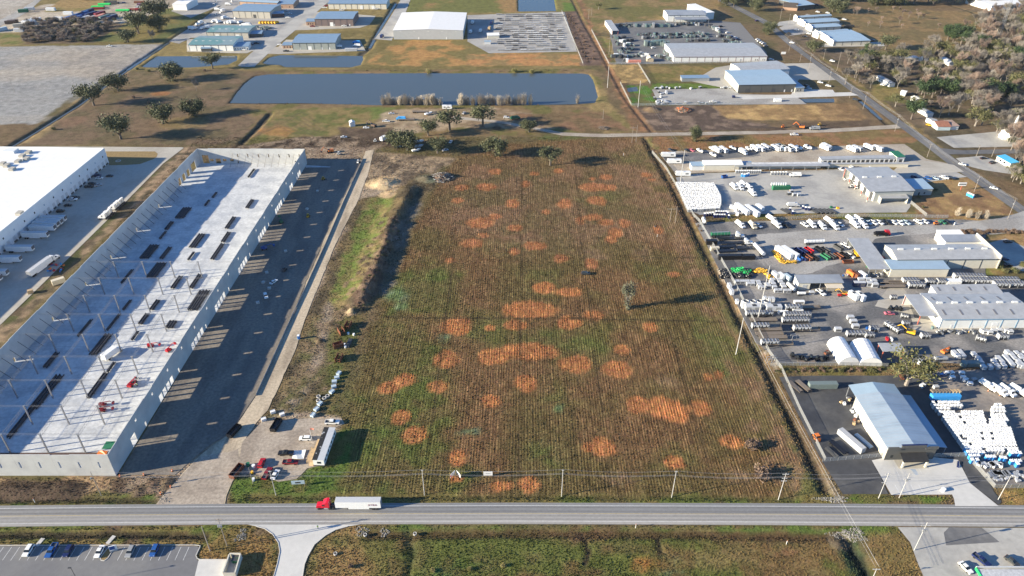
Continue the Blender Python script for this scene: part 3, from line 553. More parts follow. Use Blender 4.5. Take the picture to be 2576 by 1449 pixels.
sheet('main_yard', [(1900,590),(2180,568),(2420,560),(2560,552),(2590,562),(2200,600),(2160,640),(2030,690),(1980,690),(1935,640)], 'gravel_light', .027, jit=1.5)
sheet('apron', [(2290,790),(2200,770),(2250,700),(2280,735),(2300,800),(2450,820),(2440,832),(2300,835)], 'concrete_tan', .03, jit=.4)
sheet('car_park', [(2485,612),(2530,600),(2620,640),(2620,690),(2560,680),(2500,640)], 'concrete_old', .026)
sheet('estate_lane', [(2420,560),(2520,548),(2580,530),(2640,560),(2560,585),(2490,590)], 'gravel_light', .038, jit=.4)
sheet('dark_yard', [(1960,948),(2040,945),(2250,945),(2330,955),(2480,1200),(2500,1235),(2430,1170),(2350,1155),(2200,1165),(2075,1160),(2062,1150)], 'asphalt_dark', .02, jit=.2)
sheet('dark_yard', [(2068,1160),(2195,1160),(2235,1243),(2120,1243)], 'asphalt_dark', .026, jit=.2)
sheet('forecourt', [(2193,1158),(2235,1150),(2345,1150),(2410,1157),(2440,1215),(2512,1273),(2403,1273),(2400,1255),(2395,1244),(2242,1245)], 'concrete_new', .033)
sheet('dark_yard', [(2412,1157),(2440,1160),(2520,1262),(2512,1270),(2440,1215)], 'asphalt_dark', .028)
sheet('toilet_yard', [(2340,935),(2700,920),(2700,1215),(2500,1220),(2440,1160),(2330,960)], mat('yard_dirt', (.17,.155,.145), .95, .25, .4, c2=(.27,.23,.19), c2scale=.07, bump=.3), .016, jit=.4)
sheet('forecourt', [(2258,1326),(2700,1329),(2700,1500),(2345,1500),(2310,1420),(2290,1365)], 'concrete_old', .036)
sheet('tarmac_patch', [(2388,1326),(2470,1328),(2515,1364),(2380,1372),(2374,1340)], 'asphalt_mid', .042, hardground=False)
sheet('church_car_park', [(2355,345),(2520,330),(2700,330),(2700,365),(2400,372)], 'concrete_old', .02, jit=.4)
sheet('shop_forecourt', [(2405,398),(2470,392),(2540,415),(2560,440),(2475,428),(2425,415)], 'concrete_old', .027, jit=.3)
sheet('driveway', [(2260,418),(2300,400),(2400,415),(2425,432),(2300,440),(2240,436)], 'concrete_tan', .037)
sheet('driveway', [(2030,35),(1960,70),(1985,90),(2100,75),(2120,60)], 'gravel_light', .02, jit=.5)
sheet('driveway', [(1960,55),(2000,50),(2000,62),(1950,66)], 'concrete_old', .036)
sheet('driveway', [(2050,118),(2230,116),(2220,105),(2070,110)], 'concrete_old', .024)

# ------------------------------------------------------------------ tufts of grass and stubble standing on the soft ground
def grass_tufts(n=260000):
    r = np.random.RandomState(6); x = r.uniform(-235, 235, n); y = 146 + (520-146)*r.rand(n)**1.35; ok = np.ones(n, bool)
    for poly, lift in HARD:
        px = [p[0] for p in poly]; py = [p[1] for p in poly]; b = ok & (x > min(px)-1) & (x < max(px)+1) & (y > min(py)-1) & (y < max(py)+1); i = np.where(b)[0]
        if len(i): ok[i[sdist(x[i], y[i], poly) > -.4]] = False
    ok &= ~((x > -228) & (x < -142) & (y > 189) & (y < 473)); x, y = x[ok], y[ok]; n = len(x)
    i = np.clip(np.searchsorted(gx, x)-1, 0, NX-2); j = np.clip(np.searchsorted(gy, y)-1, 0, NY-2); z = Z[j, i]; c = C[j, i]*np.array((1.08, 1.0, .9))*r.uniform(.75, 1.5, (n, 1)); rowm = ROW[j, i]
    x = np.where(rowm > .5, np.round((x-y*.0157)/1.15)*1.15 + y*.0157 + r.normal(0, .11, n), x); c = np.where(rowm[:, None] > .5, c*(.55+1.2*vnoise(np.round((x-y*.0157)/1.15)*7.3, y, 9, 44)[:, None]) + np.array((.04,.027,.016))*(r.rand(n, 1) < .3), c)
    t = r.uniform(0, 3.14, n); w = r.uniform(.14, .34, n)*(1+(y-150)/500); h = r.uniform(.1, .34, n)*(.6+.8*fnoise(x, y, 12, 91)); V = np.empty((n, 6, 3), np.float32); cx, sx = np.cos(t)*w, np.sin(t)*w; lx, ly = r.normal(0, .1, n), r.normal(0, .1, n)
    for k, (a, b) in enumerate(((cx, sx), (-sx, cx))):
        V[:, k*3, 0], V[:, k*3, 1], V[:, k*3, 2] = x-a, y-b, z-.03; V[:, k*3+1, 0], V[:, k*3+1, 1], V[:, k*3+1, 2] = x+a, y+b, z-.03; V[:, k*3+2, 0], V[:, k*3+2, 1], V[:, k*3+2, 2] = x+lx, y+ly, z+h
    me = bpy.data.meshes.new('grass'); N = n*6; me.vertices.add(N); me.vertices.foreach_set('co', V.ravel()); me.loops.add(N); me.loops.foreach_set('vertex_index', np.arange(N, dtype=np.int32)); me.polygons.add(n*2)
    me.polygons.foreach_set('loop_start', np.arange(n*2, dtype=np.int32)*3); me.polygons.foreach_set('loop_total', np.full(n*2, 3, np.int32)); me.update()
    at = me.color_attributes.new('Col', 'FLOAT_COLOR', 'POINT'); cc = np.ones((n, 6, 4), np.float32); cc[:, :, :3] = np.clip(c, 0, .8)[:, None, :]; at.data.foreach_set('color', cc.ravel())
    m = bpy.data.materials.new('grass_blades'); m.use_nodes = True; nn = m.node_tree.nodes; A = nn.new('ShaderNodeVertexColor'); A.layer_name = 'Col'; m.node_tree.links.new(A.outputs['Color'], nn['Principled BSDF'].inputs['Base Color']); nn['Principled BSDF'].inputs['Roughness'].default_value = .9; nn['Principled BSDF'].inputs['Specular IOR Level'].default_value = .1
    me.materials.append(m); o = link('grass', me); o['kind'] = 'stuff'; tag(o, 'short rough grass and stubble covering the field and verges', 'grass')
# ================================================================== BUILDINGS
mat('roof_white', (.78,.77,.74), .6, .05, .3); mat('roof_grey', (.36,.38,.4), .5, .1, .3, metal=.25, c2=(.3,.32,.35), c2scale=.06); mat('roof_blue', (.25,.35,.45), .45, .08, .3, metal=.25)
mat('roof_ltblue', (.36,.47,.55), .45, .06, .3, metal=.2); mat('roof_teal', (.24,.33,.34), .5, .1, .3, metal=.2, c2=(.16,.3,.29), c2scale=.05, c2lo=.48, c2hi=.52); mat('roof_galv', (.46,.46,.45), .5, .14, .3, metal=.3)
mat('roof_rust', (.3,.13,.08), .8, .3, .5); mat('roof_brightblue', (.07,.4,.68), .5, .08, .4); mat('roof_black', (.02,.02,.022), .8, .3, .8); mat('roof_cream', (.6,.53,.42), .7, .05)
mat('wall_white', (.72,.72,.69), .75, .05, .4); mat('wall_cream', (.6,.56,.46), .75, .06, .4); mat('wall_tan', (.42,.39,.33), .75, .06, .4); mat('wall_grey', (.34,.35,.33), .75, .06, .4); mat('wall_greygreen', (.3,.32,.29), .7, .05, .4)
mat('wall_brown', (.17,.125,.115), .75, .08, .4); mat('wall_dark', (.085,.085,.08), .7, .06, .4); mat('wall_brick', (.4,.26,.18), .85, .12, 1.2); mat('wall_darkbrown', (.1,.06,.055), .8, .1, 1)
mat('trim_dark', (.06,.062,.065), .6, 0); mat('trim_brown', (.22,.12,.09), .7, 0); mat('post_red', (.5,.13,.08), .6, .05); mat('skylight', (.62,.62,.58), .4, 0); mat('skylight_dark', (.16,.16,.17), .5, 0)
mat('tilt_concrete', (.5,.5,.48), .85, .07, .25, c2=(.44,.44,.43), c2scale=.12); mat('slab', (.54,.55,.55), .75, .2, .6, c2=(.42,.435,.45), c2scale=.12)
mat('fabric', (.8,.8,.79), .6, .03, .5); mat('door_white', (.74,.74,.72), .6, .03)
def shed(label, A, B, h, rise=1.0, top=None, depth=None, ridge='x', wall='wall_white', roof='roof_grey', trim=None, bays=0, doors=(), wins=(), sky=(), vents=0, over=.35,
         eave=False, cat='building', name='metal_building', group=None, sides='flrb', posts=0, post='post_red', z0=0.0, parapet=0.0, end=None):
    zz = h if eave else 0.0
    a = Vector(q(*A, zz)); b = Vector(q(*B, zz)); L = (b-a).length; ang = math.atan2(b.y-a.y, b.x-a.x)
    if depth is None:
        t = Vector(q(*top, h + (rise if ridge in ('x', 'mono') else 0))); nrm = Vector((-math.sin(ang), math.cos(ang))); dd = (t-a).dot(nrm); depth = dd*2 if ridge == 'x' else dd
    root = link(name, None, None, (a.x, a.y, z0), ang); W = depth; tk = .2; wm = wall
    hb = h + rise if ridge == 'mono' else h
    if 'f' in sides:
        m = MB()
        if ridge == 'y': m.add([(0,0,0),(L,0,0),(L,0,h),(L/2,0,h+rise),(0,0,h),(0,tk,0),(L,tk,0),(L,tk,h),(L/2,tk,h+rise),(0,tk,h)], [(0,1,2,3,4),(9,8,7,6,5),(0,5,6,1),(1,6,7,2),(2,7,8,3),(3,8,9,4),(4,9,5,0)])
        else: m.box(0, L, 0, tk, 0, h-.02)
        part('wall', m, wm, root)
    if 'b' in sides:
        m = MB()
        if ridge == 'y': m.add([(0,W-tk,0),(L,W-tk,0),(L,W-tk,h),(L/2,W-tk,h+rise),(0,W-tk,h),(0,W,0),(L,W,0),(L,W,h),(L/2,W,h+rise),(0,W,h)], [(0,1,2,3,4),(9,8,7,6,5),(0,5,6,1),(1,6,7,2),(2,7,8,3),(3,8,9,4),(4,9,5,0)])
        else: m.box(0, L, W-tk, W, 0, hb-.02)
        part('wall', m, wm, root)
    for sd, x0, x1 in (('l', 0, tk), ('r', L-tk, L)):
        if sd in sides:
            m = MB()
            if ridge == 'x': pr = [(tk,0),(W-tk,0),(W-tk,h-.04),(W/2,h+rise-.04),(tk,h-.04)]
            elif ridge == 'mono': pr = [(tk,0),(W-tk,0),(W-tk,hb-.04),(tk,h-.04)]
            else: pr = [(tk,0),(W-tk,0),(W-tk,h-.04),(tk,h-.04)]
            n = len(pr); m.add([(x0,y,z) for y, z in pr]+[(x1,y,z) for y, z in pr], [tuple(range(n)), tuple(range(2*n-1,n-1,-1))]+[(i,(i+1)%n,(i+1)%n+n,i+n) for i in range(n)])
            part('wall', m, end or wm, root)
    def plate(p):                                # p: 4 corners, thickness .18
        m = MB(); lo = [(x,y,z) for x,y,z in p]; hi = [(x,y,z+.18) for x,y,z in p]
        return m.add(lo+hi, [(3,2,1,0),(4,5,6,7),(0,1,5,4),(1,2,6,5),(2,3,7,6),(3,0,4,7)])
    o = over; roofs = []
    if ridge == 'x':
        k = rise/(W/2)*o
        roofs = [plate([(-o,-o,h-k),(L+o,-o,h-k),(L+o,W/2,h+rise),(-o,W/2,h+rise)]), plate([(-o,W/2+.002,h+rise),(L+o,W/2+.002,h+rise),(L+o,W+o,h-k),(-o,W+o,h-k)])]
        zr = lambda y: h + rise*(1-abs(y-W/2)/(W/2)) + .18
    elif ridge == 'y':
        k = rise/(L/2)*o
        roofs = [plate([(-o,-o,h-k),(L/2,-o,h+rise),(L/2,W+o,h+rise),(-o,W+o,h-k)]), plate([(L/2+.002,-o,h+rise),(L+o,-o,h-k),(L+o,W+o,h-k),(L/2+.002,W+o,h+rise)])]
        zr = lambda y: h + rise*.5
    else:
        roofs = [plate([(-o,-o,h),(L+o,-o,h),(L+o,W+o,h+rise),(-o,W+o,h+rise)])]; zr = lambda y: h + rise*y/W + .18
    for m in roofs: part('roof', m, roof, root)
    if bays and trim:
        for k in range(bays+1):
            x = L*k/bays; part('pilaster', MB().box(max(0, x-.18), min(L, x+.18), -.1, -.003, 0, h-.05), trim, root)
        part('gutter', MB().box(-.1, L+.1, -o-.16, -o-.003, h-.25, h+.1), trim, root)
    for d in doors:                              # (u fraction, width, height, material)
        x = d[0]*L; part('door', MB().box(x-d[1]/2, x+d[1]/2, -.06, -.004, .02, d[2]), d[3] if len(d) > 3 else 'door_white', root)
    for d in wins:                               # (u fraction, width, z0, z1)
        x = d[0]*L; part('window', MB().box(x-d[1]/2, x+d[1]/2, -.05, -.004, d[2], d[3]), d[4] if len(d) > 4 else 'glass', root)
    for s in sky:                                # (u, v, lx, ly, material)
        x, y = s[0]*L, s[1]*W; lx, ly = s[2]/2, s[3]/2; z1, z2 = zr(y-ly)+.02, zr(y+ly)+.02
        m = MB().add([(x-lx,y-ly,z1),(x+lx,y-ly,z1),(x+lx,y+ly,z2),(x-lx,y+ly,z2),(x-lx,y-ly,z1+.08),(x+lx,y-ly,z1+.08),(x+lx,y+ly,z2+.08),(x-lx,y+ly,z2+.08)], [(3,2,1,0),(4,5,6,7),(0,1,5,4),(1,2,6,5),(2,3,7,6),(3,0,4,7)])
        part('skylight', m, s[4], root)
    for k in range(vents):
        x = L*(k+.5)/vents; y = W/2; z = h + rise + .15; part('roof_vent', MB().prism([(x-1.4,z),(x+1.4,z),(x+1.4,z+.45),(x+1.2,z+.6),(x-1.2,z+.6),(x-1.4,z+.45)], y-.4, y+.4), 'wall_white', root)
    for k in range(posts):
        x = .2+(L-.4)*k/max(1, posts-1)
        for y in (.15, W-.15): part('post', MB().box(x-.15, x+.15, y-.15, y+.15, 0, (h if y < 1 else hb)-.03), post, root)
    if parapet:
        part('parapet', MB().box(-.15, L+.15, -.25, -.01, h-.2, h+parapet), wall, root)
    root['_L'] = L; root['_W'] = W
    return tag(root, label, cat, group)
S = 'S2'
b = shed('long grey-green metal workshop with blue-grey roof beside the pond', (S,1462,632), (S,2005,628), 6.8, 1.2, (S,1800,470), wall='wall_greygreen', roof='roof_blue', trim='trim_dark', bays=6, doors=((.4,3.5,3.4),(.17,1,2.2),(.68,1,2.2),(.86,1,2.2)))
shed('small tan brick office with dark roof attached to the grey-green workshop', (S,1332,615), (S,1452,613), 3.2, .8, (S,1400,535), ridge='mono', wall='wall_brick', roof='roof_blue', wins=((.2,.8,.8,2.2),(.5,.8,.8,2.2),(.8,1,.1,2.2)))
shed('dark brown metal workshop with blue roof and one white roll-up door', (S,1747,330), (S,2230,330), 7.6, 1.2, (S,2000,178), wall='wall_brown', roof='roof_blue', trim='trim_dark', bays=6, doors=((.43,3.6,4),(.5,1,2.2),(.9,1,2.2)))
shed('tan brick office annex on the dark brown workshop', (S,1632,322), (S,1742,320), 4, .8, (S,1700,235), ridge='mono', wall='wall_brick', roof='roof_blue', wins=((.25,.8,.8,2.4),(.5,.8,.8,2.4),(.75,.8,.8,2.4)))
sk6 = [((k+.6)/6.3, .33, 2.6, 1.2, 'skylight') for k in range(6)]
shed('white metal warehouse with patchy teal roof and small front porch', (S,152,645), (S,712,645), 5.9, 1.3, (S,460,495), wall='wall_white', roof='roof_teal', trim='trim_dark', bays=6, sky=sk6)
shed('small front porch shed on the white teal-roofed warehouse', (S,302,658), (S,428,655), 3.2, .9, depth=8, ridge='x', wall='wall_dark', roof='roof_blue', name='porch')
shed('blue-roofed office annex on the white teal-roofed warehouse', (S,722,640), (S,900,635), 3.6, .8, (S,810,535), ridge='mono', wall='wall_white', roof='roof_blue', wins=[((k+.5)/6,.7,.8,2.2) for k in range(6)])
shed('cream metal warehouse with patchy teal roof and two white doors', (S,377,480), (S,902,485), 5.9, 1.3, (S,650,350), wall='wall_tan', roof='roof_teal', trim='trim_dark', bays=6, sky=sk6, doors=((.25,4,3.6),(.74,4,3.6),(.83,1,2.2)))
shed('blue-roofed open annex beside the cream teal-roofed warehouse', (S,917,475), (S,1070,470), 3.5, .8, (S,1000,390), ridge='mono', wall='wall_dark', roof='roof_blue')
shed('tall tan metal workshop with blue-grey roof behind the yellow trucks', (S,707,222), (S,1180,235), 7.4, 1.3, (S,960,82), wall='wall_tan', roof='roof_blue', trim='trim_dark', bays=6, doors=((.58,3.6,4,'trim_dark'),))
shed('dark brown office with blue roof beside the tall tan workshop', (S,1187,225), (S,1352,215), 4, .8, (S,1270,142), ridge='mono', wall='wall_darkbrown', roof='roof_blue')
shed('long tan brick warehouse with pale blue roof at the street end', (S,790,82), (S,1270,106), 6, 1.2, (S,1040,2), wall='wall_brick', roof='roof_ltblue', trim='trim_dark', bays=5)
shed('tan building with bright blue metal roof beside the long brick warehouse', (S,1276,108), (S,1470,108), 5, 1.2, (S,1400,5), wall='wall_brick', roof='roof_blue', wins=((.25,.8,1,2.6),(.75,.8,1,2.6)))
shed('long cream warehouse with dark blue roof and brick corner', (S,1910,116), (S,2650,118), 6.2, 1.2, (S,2240,4), wall='wall_cream', roof='roof_blue', trim='trim_dark', bays=10, doors=((.57,3.6,4),(.77,3.6,4),(.29,1,2.2)))
shed('white metal shed with dark side door beside the grassy oaks', ('S1',2200,128), ('S1',2375,132), 6.5, 1, ('S1',2330,10), wall='wall_white', roof='roof_white', doors=((.25,1,2.2),))
b = shed('huge grey warehouse with white low gable roof and blue ridge strip', ('t10',1388,396), ('t10',2085,396), 9.2, 1.2, ('t10',1480,128), ridge='y', wall=mat('wall_midgrey', (.4,.41,.41), .7, .05, .4), roof='roof_white', doors=((.36,1,2.2),(.76,1,2.2)), wins=[((k+.5)/5,.9,8,8.4,'lamp') for k in range(5)])
part('ridge_strip', MB().box(b['_L']/2+.1, b['_L']/2+2.6, .3, b['_W']-.3, 10.4, 10.44), 'roof_blue', b)
S = 'S3'
shed('white metal building with curved grey roof behind the transformer yard', (S,972,120), (S,1480,116), 7, 1.3, (S,1190,-18), wall='wall_white', roof='roof_grey', trim='trim_dark', bays=6)
shed('white flat-roofed extension of the grey-roofed building by the road', (S,1482,95), (S,1590,85), 7.5, .4, depth=42, ridge='mono', wall='wall_white', roof='roof_white')
shed('open canopy full of equipment in front of the white building', (S,1082,150), (S,1525,145), 4.6, .8, depth=9, ridge='mono', roof='roof_grey', sides='b', posts=6, post='steel', name='canopy')
shed('very long grey-roofed building with white bays and red-brown posts', (S,1057,660), (S,2295,652), 5, 1.6, (S,1600,472), wall='wall_white', roof='roof_galv', trim='trim_brown', bays=12, wins=((.88,.5,1,2.4),(.9,.5,1,2.4),(.96,.5,1,2.4),(.98,.5,1,2.4)), doors=((.72,1.4,2.6,'silver'),))
shed('narrow lean-to with rusty streaked metal roof at the yard edge', (S,235,292), (S,318,290), 4, 1, depth=40, ridge='mono', wall='wall_white', roof='roof_galv', sides='lb', posts=2)
shed('small tan gable hut beside the orange container', (S,705,660), (S,788,660), 3, 1.4, depth=7, ridge='y', wall='tan', roof='roof_cream', name='hut')
shed('grey metal workshop with pale blue roof and tall dark bays', ('t20',2270,935), ('t30',265,925), 7, 1.3, ('t30',100,757), wall='wall_dark', roof='roof_ltblue', trim='trim_dark', bays=5, end='wall_grey', doors=((.16,3.4,3.4,'trim_dark'),(.62,3.4,3.4,'trim_dark'),(.82,1,2.2),(.95,1,2.2)))
shed('tan office annex with blue roof on the pale blue workshop', ('t30',268,930), ('t30',358,925), 4, .7, ('t30',310,787), ridge='mono', wall='wall_tan', roof='roof_blue', wins=((.3,.8,1,2.5),(.6,.8,1,2.5)))
shed('white building with grey metal roof behind the pale blue workshop', ('t20',2310,790), ('t30',205,760), 6, 1.2, ('t30',60,645), wall='wall_white', roof='roof_galv')
b = shed('narrow metal storage block on the gravel behind the grass strip', ('t20',1708,822), ('t20',1983,818), 3, .5, ('t20',1850,757), ridge='mono', wall='galv', roof='roof_blue')
for i, (A, B, tp, lab) in enumerate((((652,462),(1022,450),(830,346),'cream stepped-front shop with pale roof, first of the row beside the oak'), ((500,388),(815,352),(680,305),'cream stepped-front shop, second of the row from the oak'), ((440,320),(728,305),(600,246),'cream stepped-front shop in the middle of the row of five'), ((368,272),(715,252),(560,194),'cream stepped-front shop, fourth of the row from the oak'), ((288,216),(632,195),(470,150),'cream stepped-front shop at the far end of the row of five'))):
    b = shed(lab, ('t30',*A), ('t30',*B), 4.2, 1.0, ('t30',*tp), wall='wall_cream', roof='roof_ltblue', trim='trim_dark', bays=4, group='row of shops')
    part('facade', MB().box(-.5, -.02, -.4, b['_W']+.4, 0, 5.6), 'wall_white', b); part('facade_step', MB().box(-.52, -.03, b['_W']*.25, b['_W']*.75, 5.61, 6.5), 'wall_white', b)
shed('dark brown house with steep roof beside the grey shed', ('t30',150,100), ('t30',290,110), 3.5, 3.5, depth=18, ridge='x', wall='wall_brick', roof=mat('roof_shingle', (.07,.055,.045), .9, .15, .5), name='house')
shed('grey roofed metal shed beside the dark brown house', ('t30',290,105), ('t30',462,88), 5, 1, ('t30',360,5), wall='wall_dark', roof='roof_ltblue', trim='trim_dark', bays=3)
shed('large white-roofed building beside the lattice mast', ('t30',2235,110), ('t30',2640,80), 6, .6, depth=40, ridge='mono', wall='wall_white', roof='roof_white')
b = shed('white mobile home with grey roof standing on grass by the wood', ('t30',1085,800), ('t30',1218,877), 3.2, .5, depth=5, ridge='x', wall='wall_white', roof='roof_galv', wins=[((k+.5)/6,1,1.2,2.2) for k in range(6)], name='mobile_home')
shed('cottage with patchy rust and silver roof by the side road', ('t30',1700,1312), ('t30',1830,1312), 3, 1.6, depth=13, ridge='x', wall=mat('wall_paleblue', (.45,.55,.58), .8, .08), roof='roof_rust', name='cottage', cat='house')
shed('small lean-to wing with pale roof on the rusty cottage', ('t30',1668,1290), ('t30',1720,1290), 3, 1.2, depth=14, ridge='x', wall='wall_white', roof='roof_galv', name='cottage_wing', cat='house')
shed('rusty roofed outbuilding beside the cottage', ('t30',1835,1308), ('t30',1910,1305), 3, .8, depth=10, ridge='mono', wall='wall_white', roof=mat('roof_pinkish', (.36,.25,.2), .8, .25, .5), name='outbuilding')
shed('white trailer home half hidden under the trees near the cottage', ('t30',1490,1120), ('t30',1600,1180), 3, .5, depth=5, ridge='x', wall='wall_white', roof='roof_galv', name='mobile_home')
for i, (A, B, lab) in enumerate((((1385,625),(1500,610),'white house deep among bare trees, beside the pale car'), ((1560,625),(1610,615),'small white house between two bare trees in the wood'), ((1720,610),(1815,665),'long white trailer roof seen through bare trees'), ((1325,960),(1375,970),'small white shed under the pines by the road'), ((1430,1010),(1490,1040),'white shed behind the pines, nearer the cottage'), ((2240,720),(2300,730),'white roof deep in the wood below the mast'), ((2410,640),(2440,645),'tiny white shed in the middle of the wood'))):
    shed(lab, ('t30',*A), ('t30',*B), 3, .7, depth=6, ridge='x', wall='wall_white', roof='roof_white', name='cabin', cat='house')
# church with steeple
b = shed('white church with dark roof and slim white steeple', ('t30',2420,1420), ('t30',2640,1420), 4, 3, depth=12, ridge='x', wall='wall_white', roof='roof_black', name='church', cat='church')
part('tower', MB().box(3.5, 5.5, 5, 7, 0, 9), 'wall_white', b); part('steeple', MB().add([(3.3,4.8,9),(5.7,4.8,9),(5.7,7.2,9),(3.3,7.2,9),(4.5,6,18)], [(0,1,4),(1,2,4),(2,3,4),(3,0,4)]), 'wall_white', b); part('porch', MB().box(-3, 0, 3, 9, 0, 3), 'wall_white', b)
b = shed('white roadside shop with bright blue mono-pitch roof', ('t31',2290,165), ('t31',2425,240), 3.2, .6, depth=6, ridge='mono', wall='wall_white', roof='roof_brightblue', wins=((.3,2,1,2.4),(.6,2,1,2.4)), name='shop')
# recreational vehicle yard
S = 'R1'
shed('low white storage shed with grey mono roof beside the parked caravans', (S,562,388), (S,730,385), 3.4, .4, (S,650,270), ridge='mono', wall='wall_white', roof='roof_ltblue')
shed('cream metal shed with pale gable roof behind the white toilets', (S,732,388), (S,1258,382), 4, .9, (S,1020,248), ridge='mono', wall='wall_cream', roof='roof_white')
shed('small shed with blue patched roof beside the cream metal shed', (S,1264,350), (S,1382,350), 3, .4, (S,1310,264), ridge='mono', wall='wall_cream', roof='roof_blue')
b = shed('long low storage row with speckled grey roof over the toilets', (S,1400,368), (S,2335,358), 3.4, .5, (S,1880,278), ridge='mono', wall='wall_cream', roof=mat('roof_speckle', (.5,.5,.5), .6, .3, .5))
shed('open shed roof in front of the long storage row', (S,1150,392), (S,2440,385), 3.3, .3, depth=5, ridge='mono', sides='', posts=9, post='steel', roof='roof_galv', name='canopy')
b = shed('long white self-storage row with dark roll-up doors', ('t31',525,200), ('t31',1362,182), 3.3, .4, ('t31',940,120), ridge='mono', wall='wall_white', roof='roof_galv', doors=[((k+.9)/17.6,2.1,2.3,'trim_dark') for k in range(17)])
shed('white self-storage office with green roof at the end of the row', ('t31',1285,185), ('t31',1362,180), 4, .3, depth=9, ridge='mono', wall='wall_white', roof='green', name='office')
shed('low cream storage block in front of the dark roll-up doors', ('t31',592,238), ('t31',1405,234), 2.7, .3, ('t31',1000,190), ridge='mono', wall='wall_cream', roof='roof_galv')
# rental shop
S = 't31'
b = shed('large grey metal workshop with open front and red posts', (S,1022,480), (S,1475,468), 7, 1.2, (S,1310,330), eave=True, ridge='x', wall='wall_grey', roof='roof_galv', sides='rb', vents=3)
for k in range(5):
    y = .3+(b['_W']-.6)*k/4; part('post', MB().box(.1, .4, y-.15, y+.15, .9, 6.9 if k in (0, 4) else 7.4), 'post_red', b); part('post_base', MB().box(0, .5, y-.25, y+.25, 0, .9), 'wall_cream', b)
part('wall', MB().box(4, 4.25, .5, b['_W']-.5, 0, 6.9), 'wall_white', b); part('wall', MB().box(4.3, b['_L']-.3, .3, .5, 0, 6.8), 'wall_grey', b)
for k in range(4): part('doorway', MB().box(3.9, 3.99, 2+k*b['_W']/4.2, 5.5+k*b['_W']/4.2, 0, 5), 'trim_dark', b)
b2 = shed('low open bay with grey roof on the front of the red-post workshop', (S,1142,545), (S,1415,545), 4, .8, depth=9, eave=True, ridge='mono', wall='wall_grey', roof='roof_galv', sides='lr', posts=2, post='wall_cream', name='open_bay')
shed('office wing with pale blue roof on the red-post workshop', (S,1480,455), (S,1660,450), 4.5, .6, (S,1560,350), eave=True, ridge='mono', wall='wall_grey', roof='roof_ltblue', wins=((.3,1,.1,2.2),(.6,1,1,2.2)))
# long grey complex
S = 'S5'
b = shed('wide grey-roofed warehouse with cream siding and white end parapet', (S,232,448), (S,1222,440), 6, 1.6, (S,720,348), eave=True, ridge='x', wall='wall_cream', roof='roof_galv', trim='trim_dark', bays=6, vents=6)
part('parapet', MB().box(b['_L']-.1, b['_L']+.5, -.5, b['_W']+9, 0, 8.2), 'wall_cream', b)
shed('back extension with grey roof on the cream warehouse', (S,700,275), (S,1040,272), 6.2, .5, (S,950,208), eave=True, ridge='mono', wall='wall_white', roof='roof_grey')
shed('white flat-roofed box behind the cream warehouse', (S,655,210), (S,875,208), 5.5, .3, (S,760,163), eave=True, ridge='mono', wall='wall_white', roof='roof_white')
shed('front annex with pale sheet roof and cream siding on the warehouse', (S,172,540), (S,732,538), 5, .6, (S,420,450), eave=True, ridge='mono', wall='wall_cream', roof='roof_ltblue')
shed('side lean-to with pale roof on the cream warehouse', (S,-40,540), (S,165,540), 4.6, .9, (S,60,245), eave=True, ridge='mono', wall='wall_grey', roof='roof_galv', sides='b', posts=4, post='steel')
# big grey building by the chillers
S = 'R4'
skd = [((k+.35)/5.4, v, 1.0, 3.6, 'skylight_dark') for v in (.2, .72) for k in range(5)]
b = shed('wide grey metal workshop with skylights beside the chiller yard', (S,832,930), (S,2150,918), 5.6, 1.6, (S,1400,698), eave=True, ridge='x', wall='wall_white', roof='roof_galv', trim='steelblue', bays=6, vents=6, sky=skd, doors=((.13,.9,2.2),(.35,1,2.2),(.6,3,3.2)))
shed('open canopy with red posts on the end of the skylit workshop', (S,522,882), (S,800,884), 5.4, .5, (S,480,585), eave=True, ridge='mono', sides='b', roof='roof_galv', posts=2, wall='wall_white', name='canopy')
shed('rear extension with white gable end on the skylit workshop', (S,760,565), (S,1690,555), 5.8, .7, (S,1100,440), eave=True, ridge='mono', wall='wall_white', roof='roof_galv', sky=[((k+.3)/4.2,.5,1,3,'skylight_dark') for k in range(4)])
# small shed among equipment
S = 'R2'
b = shed('grey open-front shed with ribbed white side room', (S,1342,920), (S,1950,915), 4.2, .7, (S,1580,812), eave=True, ridge='mono', wall='wall_white', roof='roof_grey', sides='lrb', posts=3, post='steel')
part('wall', MB().box(0, b['_L']*.27, .02, .2, 0, 4.1), 'wall_cream', b); part('window', MB().box(b['_L']*.1, b['_L']*.2, -.05, .01, 1, 3), 'silver', b)
shed('small cream canopy leaning on the open-front shed', (S,1732,985), (S,1950,985), 3.2, .3, depth=4, eave=True, ridge='mono', sides='', roof='roof_cream', posts=2, post='steel', name='canopy')
shed('rusty-post open shelter with grey roof beside the fabric tents', ('R3',2500,985), ('R3',2790,985), 4.5, .3, ('R3',2440,880), eave=True, ridge='mono', sides='', roof='roof_galv', posts=2, name='canopy')
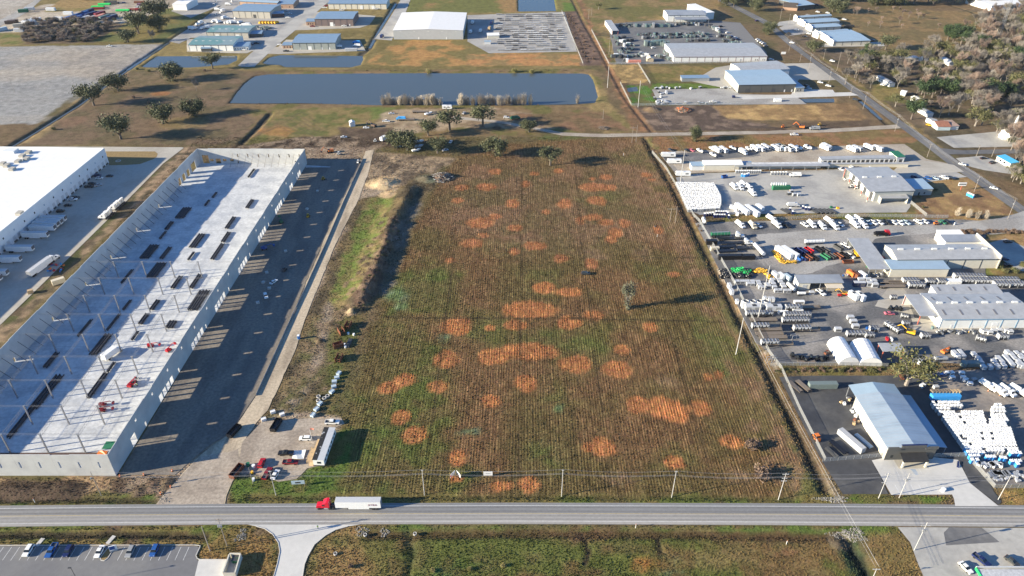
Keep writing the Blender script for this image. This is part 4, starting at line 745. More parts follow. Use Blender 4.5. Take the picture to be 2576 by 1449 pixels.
# fabric shelters
def tent(x0, x1, yb, top, label):
    a, b_ = Vector(q('R3', x0, yb)), Vector(q('R3', x1, yb)); W = (b_-a).length; far = Vector(q('R3', *top)); Lh = (far-a).length
    ang = math.atan2(far.y-a.y, far.x-a.x); root = link('fabric_shelter', None, None, (a.x, a.y, 0), ang)
    prof = [(0,0),(.02,1.6),(.08,2.8),(.18,3.7),(.33,4.4),(.5,4.65),(.67,4.4),(.82,3.7),(.92,2.8),(.98,1.6),(1,0)]; nb = 6; n = len(prof)
    for k in range(nb):
        m = MB(); vs = []
        for i, xx in enumerate((0, .5, 1)):
            X = Lh*(k+xx)/nb + (.02 if xx == 0 else -.02 if xx == 1 else 0); sag = .12 if xx == .5 else 0
            vs += [(X, -W*p, max(0, z-sag)) for p, z in prof]
        fs = []
        for r in range(2): fs += [(r*n+i, r*n+i+1, (r+1)*n+i+1, (r+1)*n+i) for i in range(n-1)]
        part('cover_panel', m.add(vs, fs), 'fabric', root)
        part('rib', MB().add([(Lh*k/nb+d, -W*p, z-.06) for d in (0, .1) for p, z in prof], [(i, i+1, n+i+1, n+i) for i in range(n-1)]), 'steel', root)
    for X in (0.05, Lh-.05):
        part('end_curtain', MB().add([(X, -W*p, z*.97) for p, z in prof], [tuple(range(n))]), mat('fabric_end', (.7,.7,.69), .7, .05, 1.2), root)
    tag(root, label, 'tent', 'white fabric shelters')
tent(1890, 2158, 1175, (1722, 890), 'white arched fabric shelter beside the scrap frames'); tent(2168, 2472, 1180, (2030, 905), 'white arched fabric shelter beside the rusty-post canopy')
# blue-roofed shop with dark front
a = Vector(q('t33',1165,282)); b_ = Vector(q('t33',1655,272)); L_ = (b_-a).length
far = q('t32',835,1085,6.2); Wd = far[1]-a.y
b = shed('new metal building with blue-grey gable roof and dark front facade', ('t33',1165,282), ('t33',1655,272), 6.2, 1.5, depth=Wd, ridge='y', wall='wall_dark', end='wall_tan', roof=mat('roof_panel', (.4,.47,.53), .45, .06, .3, metal=.25, c2=(.33,.4,.47), c2scale=.25, stretch=(.2, 1, 1)))
part('parapet', MB().box(L_*.25, L_*.75, -.45, -.01, 6.4, 8.1), 'wall_dark', b); part('parapet', MB().box(-.2, L_*.249, -.44, -.01, 5.8, 7.0), 'wall_dark', b); part('parapet', MB().box(L_*.751, L_+.2, -.44, -.01, 5.8, 7.0), 'wall_dark', b)
for k in range(int(Wd/1.5)):
    yy = 1+k*1.5; part('roof_seam', MB().add([(-.2,yy,6.42),(L_/2,yy,7.9),(L_/2,yy+.28,7.9),(-.2,yy+.28,6.42)],[(0,1,2,3)]).add([(L_/2,yy,7.9),(L_+.2,yy,6.42),(L_+.2,yy+.28,6.42),(L_/2,yy+.28,7.9)],[(0,1,2,3)]), 'roof_ltblue', b)
part('coping', MB().box(L_*.24, L_*.76, -.5, .1, 8.11, 8.25), 'navy', b)
part('awning', MB().add([(L_*.25,-.5,4.2),(L_*.78,-.5,4.2),(L_*.76,-4.5,3.3),(L_*.24,-4.5,3.3),(L_*.25,-.5,4.4),(L_*.78,-.5,4.4),(L_*.76,-4.5,3.5),(L_*.24,-4.5,3.5)], [(3,2,1,0),(4,5,6,7),(0,1,5,4),(1,2,6,5),(2,3,7,6),(3,0,4,7)]), 'roof_black', b)
for u in (.27, .74): part('column', MB().box(L_*u-.35, L_*u+.35, -4.3, -3.7, 0, 3.3), 'wall_cream', b)
for u in (.13, .86): part('window', MB().box(L_*u-.5, L_*u+.5, -.06, -.005, 1.2, 2.6), 'glass', b)
part('doors', MB().box(L_*.4, L_*.6, -.06, -.005, .05, 2.6), 'glass', b); part('porch_floor', MB().box(L_*.2, L_*.8, -4.6, -.02, .0, .06), 'wall_tan', b)
part('side_canopy', MB().add([(L_+.05,2,4.6),(L_+5.5,2,3.9),(L_+5.5,Wd+2,3.9),(L_+.05,Wd+2,4.6),(L_+.05,2,4.75),(L_+5.5,2,4.05),(L_+5.5,Wd+2,4.05),(L_+.05,Wd+2,4.75)], [(3,2,1,0),(4,5,6,7),(0,1,5,4),(1,2,6,5),(2,3,7,6),(3,0,4,7)]), 'roof_blue', b)
for k in range(6): part('post', MB().box(L_+5.2, L_+5.4, 2.3+k*(Wd-1)/5, 2.5+k*(Wd-1)/5, 0, 3.9), 'steel', b)
part('rear_canopy', MB().add([(-.3,Wd+.4,6.0),(L_/2,Wd+.4,7.5),(L_/2,Wd+7,7.5),(-.3,Wd+7,6.0),(L_+.3,Wd+.4,6.0),(L_+.3,Wd+7,6.0)], [(0,1,2,3),(1,4,5,2)]), 'roof_ltblue', b)
for x in (.2, L_/2, L_-.2): part('post', MB().box(x-.15, x+.15, Wd+6.5, Wd+6.8, 0, 5.9 if x != L_/2 else 7.4), 'steel', b)
for k in range(3): part('roll_door', MB().box(-.08, -.005, Wd*(.5+.16*k), Wd*(.5+.16*k)+4, 0, 4.2), 'door_white', b)
# filling station canopy
b = shed('ribbed grey canopy roof with green fascia on the concrete forecourt', ('t33',2110,1375), ('t33',2760,1375), 5, .3, depth=-11, ridge='mono', sides='', roof=mat('roof_ribbed', (.5,.5,.5), .5, .25, 1.2, stretch=(3, .05, 1)), eave=True, name='canopy')
part('fascia', MB().box(-.6, -.36, -11, .3, 4.4, 5.4), 'lime', b); part('fascia', MB().box(-.35, 45, .31, .6, 4.5, 5.5), 'lightgrey', b)
for x in (4, 14, 24): part('column', MB().box(x, x+.6, -6, -5.4, 0, 5), 'lightgrey', b)
# ------------------------------------------------------------------ white distribution warehouse on the left
root = link('warehouse', None, None, (0, 0, 0))
W0, W1 = Vector((-287.0, 270.0)), Vector((-280.2, 473.0)); u = (W1-W0).normalized(); nL = Vector((-u.y, u.x)); LW = (W1-W0).length
def wq(s, d, z): p = W0 + u*s + nL*d; return (p.x, p.y, z)
def wbox(mb, s0, s1, d0, d1, z0, z1): return mb.add([wq(s0,d0,z0),wq(s1,d0,z0),wq(s1,d1,z0),wq(s0,d1,z0),wq(s0,d0,z1),wq(s1,d0,z1),wq(s1,d1,z1),wq(s0,d1,z1)], [(0,1,2,3),(7,6,5,4),(0,4,5,1),(1,5,6,2),(2,6,7,3),(3,7,4,0)])
mat('warehouse_wall', (.66,.68,.69), .8, .04, .3)
npan = 20; pw = LW/npan
for k in range(npan):
    part('wall_panel', wbox(MB(), k*pw+.03, (k+1)*pw-.03, .0, .3, 0, 11.2), 'warehouse_wall', root)
    for f in (.28, .72):
        s = (k+f)*pw; d = part('dock_door', wbox(MB(), s-1.25, s+1.25, -.06, -.003, 1.2, 3.9), 'lightgrey', root); part('bumper', wbox(MB(), s-1.4, s+1.4, -.3, -.004, .2, 1.1), 'trim_dark', root)
    s = (k+.5)*pw; part('window', wbox(MB(), s-.5, s+.5, -.05, -.003, 6.2, 7.3), 'glass' if k % 3 else 'roof_blue', root)
part('wall_panel', wbox(MB(), LW-.3, LW, .31, 95, 0, 11.2), 'warehouse_wall', root); part('wall_panel', wbox(MB(), 0, LW, 95.01, 95.3, 0, 11.4), 'warehouse_wall', root)
part('roof', wbox(MB(), 0, LW-.31, .31, 95, 9.6, 9.9), 'roof_white', root)
for i, (x, y) in enumerate(((290,90),(225,125),(270,155),(30,205),(70,225),(125,260),(200,705),(185,180))):
    p = q('t01', x, y, 10); part('roof_unit', MB().box(p[0]-1.5, p[0]+1.5, p[1]-2, p[1]+2, 9.92, 11.4), 'wall_tan', root)
part('roof_curb', MB().box(*(lambda p: (p[0]-4, p[0]+4, p[1]-3, p[1]+3))(q('t01',110,80,10)), 9.92, 11.6), 'warehouse_wall', root)
tag(root, 'long white warehouse with flat white roof and loading dock doors', 'warehouse')
# ------------------------------------------------------------------ tilt-up concrete shell under construction
shell = link('building_shell', None, None, (0, 0, 0)); tag(shell, 'roofless concrete shell of a new warehouse with steel columns and braced walls', 'building site')
NR, FRc, NL, FLc = Vector((-148.6,190)), Vector((-142.2,471.5)), Vector((-226.3,190)), Vector((-216.3,472.3))
sheet('floor_slab', [NR, FRc, FLc, NL], 'slab', .05, f=None)
HT = 11.1
def wallrun(p0, p1, pan, ops, notch=()):
    d = (p1-p0); Lr = d.length; d.normalize(); n = Vector((-d.y, d.x)); np_ = max(1, round(Lr/pan)); pw_ = Lr/np_
    for k in range(np_):
        a0, a1 = k*pw_+.02, (k+1)*pw_-.02; m = MB(); cuts = sorted({a0, a1} | {max(a0, min(a1, x)) for o in ops for x in o[:2]})
        for c0, c1 in zip(cuts, cuts[1:]):
            if c1-c0 < .01: continue
            mid_ = (c0+c1)/2; zs = [0]; hs = sorted((o[2], o[3]) for o in ops if o[0] < mid_ < o[1]); z = 0; ht = HT - (.0 if (k % 4) else .25)
            for lo_, hi_ in hs + [(ht, ht)]:
                if lo_ - z > .01:
                    P_ = [p0+d*c0, p0+d*c1, p0+d*c1+n*.28, p0+d*c0+n*.28]
                    m.add([(p.x, p.y, z) for p in P_]+[(p.x, p.y, lo_) for p in P_], [(3,2,1,0),(4,5,6,7),(0,1,5,4),(1,2,6,5),(2,3,7,6),(3,0,4,7)])
                z = hi_
        part('wall_panel', m, 'tilt_concrete', shell)
    return d, n
rops = []
for s, cnt in ((258.5,2),(239,2),(207,4),(173.5,4),(139.5,4),(105,4),(75,4),(40,4)):
    for k in range(cnt): rops.append((s+k*3.65, s+k*3.65+2.7, 0, 3.5))
rops += [(14.5, 18.2, 0, 4.6)]
for k in range(17): rops.append((21.3+k*15.2-.55, 21.3+k*15.2+.55, 7.4, 8.6))
for s in (256,225,192.7,158,124,92.1,59.7,26.2): rops.append((s-.5, s+.5, .1, 2.3))
rops = [o for i, o in enumerate(rops) if not any(abs((o[0]+o[1])/2-(p[0]+p[1])/2) < 2 and o[2] < 5 and p[2] < 5 and j < i for j, p in enumerate(rops))]
wallrun(NR, FRc, 7.6, rops)
wallrun(NL, NR, 7.3, [((NR-NL).length-(4.6+7.35*k)-.32, (NR-NL).length-(4.6+7.35*k)+.32, 4.1, 7.3) for k in range(10)])
fo = [(x-.35, x+.35, 4.7, 7.2) for x in (27,34,41.3,48.4,55.6,62.6,69.6)] + [(x-.4, x+.4, .1, 2.2) for x in (26.4,66.4)] + [(2,6.5,.1,6.2),(7,9.6,1.6,3.4),(11,14.5,0,3.6),(16,18.5,1.6,3.4),(21,23.6,1.6,3.4)]
wallrun(FLc, FRc, 7.3, fo)
lo = [(246.5,250.5,0,4.6),(253.5,257.5,0,4.6),(260.5,264.5,0,4.6),(268,275,0,5.5)] + [(y_-190.5, y_-189.5, .1, 2.3) for y_ in [q('t01', *p)[1] for p in ((1800,420),(1600,640),(1375,880),(1125,1155),(870,1425))] + [q('t02', *p)[1] for p in ((545,330),(170,742))]]
xo0 = lambda y: (y-190)*.035
dL, nLft = wallrun(NL, FLc, 7.6, lo)
for k in range(46):                              # braces on the long wall
    s = 8+k*5.85
    if 243 < s: continue
    p = NL + dL*s; br = MB().bar((p.x+.3, p.y, 7.3), (p.x+6.2, p.y, .1), .16); part('wall_brace', br, 'darksteel', shell)
for k in range(11):
    x = FLc.x + 24 + k*4.7; part('wall_brace', MB().bar((x, FLc.y-.4, 7.6), (x-1.5, FLc.y-6.5, .1), .13), 'oldwood', shell)
for k in range(1, 19): y_ = 190+k*15.6; struct('slab_joint', MB().quad((-226+xo0(y_),y_-.1,.056),(-148.6+(y_-190)*.0227,y_-.1,.056),(-148.6+(y_-190)*.0227,y_+.1,.056),(-226+xo0(y_),y_+.1,.056)), mat('joint', (.36,.37,.38), .9, .2, 1))
# columns, girders and joists already up in the near half
cx = [-209, -194, -179.2, -164.8]; cy = [201.5 + 15.6*k for k in range(9)]
mat('girder', (.22,.22,.23), .6, .1)
def xo(y): return (y-265)*.012
def truss(mb, p0, p1, dep, nseg, w):
    p0, p1 = Vector(p0), Vector(p1); mb.bar(p0, p1, w); dz = Vector((0,0,-dep)); mb.bar(p0+dz, p1+dz, w)
    for i in range(nseg):
        a_ = p0+(p1-p0)*(i/nseg); m_ = p0+(p1-p0)*((i+.5)/nseg)+dz; c_ = p0+(p1-p0)*((i+1)/nseg); mb.bar(a_, m_, w*.7); mb.bar(m_, c_, w*.7)
for j, y in enumerate(cy):
    for i, x in enumerate(cx):
        X = x + xo(y); part('column', MB().box(X-.22, X+.22, y-.22, y+.22, .05, 10), 'girder', shell); part('column_cap', MB().box(X-.5, X+.5, y-.12, y+.12, 10.01, 10.35), 'galv', shell)
        if j: m = MB(); truss(m, (X, y-15.4, 10.25), (X, y-.2, 10.25), 1.3, 9, .07); part('joist_girder', m, 'girder', shell)
    xs_ = [-223 + xo(y)*2] + [x+xo(y) for x in cx] + [-147.5+xo(y)*1.8]
    for x0, x1 in zip(xs_, xs_[1:]):
        m = MB(); truss(m, (x0+.3, y, 10.42), (x1-.3, y, 10.42), .7, 10, .05); part('roof_joist', m, 'girder', shell)
# slab strip at the near end that is still dark backfill
sheet('backfill', qs('t03', [(-300,212),(1085,205),(1090,232),(-300,232)], 0.0), mat('dark_soil', (.09,.055,.045), .95, .3, 1), .07, f=None, hardground=False)
sheet('wing_wall_path', [q('t11',500,215), q('t11',750,232), q('t11',750,238), q('t11',500,240)], 'slab', .3, f=None, hardground=False)
# ================================================================== PROTOTYPES
def wheels(xs, w, r, n=10, wd=.25):
    out = []
    for x in xs:
        for s in (-1, 1): out.append(('wheel', MB().cyl((x, s*(w-wd), r), (x, s*w, r), r, n=n), 'tyre'))
    return out
def lights(xf, xr, y, z):
    o = []
    for s in (-1, 1): o += [('headlight', MB().box(xf-.08, xf+.02, s*y-.18, s*y+.18, z-.1, z+.08), 'lamp'), ('tail_light', MB().box(xr-.02, xr+.06, s*y-.14, s*y+.14, z-.05, z+.15), 'tail')]
    return o
SEDAN = Proto('car', 'car', [('body', MB().prism([(-2.35,.32),(2.3,.32),(2.38,.62),(2.2,.82),(.95,.95),(-1.65,1.0),(-2.3,.95),(-2.4,.6)], -.9, .9), 'white'),
    ('windows', MB().taper((-1.75,1.05,-.84,.84), .96, (-1.0,.25,-.66,.66), 1.4), 'glass'), ('roof', MB().taper((-1.08,.33,-.69,.69), 1.401, (-.95,.2,-.6,.6), 1.47), 'white')] + wheels((-1.4,1.45), .92, .33) + lights(2.3, -2.36, .62, .7))
SUV = Proto('car', 'car', [('body', MB().prism([(-2.35,.38),(2.3,.38),(2.4,.75),(2.25,1.0),(1.05,1.12),(-2.3,1.15),(-2.42,.7)], -.95, .95), 'white'),
    ('windows', MB().taper((-2.25,1.1,-.9,.9), 1.13, (-1.9,.35,-.74,.74), 1.62), 'glass'), ('roof', MB().taper((-2.0,.42,-.77,.77), 1.621, (-1.85,.3,-.68,.68), 1.72), 'white')] + wheels((-1.4,1.45), .97, .37) + lights(2.32, -2.38, .68, .85))
PICKUP = Proto('pickup_truck', 'pickup truck', [('body', MB().prism([(-2.9,.5),(2.8,.5),(2.95,.8),(2.9,1.1),(1.3,1.2),(-.9,1.22),(-.9,.85),(-2.9,.85)], -.98, .98), 'white'),
    ('bed_side', MB().box(-2.9,-.9,-.98,-.88,.851,1.22), 'white'), ('bed_side', MB().box(-2.9,-.9,.88,.98,.851,1.22), 'white'), ('tailgate', MB().box(-2.92,-2.82,-.87,.87,.6,1.22), 'white'),
    ('bed', MB().box(-2.8,-.92,-.86,.86,.852,.9), 'darkgrey'), ('windows', MB().taper((-.95,1.35,-.93,.93), 1.21, (-.75,.6,-.76,.76), 1.75), 'glass'), ('roof', MB().taper((-.85,.68,-.79,.79), 1.751, (-.75,.55,-.7,.7), 1.83), 'white')] + wheels((-1.85,1.85), 1.0, .4) + lights(2.88, -2.92, .72, .95))
mat('cab_red', (.55,.01,.03), .3, .03)
def tractor_parts(c='white'):
    return [('chassis', MB().box(-3.2,2.9,-.45,.45,.7,1.05), 'darksteel'), ('cab', MB().prism([(-1.5,1.06),(1.2,1.06),(1.2,2.0),(.75,2.9),(.5,3.1),(-.6,3.75),(-1.5,3.8)], -1.2, 1.2), c),
     ('hood', MB().prism([(1.21,.8),(3.2,.8),(3.3,1.2),(3.15,1.75),(1.21,2.05)], -1.05, 1.05), c), ('windscreen', MB().quad((1.23,-1.05,2.1),(1.23,1.05,2.1),(.8,1.0,2.88),(.8,-1.0,2.88)), 'glass'),
     ('side_window', MB().box(.1,1.0,-1.23,-1.205,2.0,2.7), 'glass'), ('side_window', MB().box(.1,1.0,1.205,1.23,2.0,2.7), 'glass'), ('fuel_tank', MB().cyl((-.9,-.95,.75),(.5,-.95,.75),.33), 'galv'), ('fuel_tank', MB().cyl((-.9,.95,.75),(.5,.95,.75),.33), 'galv'),
     ('bumper', MB().box(3.2,3.4,-1.1,1.1,.45,.85), 'galv'), ('exhaust', MB().cyl((-1.62,-.95,1.1),(-1.62,-.95,4.0),.09), 'galv'), ('exhaust', MB().cyl((-1.62,.95,1.1),(-1.62,.95,4.0),.09), 'galv')] + wheels((2.35,), 1.2, .5) + wheels((-1.6,-2.9), 1.22, .5, wd=.55)
TRACTOR = Proto('truck_tractor', 'truck', tractor_parts())
def trailer_parts(L=16.15, c='white'):
    h = L/2; P_ = [('box_body', MB().box(-h,h,-1.3,1.3,1.2,4.05), c), ('roof', MB().box(-h+.05,h-.05,-1.25,1.25,4.051,4.1), 'lightgrey'), ('rear_frame', MB().box(-h-.06,-h-.002,-1.3,1.3,1.1,4.06), 'galv'),
      ('skirt', MB().box(-h+4.2,h-4.5,-1.28,-1.22,.55,1.19), c), ('skirt', MB().box(-h+4.2,h-4.5,1.22,1.28,.55,1.19), c), ('landing_leg', MB().box(h-4.2,h-4.0,-1,-.8,.05,1.19), 'darksteel'), ('landing_leg', MB().box(h-4.2,h-4.0,.8,1,.05,1.19), 'darksteel')]
    for k in range(1, 13): x = -h + L*k/13; P_.append(('side_post', MB().box(x-.03,x+.03,-1.33,-1.301,1.25,4.0), c))
    return P_ + wheels((-h+1.6,-h+2.85), 1.28, .5, wd=.55)
TRAILER = Proto('semi_trailer', 'trailer', trailer_parts())
REEFER = Proto('semi_trailer', 'trailer', trailer_parts(14.6) + [('reefer_unit', MB().box(7.302,7.75,-1.05,1.05,2.2,3.9), 'darkgrey')])
BOXTRUCK = Proto('box_truck', 'truck', [('chassis', MB().box(-3.5,3.4,-.45,.45,.6,.95), 'darksteel'), ('box_body', MB().box(-3.6,1.6,-1.2,1.2,1.0,3.6), 'white'), ('cab', MB().prism([(1.7,.7),(3.6,.7),(3.6,1.5),(3.1,1.7),(2.8,2.6),(1.7,2.65)], -1.1, 1.1), 'white'), ('windscreen', MB().quad((3.13,-1,1.72),(3.13,1,1.72),(2.84,.95,2.55),(2.84,-.95,2.55)), 'glass')] + wheels((2.7,-2.2), 1.12, .45))
UTIL = Proto('utility_truck', 'truck', [('chassis', MB().box(-3.6,3.2,-.45,.45,.6,.95), 'darksteel'), ('service_body', MB().box(-3.6,1.2,-1.2,1.2,.96,2.0), 'white'), ('tank', MB().cyl((-3.2,0,2.3),(.9,0,2.3),.75,n=10), 'white'), ('cab', MB().prism([(1.3,.7),(4.0,.7),(4.1,1.2),(3.9,1.6),(2.9,1.75),(2.6,2.6),(1.3,2.65)], -1.15, 1.15), 'white'), ('windscreen', MB().quad((2.93,-1.05,1.76),(2.93,1.05,1.76),(2.64,1,2.55),(2.64,-1,2.55)), 'glass')] + wheels((3.0,-2.2), 1.16, .48))
TANKER = Proto('tank_trailer', 'trailer', [('tank', MB().cyl((-5.5,0,2.2),(5.5,0,2.2),1.1,n=12), 'white'), ('frame', MB().box(-5.5,5.5,-.5,.5,.75,1.12), 'darksteel'), ('walkway', MB().box(-5,5,-.35,.35,3.3,3.38), 'galv')] + wheels((-4.4,-3.1), 1.2, .48, wd=.5) + [('band', MB().cyl((x-.06,0,2.2),(x+.06,0,2.2),1.14,n=12), 'galv') for x in (-4,-2,0,2,4)])
FLATBED = Proto('flatbed_trailer', 'trailer', [('deck', MB().box(-6.5,6.5,-1.25,1.25,1.1,1.3), 'oldwood'), ('beam', MB().box(-6.4,6.4,-.6,-.4,.75,1.09), 'darksteel'), ('beam', MB().box(-6.4,6.4,.4,.6,.75,1.09), 'darksteel'), ('headboard', MB().box(6.4,6.5,-1.2,1.2,1.31,2.0), 'darksteel')] + wheels((-5.4,-4.1), 1.2, .48, wd=.5))
CARAVAN = Proto('caravan', 'caravan', [('body', MB().prism([(-4,.6),(3.8,.6),(4.1,1.4),(3.7,3.0),(3.3,3.2),(-3.8,3.2),(-4,3.0)], -1.25, 1.25), 'white'), ('window', MB().box(-2.8,-1.2,-1.275,-1.252,1.6,2.4), 'glass'), ('window', MB().box(.2,1.6,-1.275,-1.252,1.6,2.4), 'glass'), ('window', MB().box(-2.8,-1.2,1.252,1.275,1.6,2.4), 'glass'), ('front_window', MB().quad((4.06,-.9,1.7),(4.06,.9,1.7),(3.84,.9,2.6),(3.84,-.9,2.6)), 'glass'), ('roof_unit', MB().box(-.5,.5,-.4,.4,3.21,3.5), 'lightgrey'), ('drawbar', MB().box(3.9,5.2,-.1,.1,.5,.62), 'darksteel')] + wheels((-.5,.4), 1.2, .35))
BOAT = Proto('boat', 'boat', [('hull', MB().add([(-3,-1,.6),(1.5,-1.05,.6),(3.4,0,.75),(1.5,1.05,.6),(-3,1,.6),(-3,-1.1,1.5),(1.5,-1.2,1.6),(3.9,0,1.9),(1.5,1.2,1.6),(-3,1.1,1.5)], [(4,3,2,1,0),(0,1,6,5),(1,2,7,6),(2,3,8,7),(3,4,9,8),(4,0,5,9),(5,6,7,8,9)]), 'white'), ('console', MB().box(-.5,.5,-.4,.4,1.61,2.3), 'glass'), ('trailer_frame', MB().box(-2.5,4.5,-.12,.12,.3,.5), 'darksteel')] + wheels((-1,), .95, .32))
TOILET = Proto('portable_toilet', 'portable toilet', [('body', MB().taper((-.55,.55,-.55,.55), 0, (-.53,.53,-.53,.53), 1.95), 'skyblue'), ('door', MB().box(-.35,.35,-.6,-.555,.1,1.9), 'blue'), ('roof', MB().taper((-.62,.62,-.62,.62), 1.951, (-.42,.42,-.42,.42), 2.3), 'white'), ('vent_pipe', MB().cyl((.35,.35,2.2),(.35,.35,2.6),.06,n=6), 'white')])
CUBE = Proto('cooling_unit', 'cooling unit', [('casing', MB().box(-1.15,1.15,-.85,.85,.12,1.75), 'silver'), ('lid', MB().box(-1.18,-.02,-.88,.88,1.751,1.85), 'lightgrey'), ('lid', MB().box(.02,1.18,-.88,.88,1.751,1.85), 'lightgrey'), ('base', MB().box(-1.2,1.2,-.8,.8,0,.119), 'darksteel'), ('vent', MB().box(-.9,.9,-.88,-.852,.5,1.4), 'darkgrey')])
def chiller_parts(L, fans, H=2.5, W=2.3):
    h = L/2; w = W/2; P_ = [('base', MB().box(-h,h,-w,w,0,.3), 'darksteel'), ('top_deck', MB().box(-h,h,-w,w,H-.15,H), 'silver'), ('end_panel', MB().box(-h-.05,-h+.02,-w,w,.31,H-.16), 'silver'), ('machinery', MB().box(-h+.3,h-.3,-.6,.6,.31,1.3), 'charcoal')]
    for k in range(fans):
        x = -h + L*(k+.5)/fans
        for s in (-1, 1): P_.append(('fan', MB().cyl((x, s*w*.5, H+.001), (x, s*w*.5, H+.16), min(.52, L/fans*.45), n=10), 'darkgrey'))
        for s in (-1, 1): P_.append(('coil', MB().add([(x-L/fans*.42, s*w, 1.35),(x, s*w*.6, 1.35),(x+L/fans*.42, s*w, 1.35),(x+L/fans*.42, s*w, H-.16),(x-L/fans*.42, s*w, H-.16),(x, s*w*.6, H-.16)][:5], [(0,2,3,4)]) if k % 2 else MB().add([(x-L/fans*.4, s*w, H-.2),(x+L/fans*.4, s*w, H-.2),(x, s*w, 1.1)], [(0,1,2)]), 'lightgrey'))
    for x in (-h+.06, 0, h-.06):
        for s in (-1, 1): P_.append(('post', MB().box(x-.06,x+.06,s*(w-.05)-.06,s*(w-.05)+.06,.31,H-.16), 'galv'))
    return P_
CHILL8 = Proto('chiller', 'chiller', chiller_parts(8, 5)); CHILL13 = Proto('chiller', 'chiller', chiller_parts(13, 9)); CHILL4 = Proto('chiller', 'chiller', chiller_parts(4, 3)); TOWER = Proto('cooling_tower', 'cooling tower', [('casing', MB().box(-7,7,-1.6,1.6,0,3.2), 'lightgrey')] + [('fan_ring', MB().cyl((x,0,3.201),(x,0,3.7),1.35,n=14,cap=False), 'lightgrey') for x in (-5.2,-1.8,1.6,5)] + [('fan', MB().cyl((x,0,3.3),(x,0,3.35),1.25,n=14), 'darkgrey') for x in (-5.2,-1.8,1.6,5)])
AHU = Proto('air_handler', 'air handler', [('casing', MB().box(-3.8,3.8,-1.2,1.2,.2,3.0), 'lightgrey'), ('hatch', MB().box(-.5,1.6,-.9,.9,3.001,3.05), 'charcoal'), ('louvre', MB().box(-3.3,-1.2,-1.23,-1.201,.8,2.4), 'grey'), ('louvre', MB().box(.8,3.2,-1.23,-1.201,.8,2.4), 'grey'), ('base', MB().box(-3.8,3.8,-1.1,1.1,0,.199), 'darksteel')])
def container_parts(L, c='blue', roof=None):
    h = L/2; P_ = [('body', MB().box(-h,h,-1.2,1.2,.1,2.6), c), ('door', MB().box(h+.001,h+.06,-1.15,-.02,.2,2.5), roof or c), ('door', MB().box(h+.001,h+.06,.02,1.15,.2,2.5), roof or c), ('roof', MB().box(-h+.05,h-.05,-1.15,1.15,2.601,2.65), roof or c)]
    n = int(L/.55)
    for k in range(n): x = -h+L*(k+.5)/n; P_.append(('rib', MB().box(x-.1,x+.1,-1.26,-1.201,.2,2.5), c))
    return P_
CONT6 = Proto('shipping_container', 'container', container_parts(6.1)); CONT12 = Proto('shipping_container', 'container', container_parts(12.2))
def dumpster_parts(L=6.5):
    h = L/2; P_ = [('floor', MB().box(-h,h,-1.15,1.15,.25,.4), 'rust'), ('side', MB().box(-h,h,-1.2,-1.1,.25,1.9), 'rust'), ('side', MB().box(-h,h,1.1,1.2,.25,1.9), 'rust'), ('end', MB().box(-h,-h+.1,-1.09,1.09,.41,1.9), 'rust'), ('end', MB().box(h-.1,h,-1.09,1.09,.41,1.9), 'rust'), ('load', MB().box(-h+.15,h-.15,-1.05,1.05,.41,1.0), 'black'), ('skid', MB().box(-h,h,-.5,-.35,0,.24), 'darksteel'), ('skid', MB().box(-h,h,.35,.5,0,.24), 'darksteel')]
    for k in range(8): x = -h+L*(k+.5)/8; P_ += [('rib', MB().box(x-.06,x+.06,-1.3,-1.201,.3,1.85), 'rust')]
    return P_
DUMP = Proto('roll_off_dumpster', 'dumpster', dumpster_parts())
TBOX = Proto('trench_box', 'trench box', [('panel', MB().box(-2.4,2.4,-1.2,-1.05,0,2.2), 'rust'), ('panel', MB().box(-2.4,2.4,1.05,1.2,0,2.2), 'rust')] + [('spreader', MB().cyl((x,-1.05,z),(x,1.05,z),.12,n=6), 'rust') for x in (-2,2) for z in (.5,1.7)])
PIPES = Proto('pipe_bundle', 'pipes', [('pipe', MB().cyl((-4,-.8+.4*k,.25+.0),(4,-.8+.4*k,.25),.19,n=6), 'charcoal') for k in range(5)] + [('pipe', MB().cyl((-4,-.6+.4*k,.6),(4,-.6+.4*k,.6),.19,n=6), 'charcoal') for k in range(4)])
BASIN = Proto('catch_basin', 'catch basin', [('box', MB().box(-.8,.8,-.6,.6,0,1.0), 'paleblue'), ('rim', MB().box(-.85,.85,-.65,-.55,1.001,1.1), 'concrete'), ('rim', MB().box(-.85,.85,.55,.65,1.001,1.1), 'concrete')])
RING = Proto('concrete_ring', 'concrete ring', [('ring', MB().cyl((0,0,0),(0,0,.5),.9,n=14,cap=False), 'concrete'), ('inner', MB().cyl((0,0,.5),(0,0,0),.65,n=14,cap=False), 'concrete'), ('rim', MB().add([(r*math.cos(t*math.pi/7), r*math.sin(t*math.pi/7), .5) for r in (.9,.65) for t in range(14)], [(i,(i+1)%14,(i+1)%14+14,i+14) for i in range(14)]), 'concrete')])
LIFT = Proto('boom_lift', 'boom lift', [('chassis', MB().box(-1.6,1.6,-1,1,.5,1.1), 'red'), ('turret', MB().box(-1.8,.6,-.7,.7,1.101,2.0), 'red'), ('boom', MB().bar((-1.2,0,2.1),(4.2,0,2.9),.32), 'red'), ('jib', MB().bar((4.2,0,2.9),(5.2,0,1.6),.22), 'red'), ('basket', MB().box(5.0,5.9,-.8,.8,1.2,2.2), 'red')] + wheels((-1.1,1.1), 1.15, .5, wd=.35))
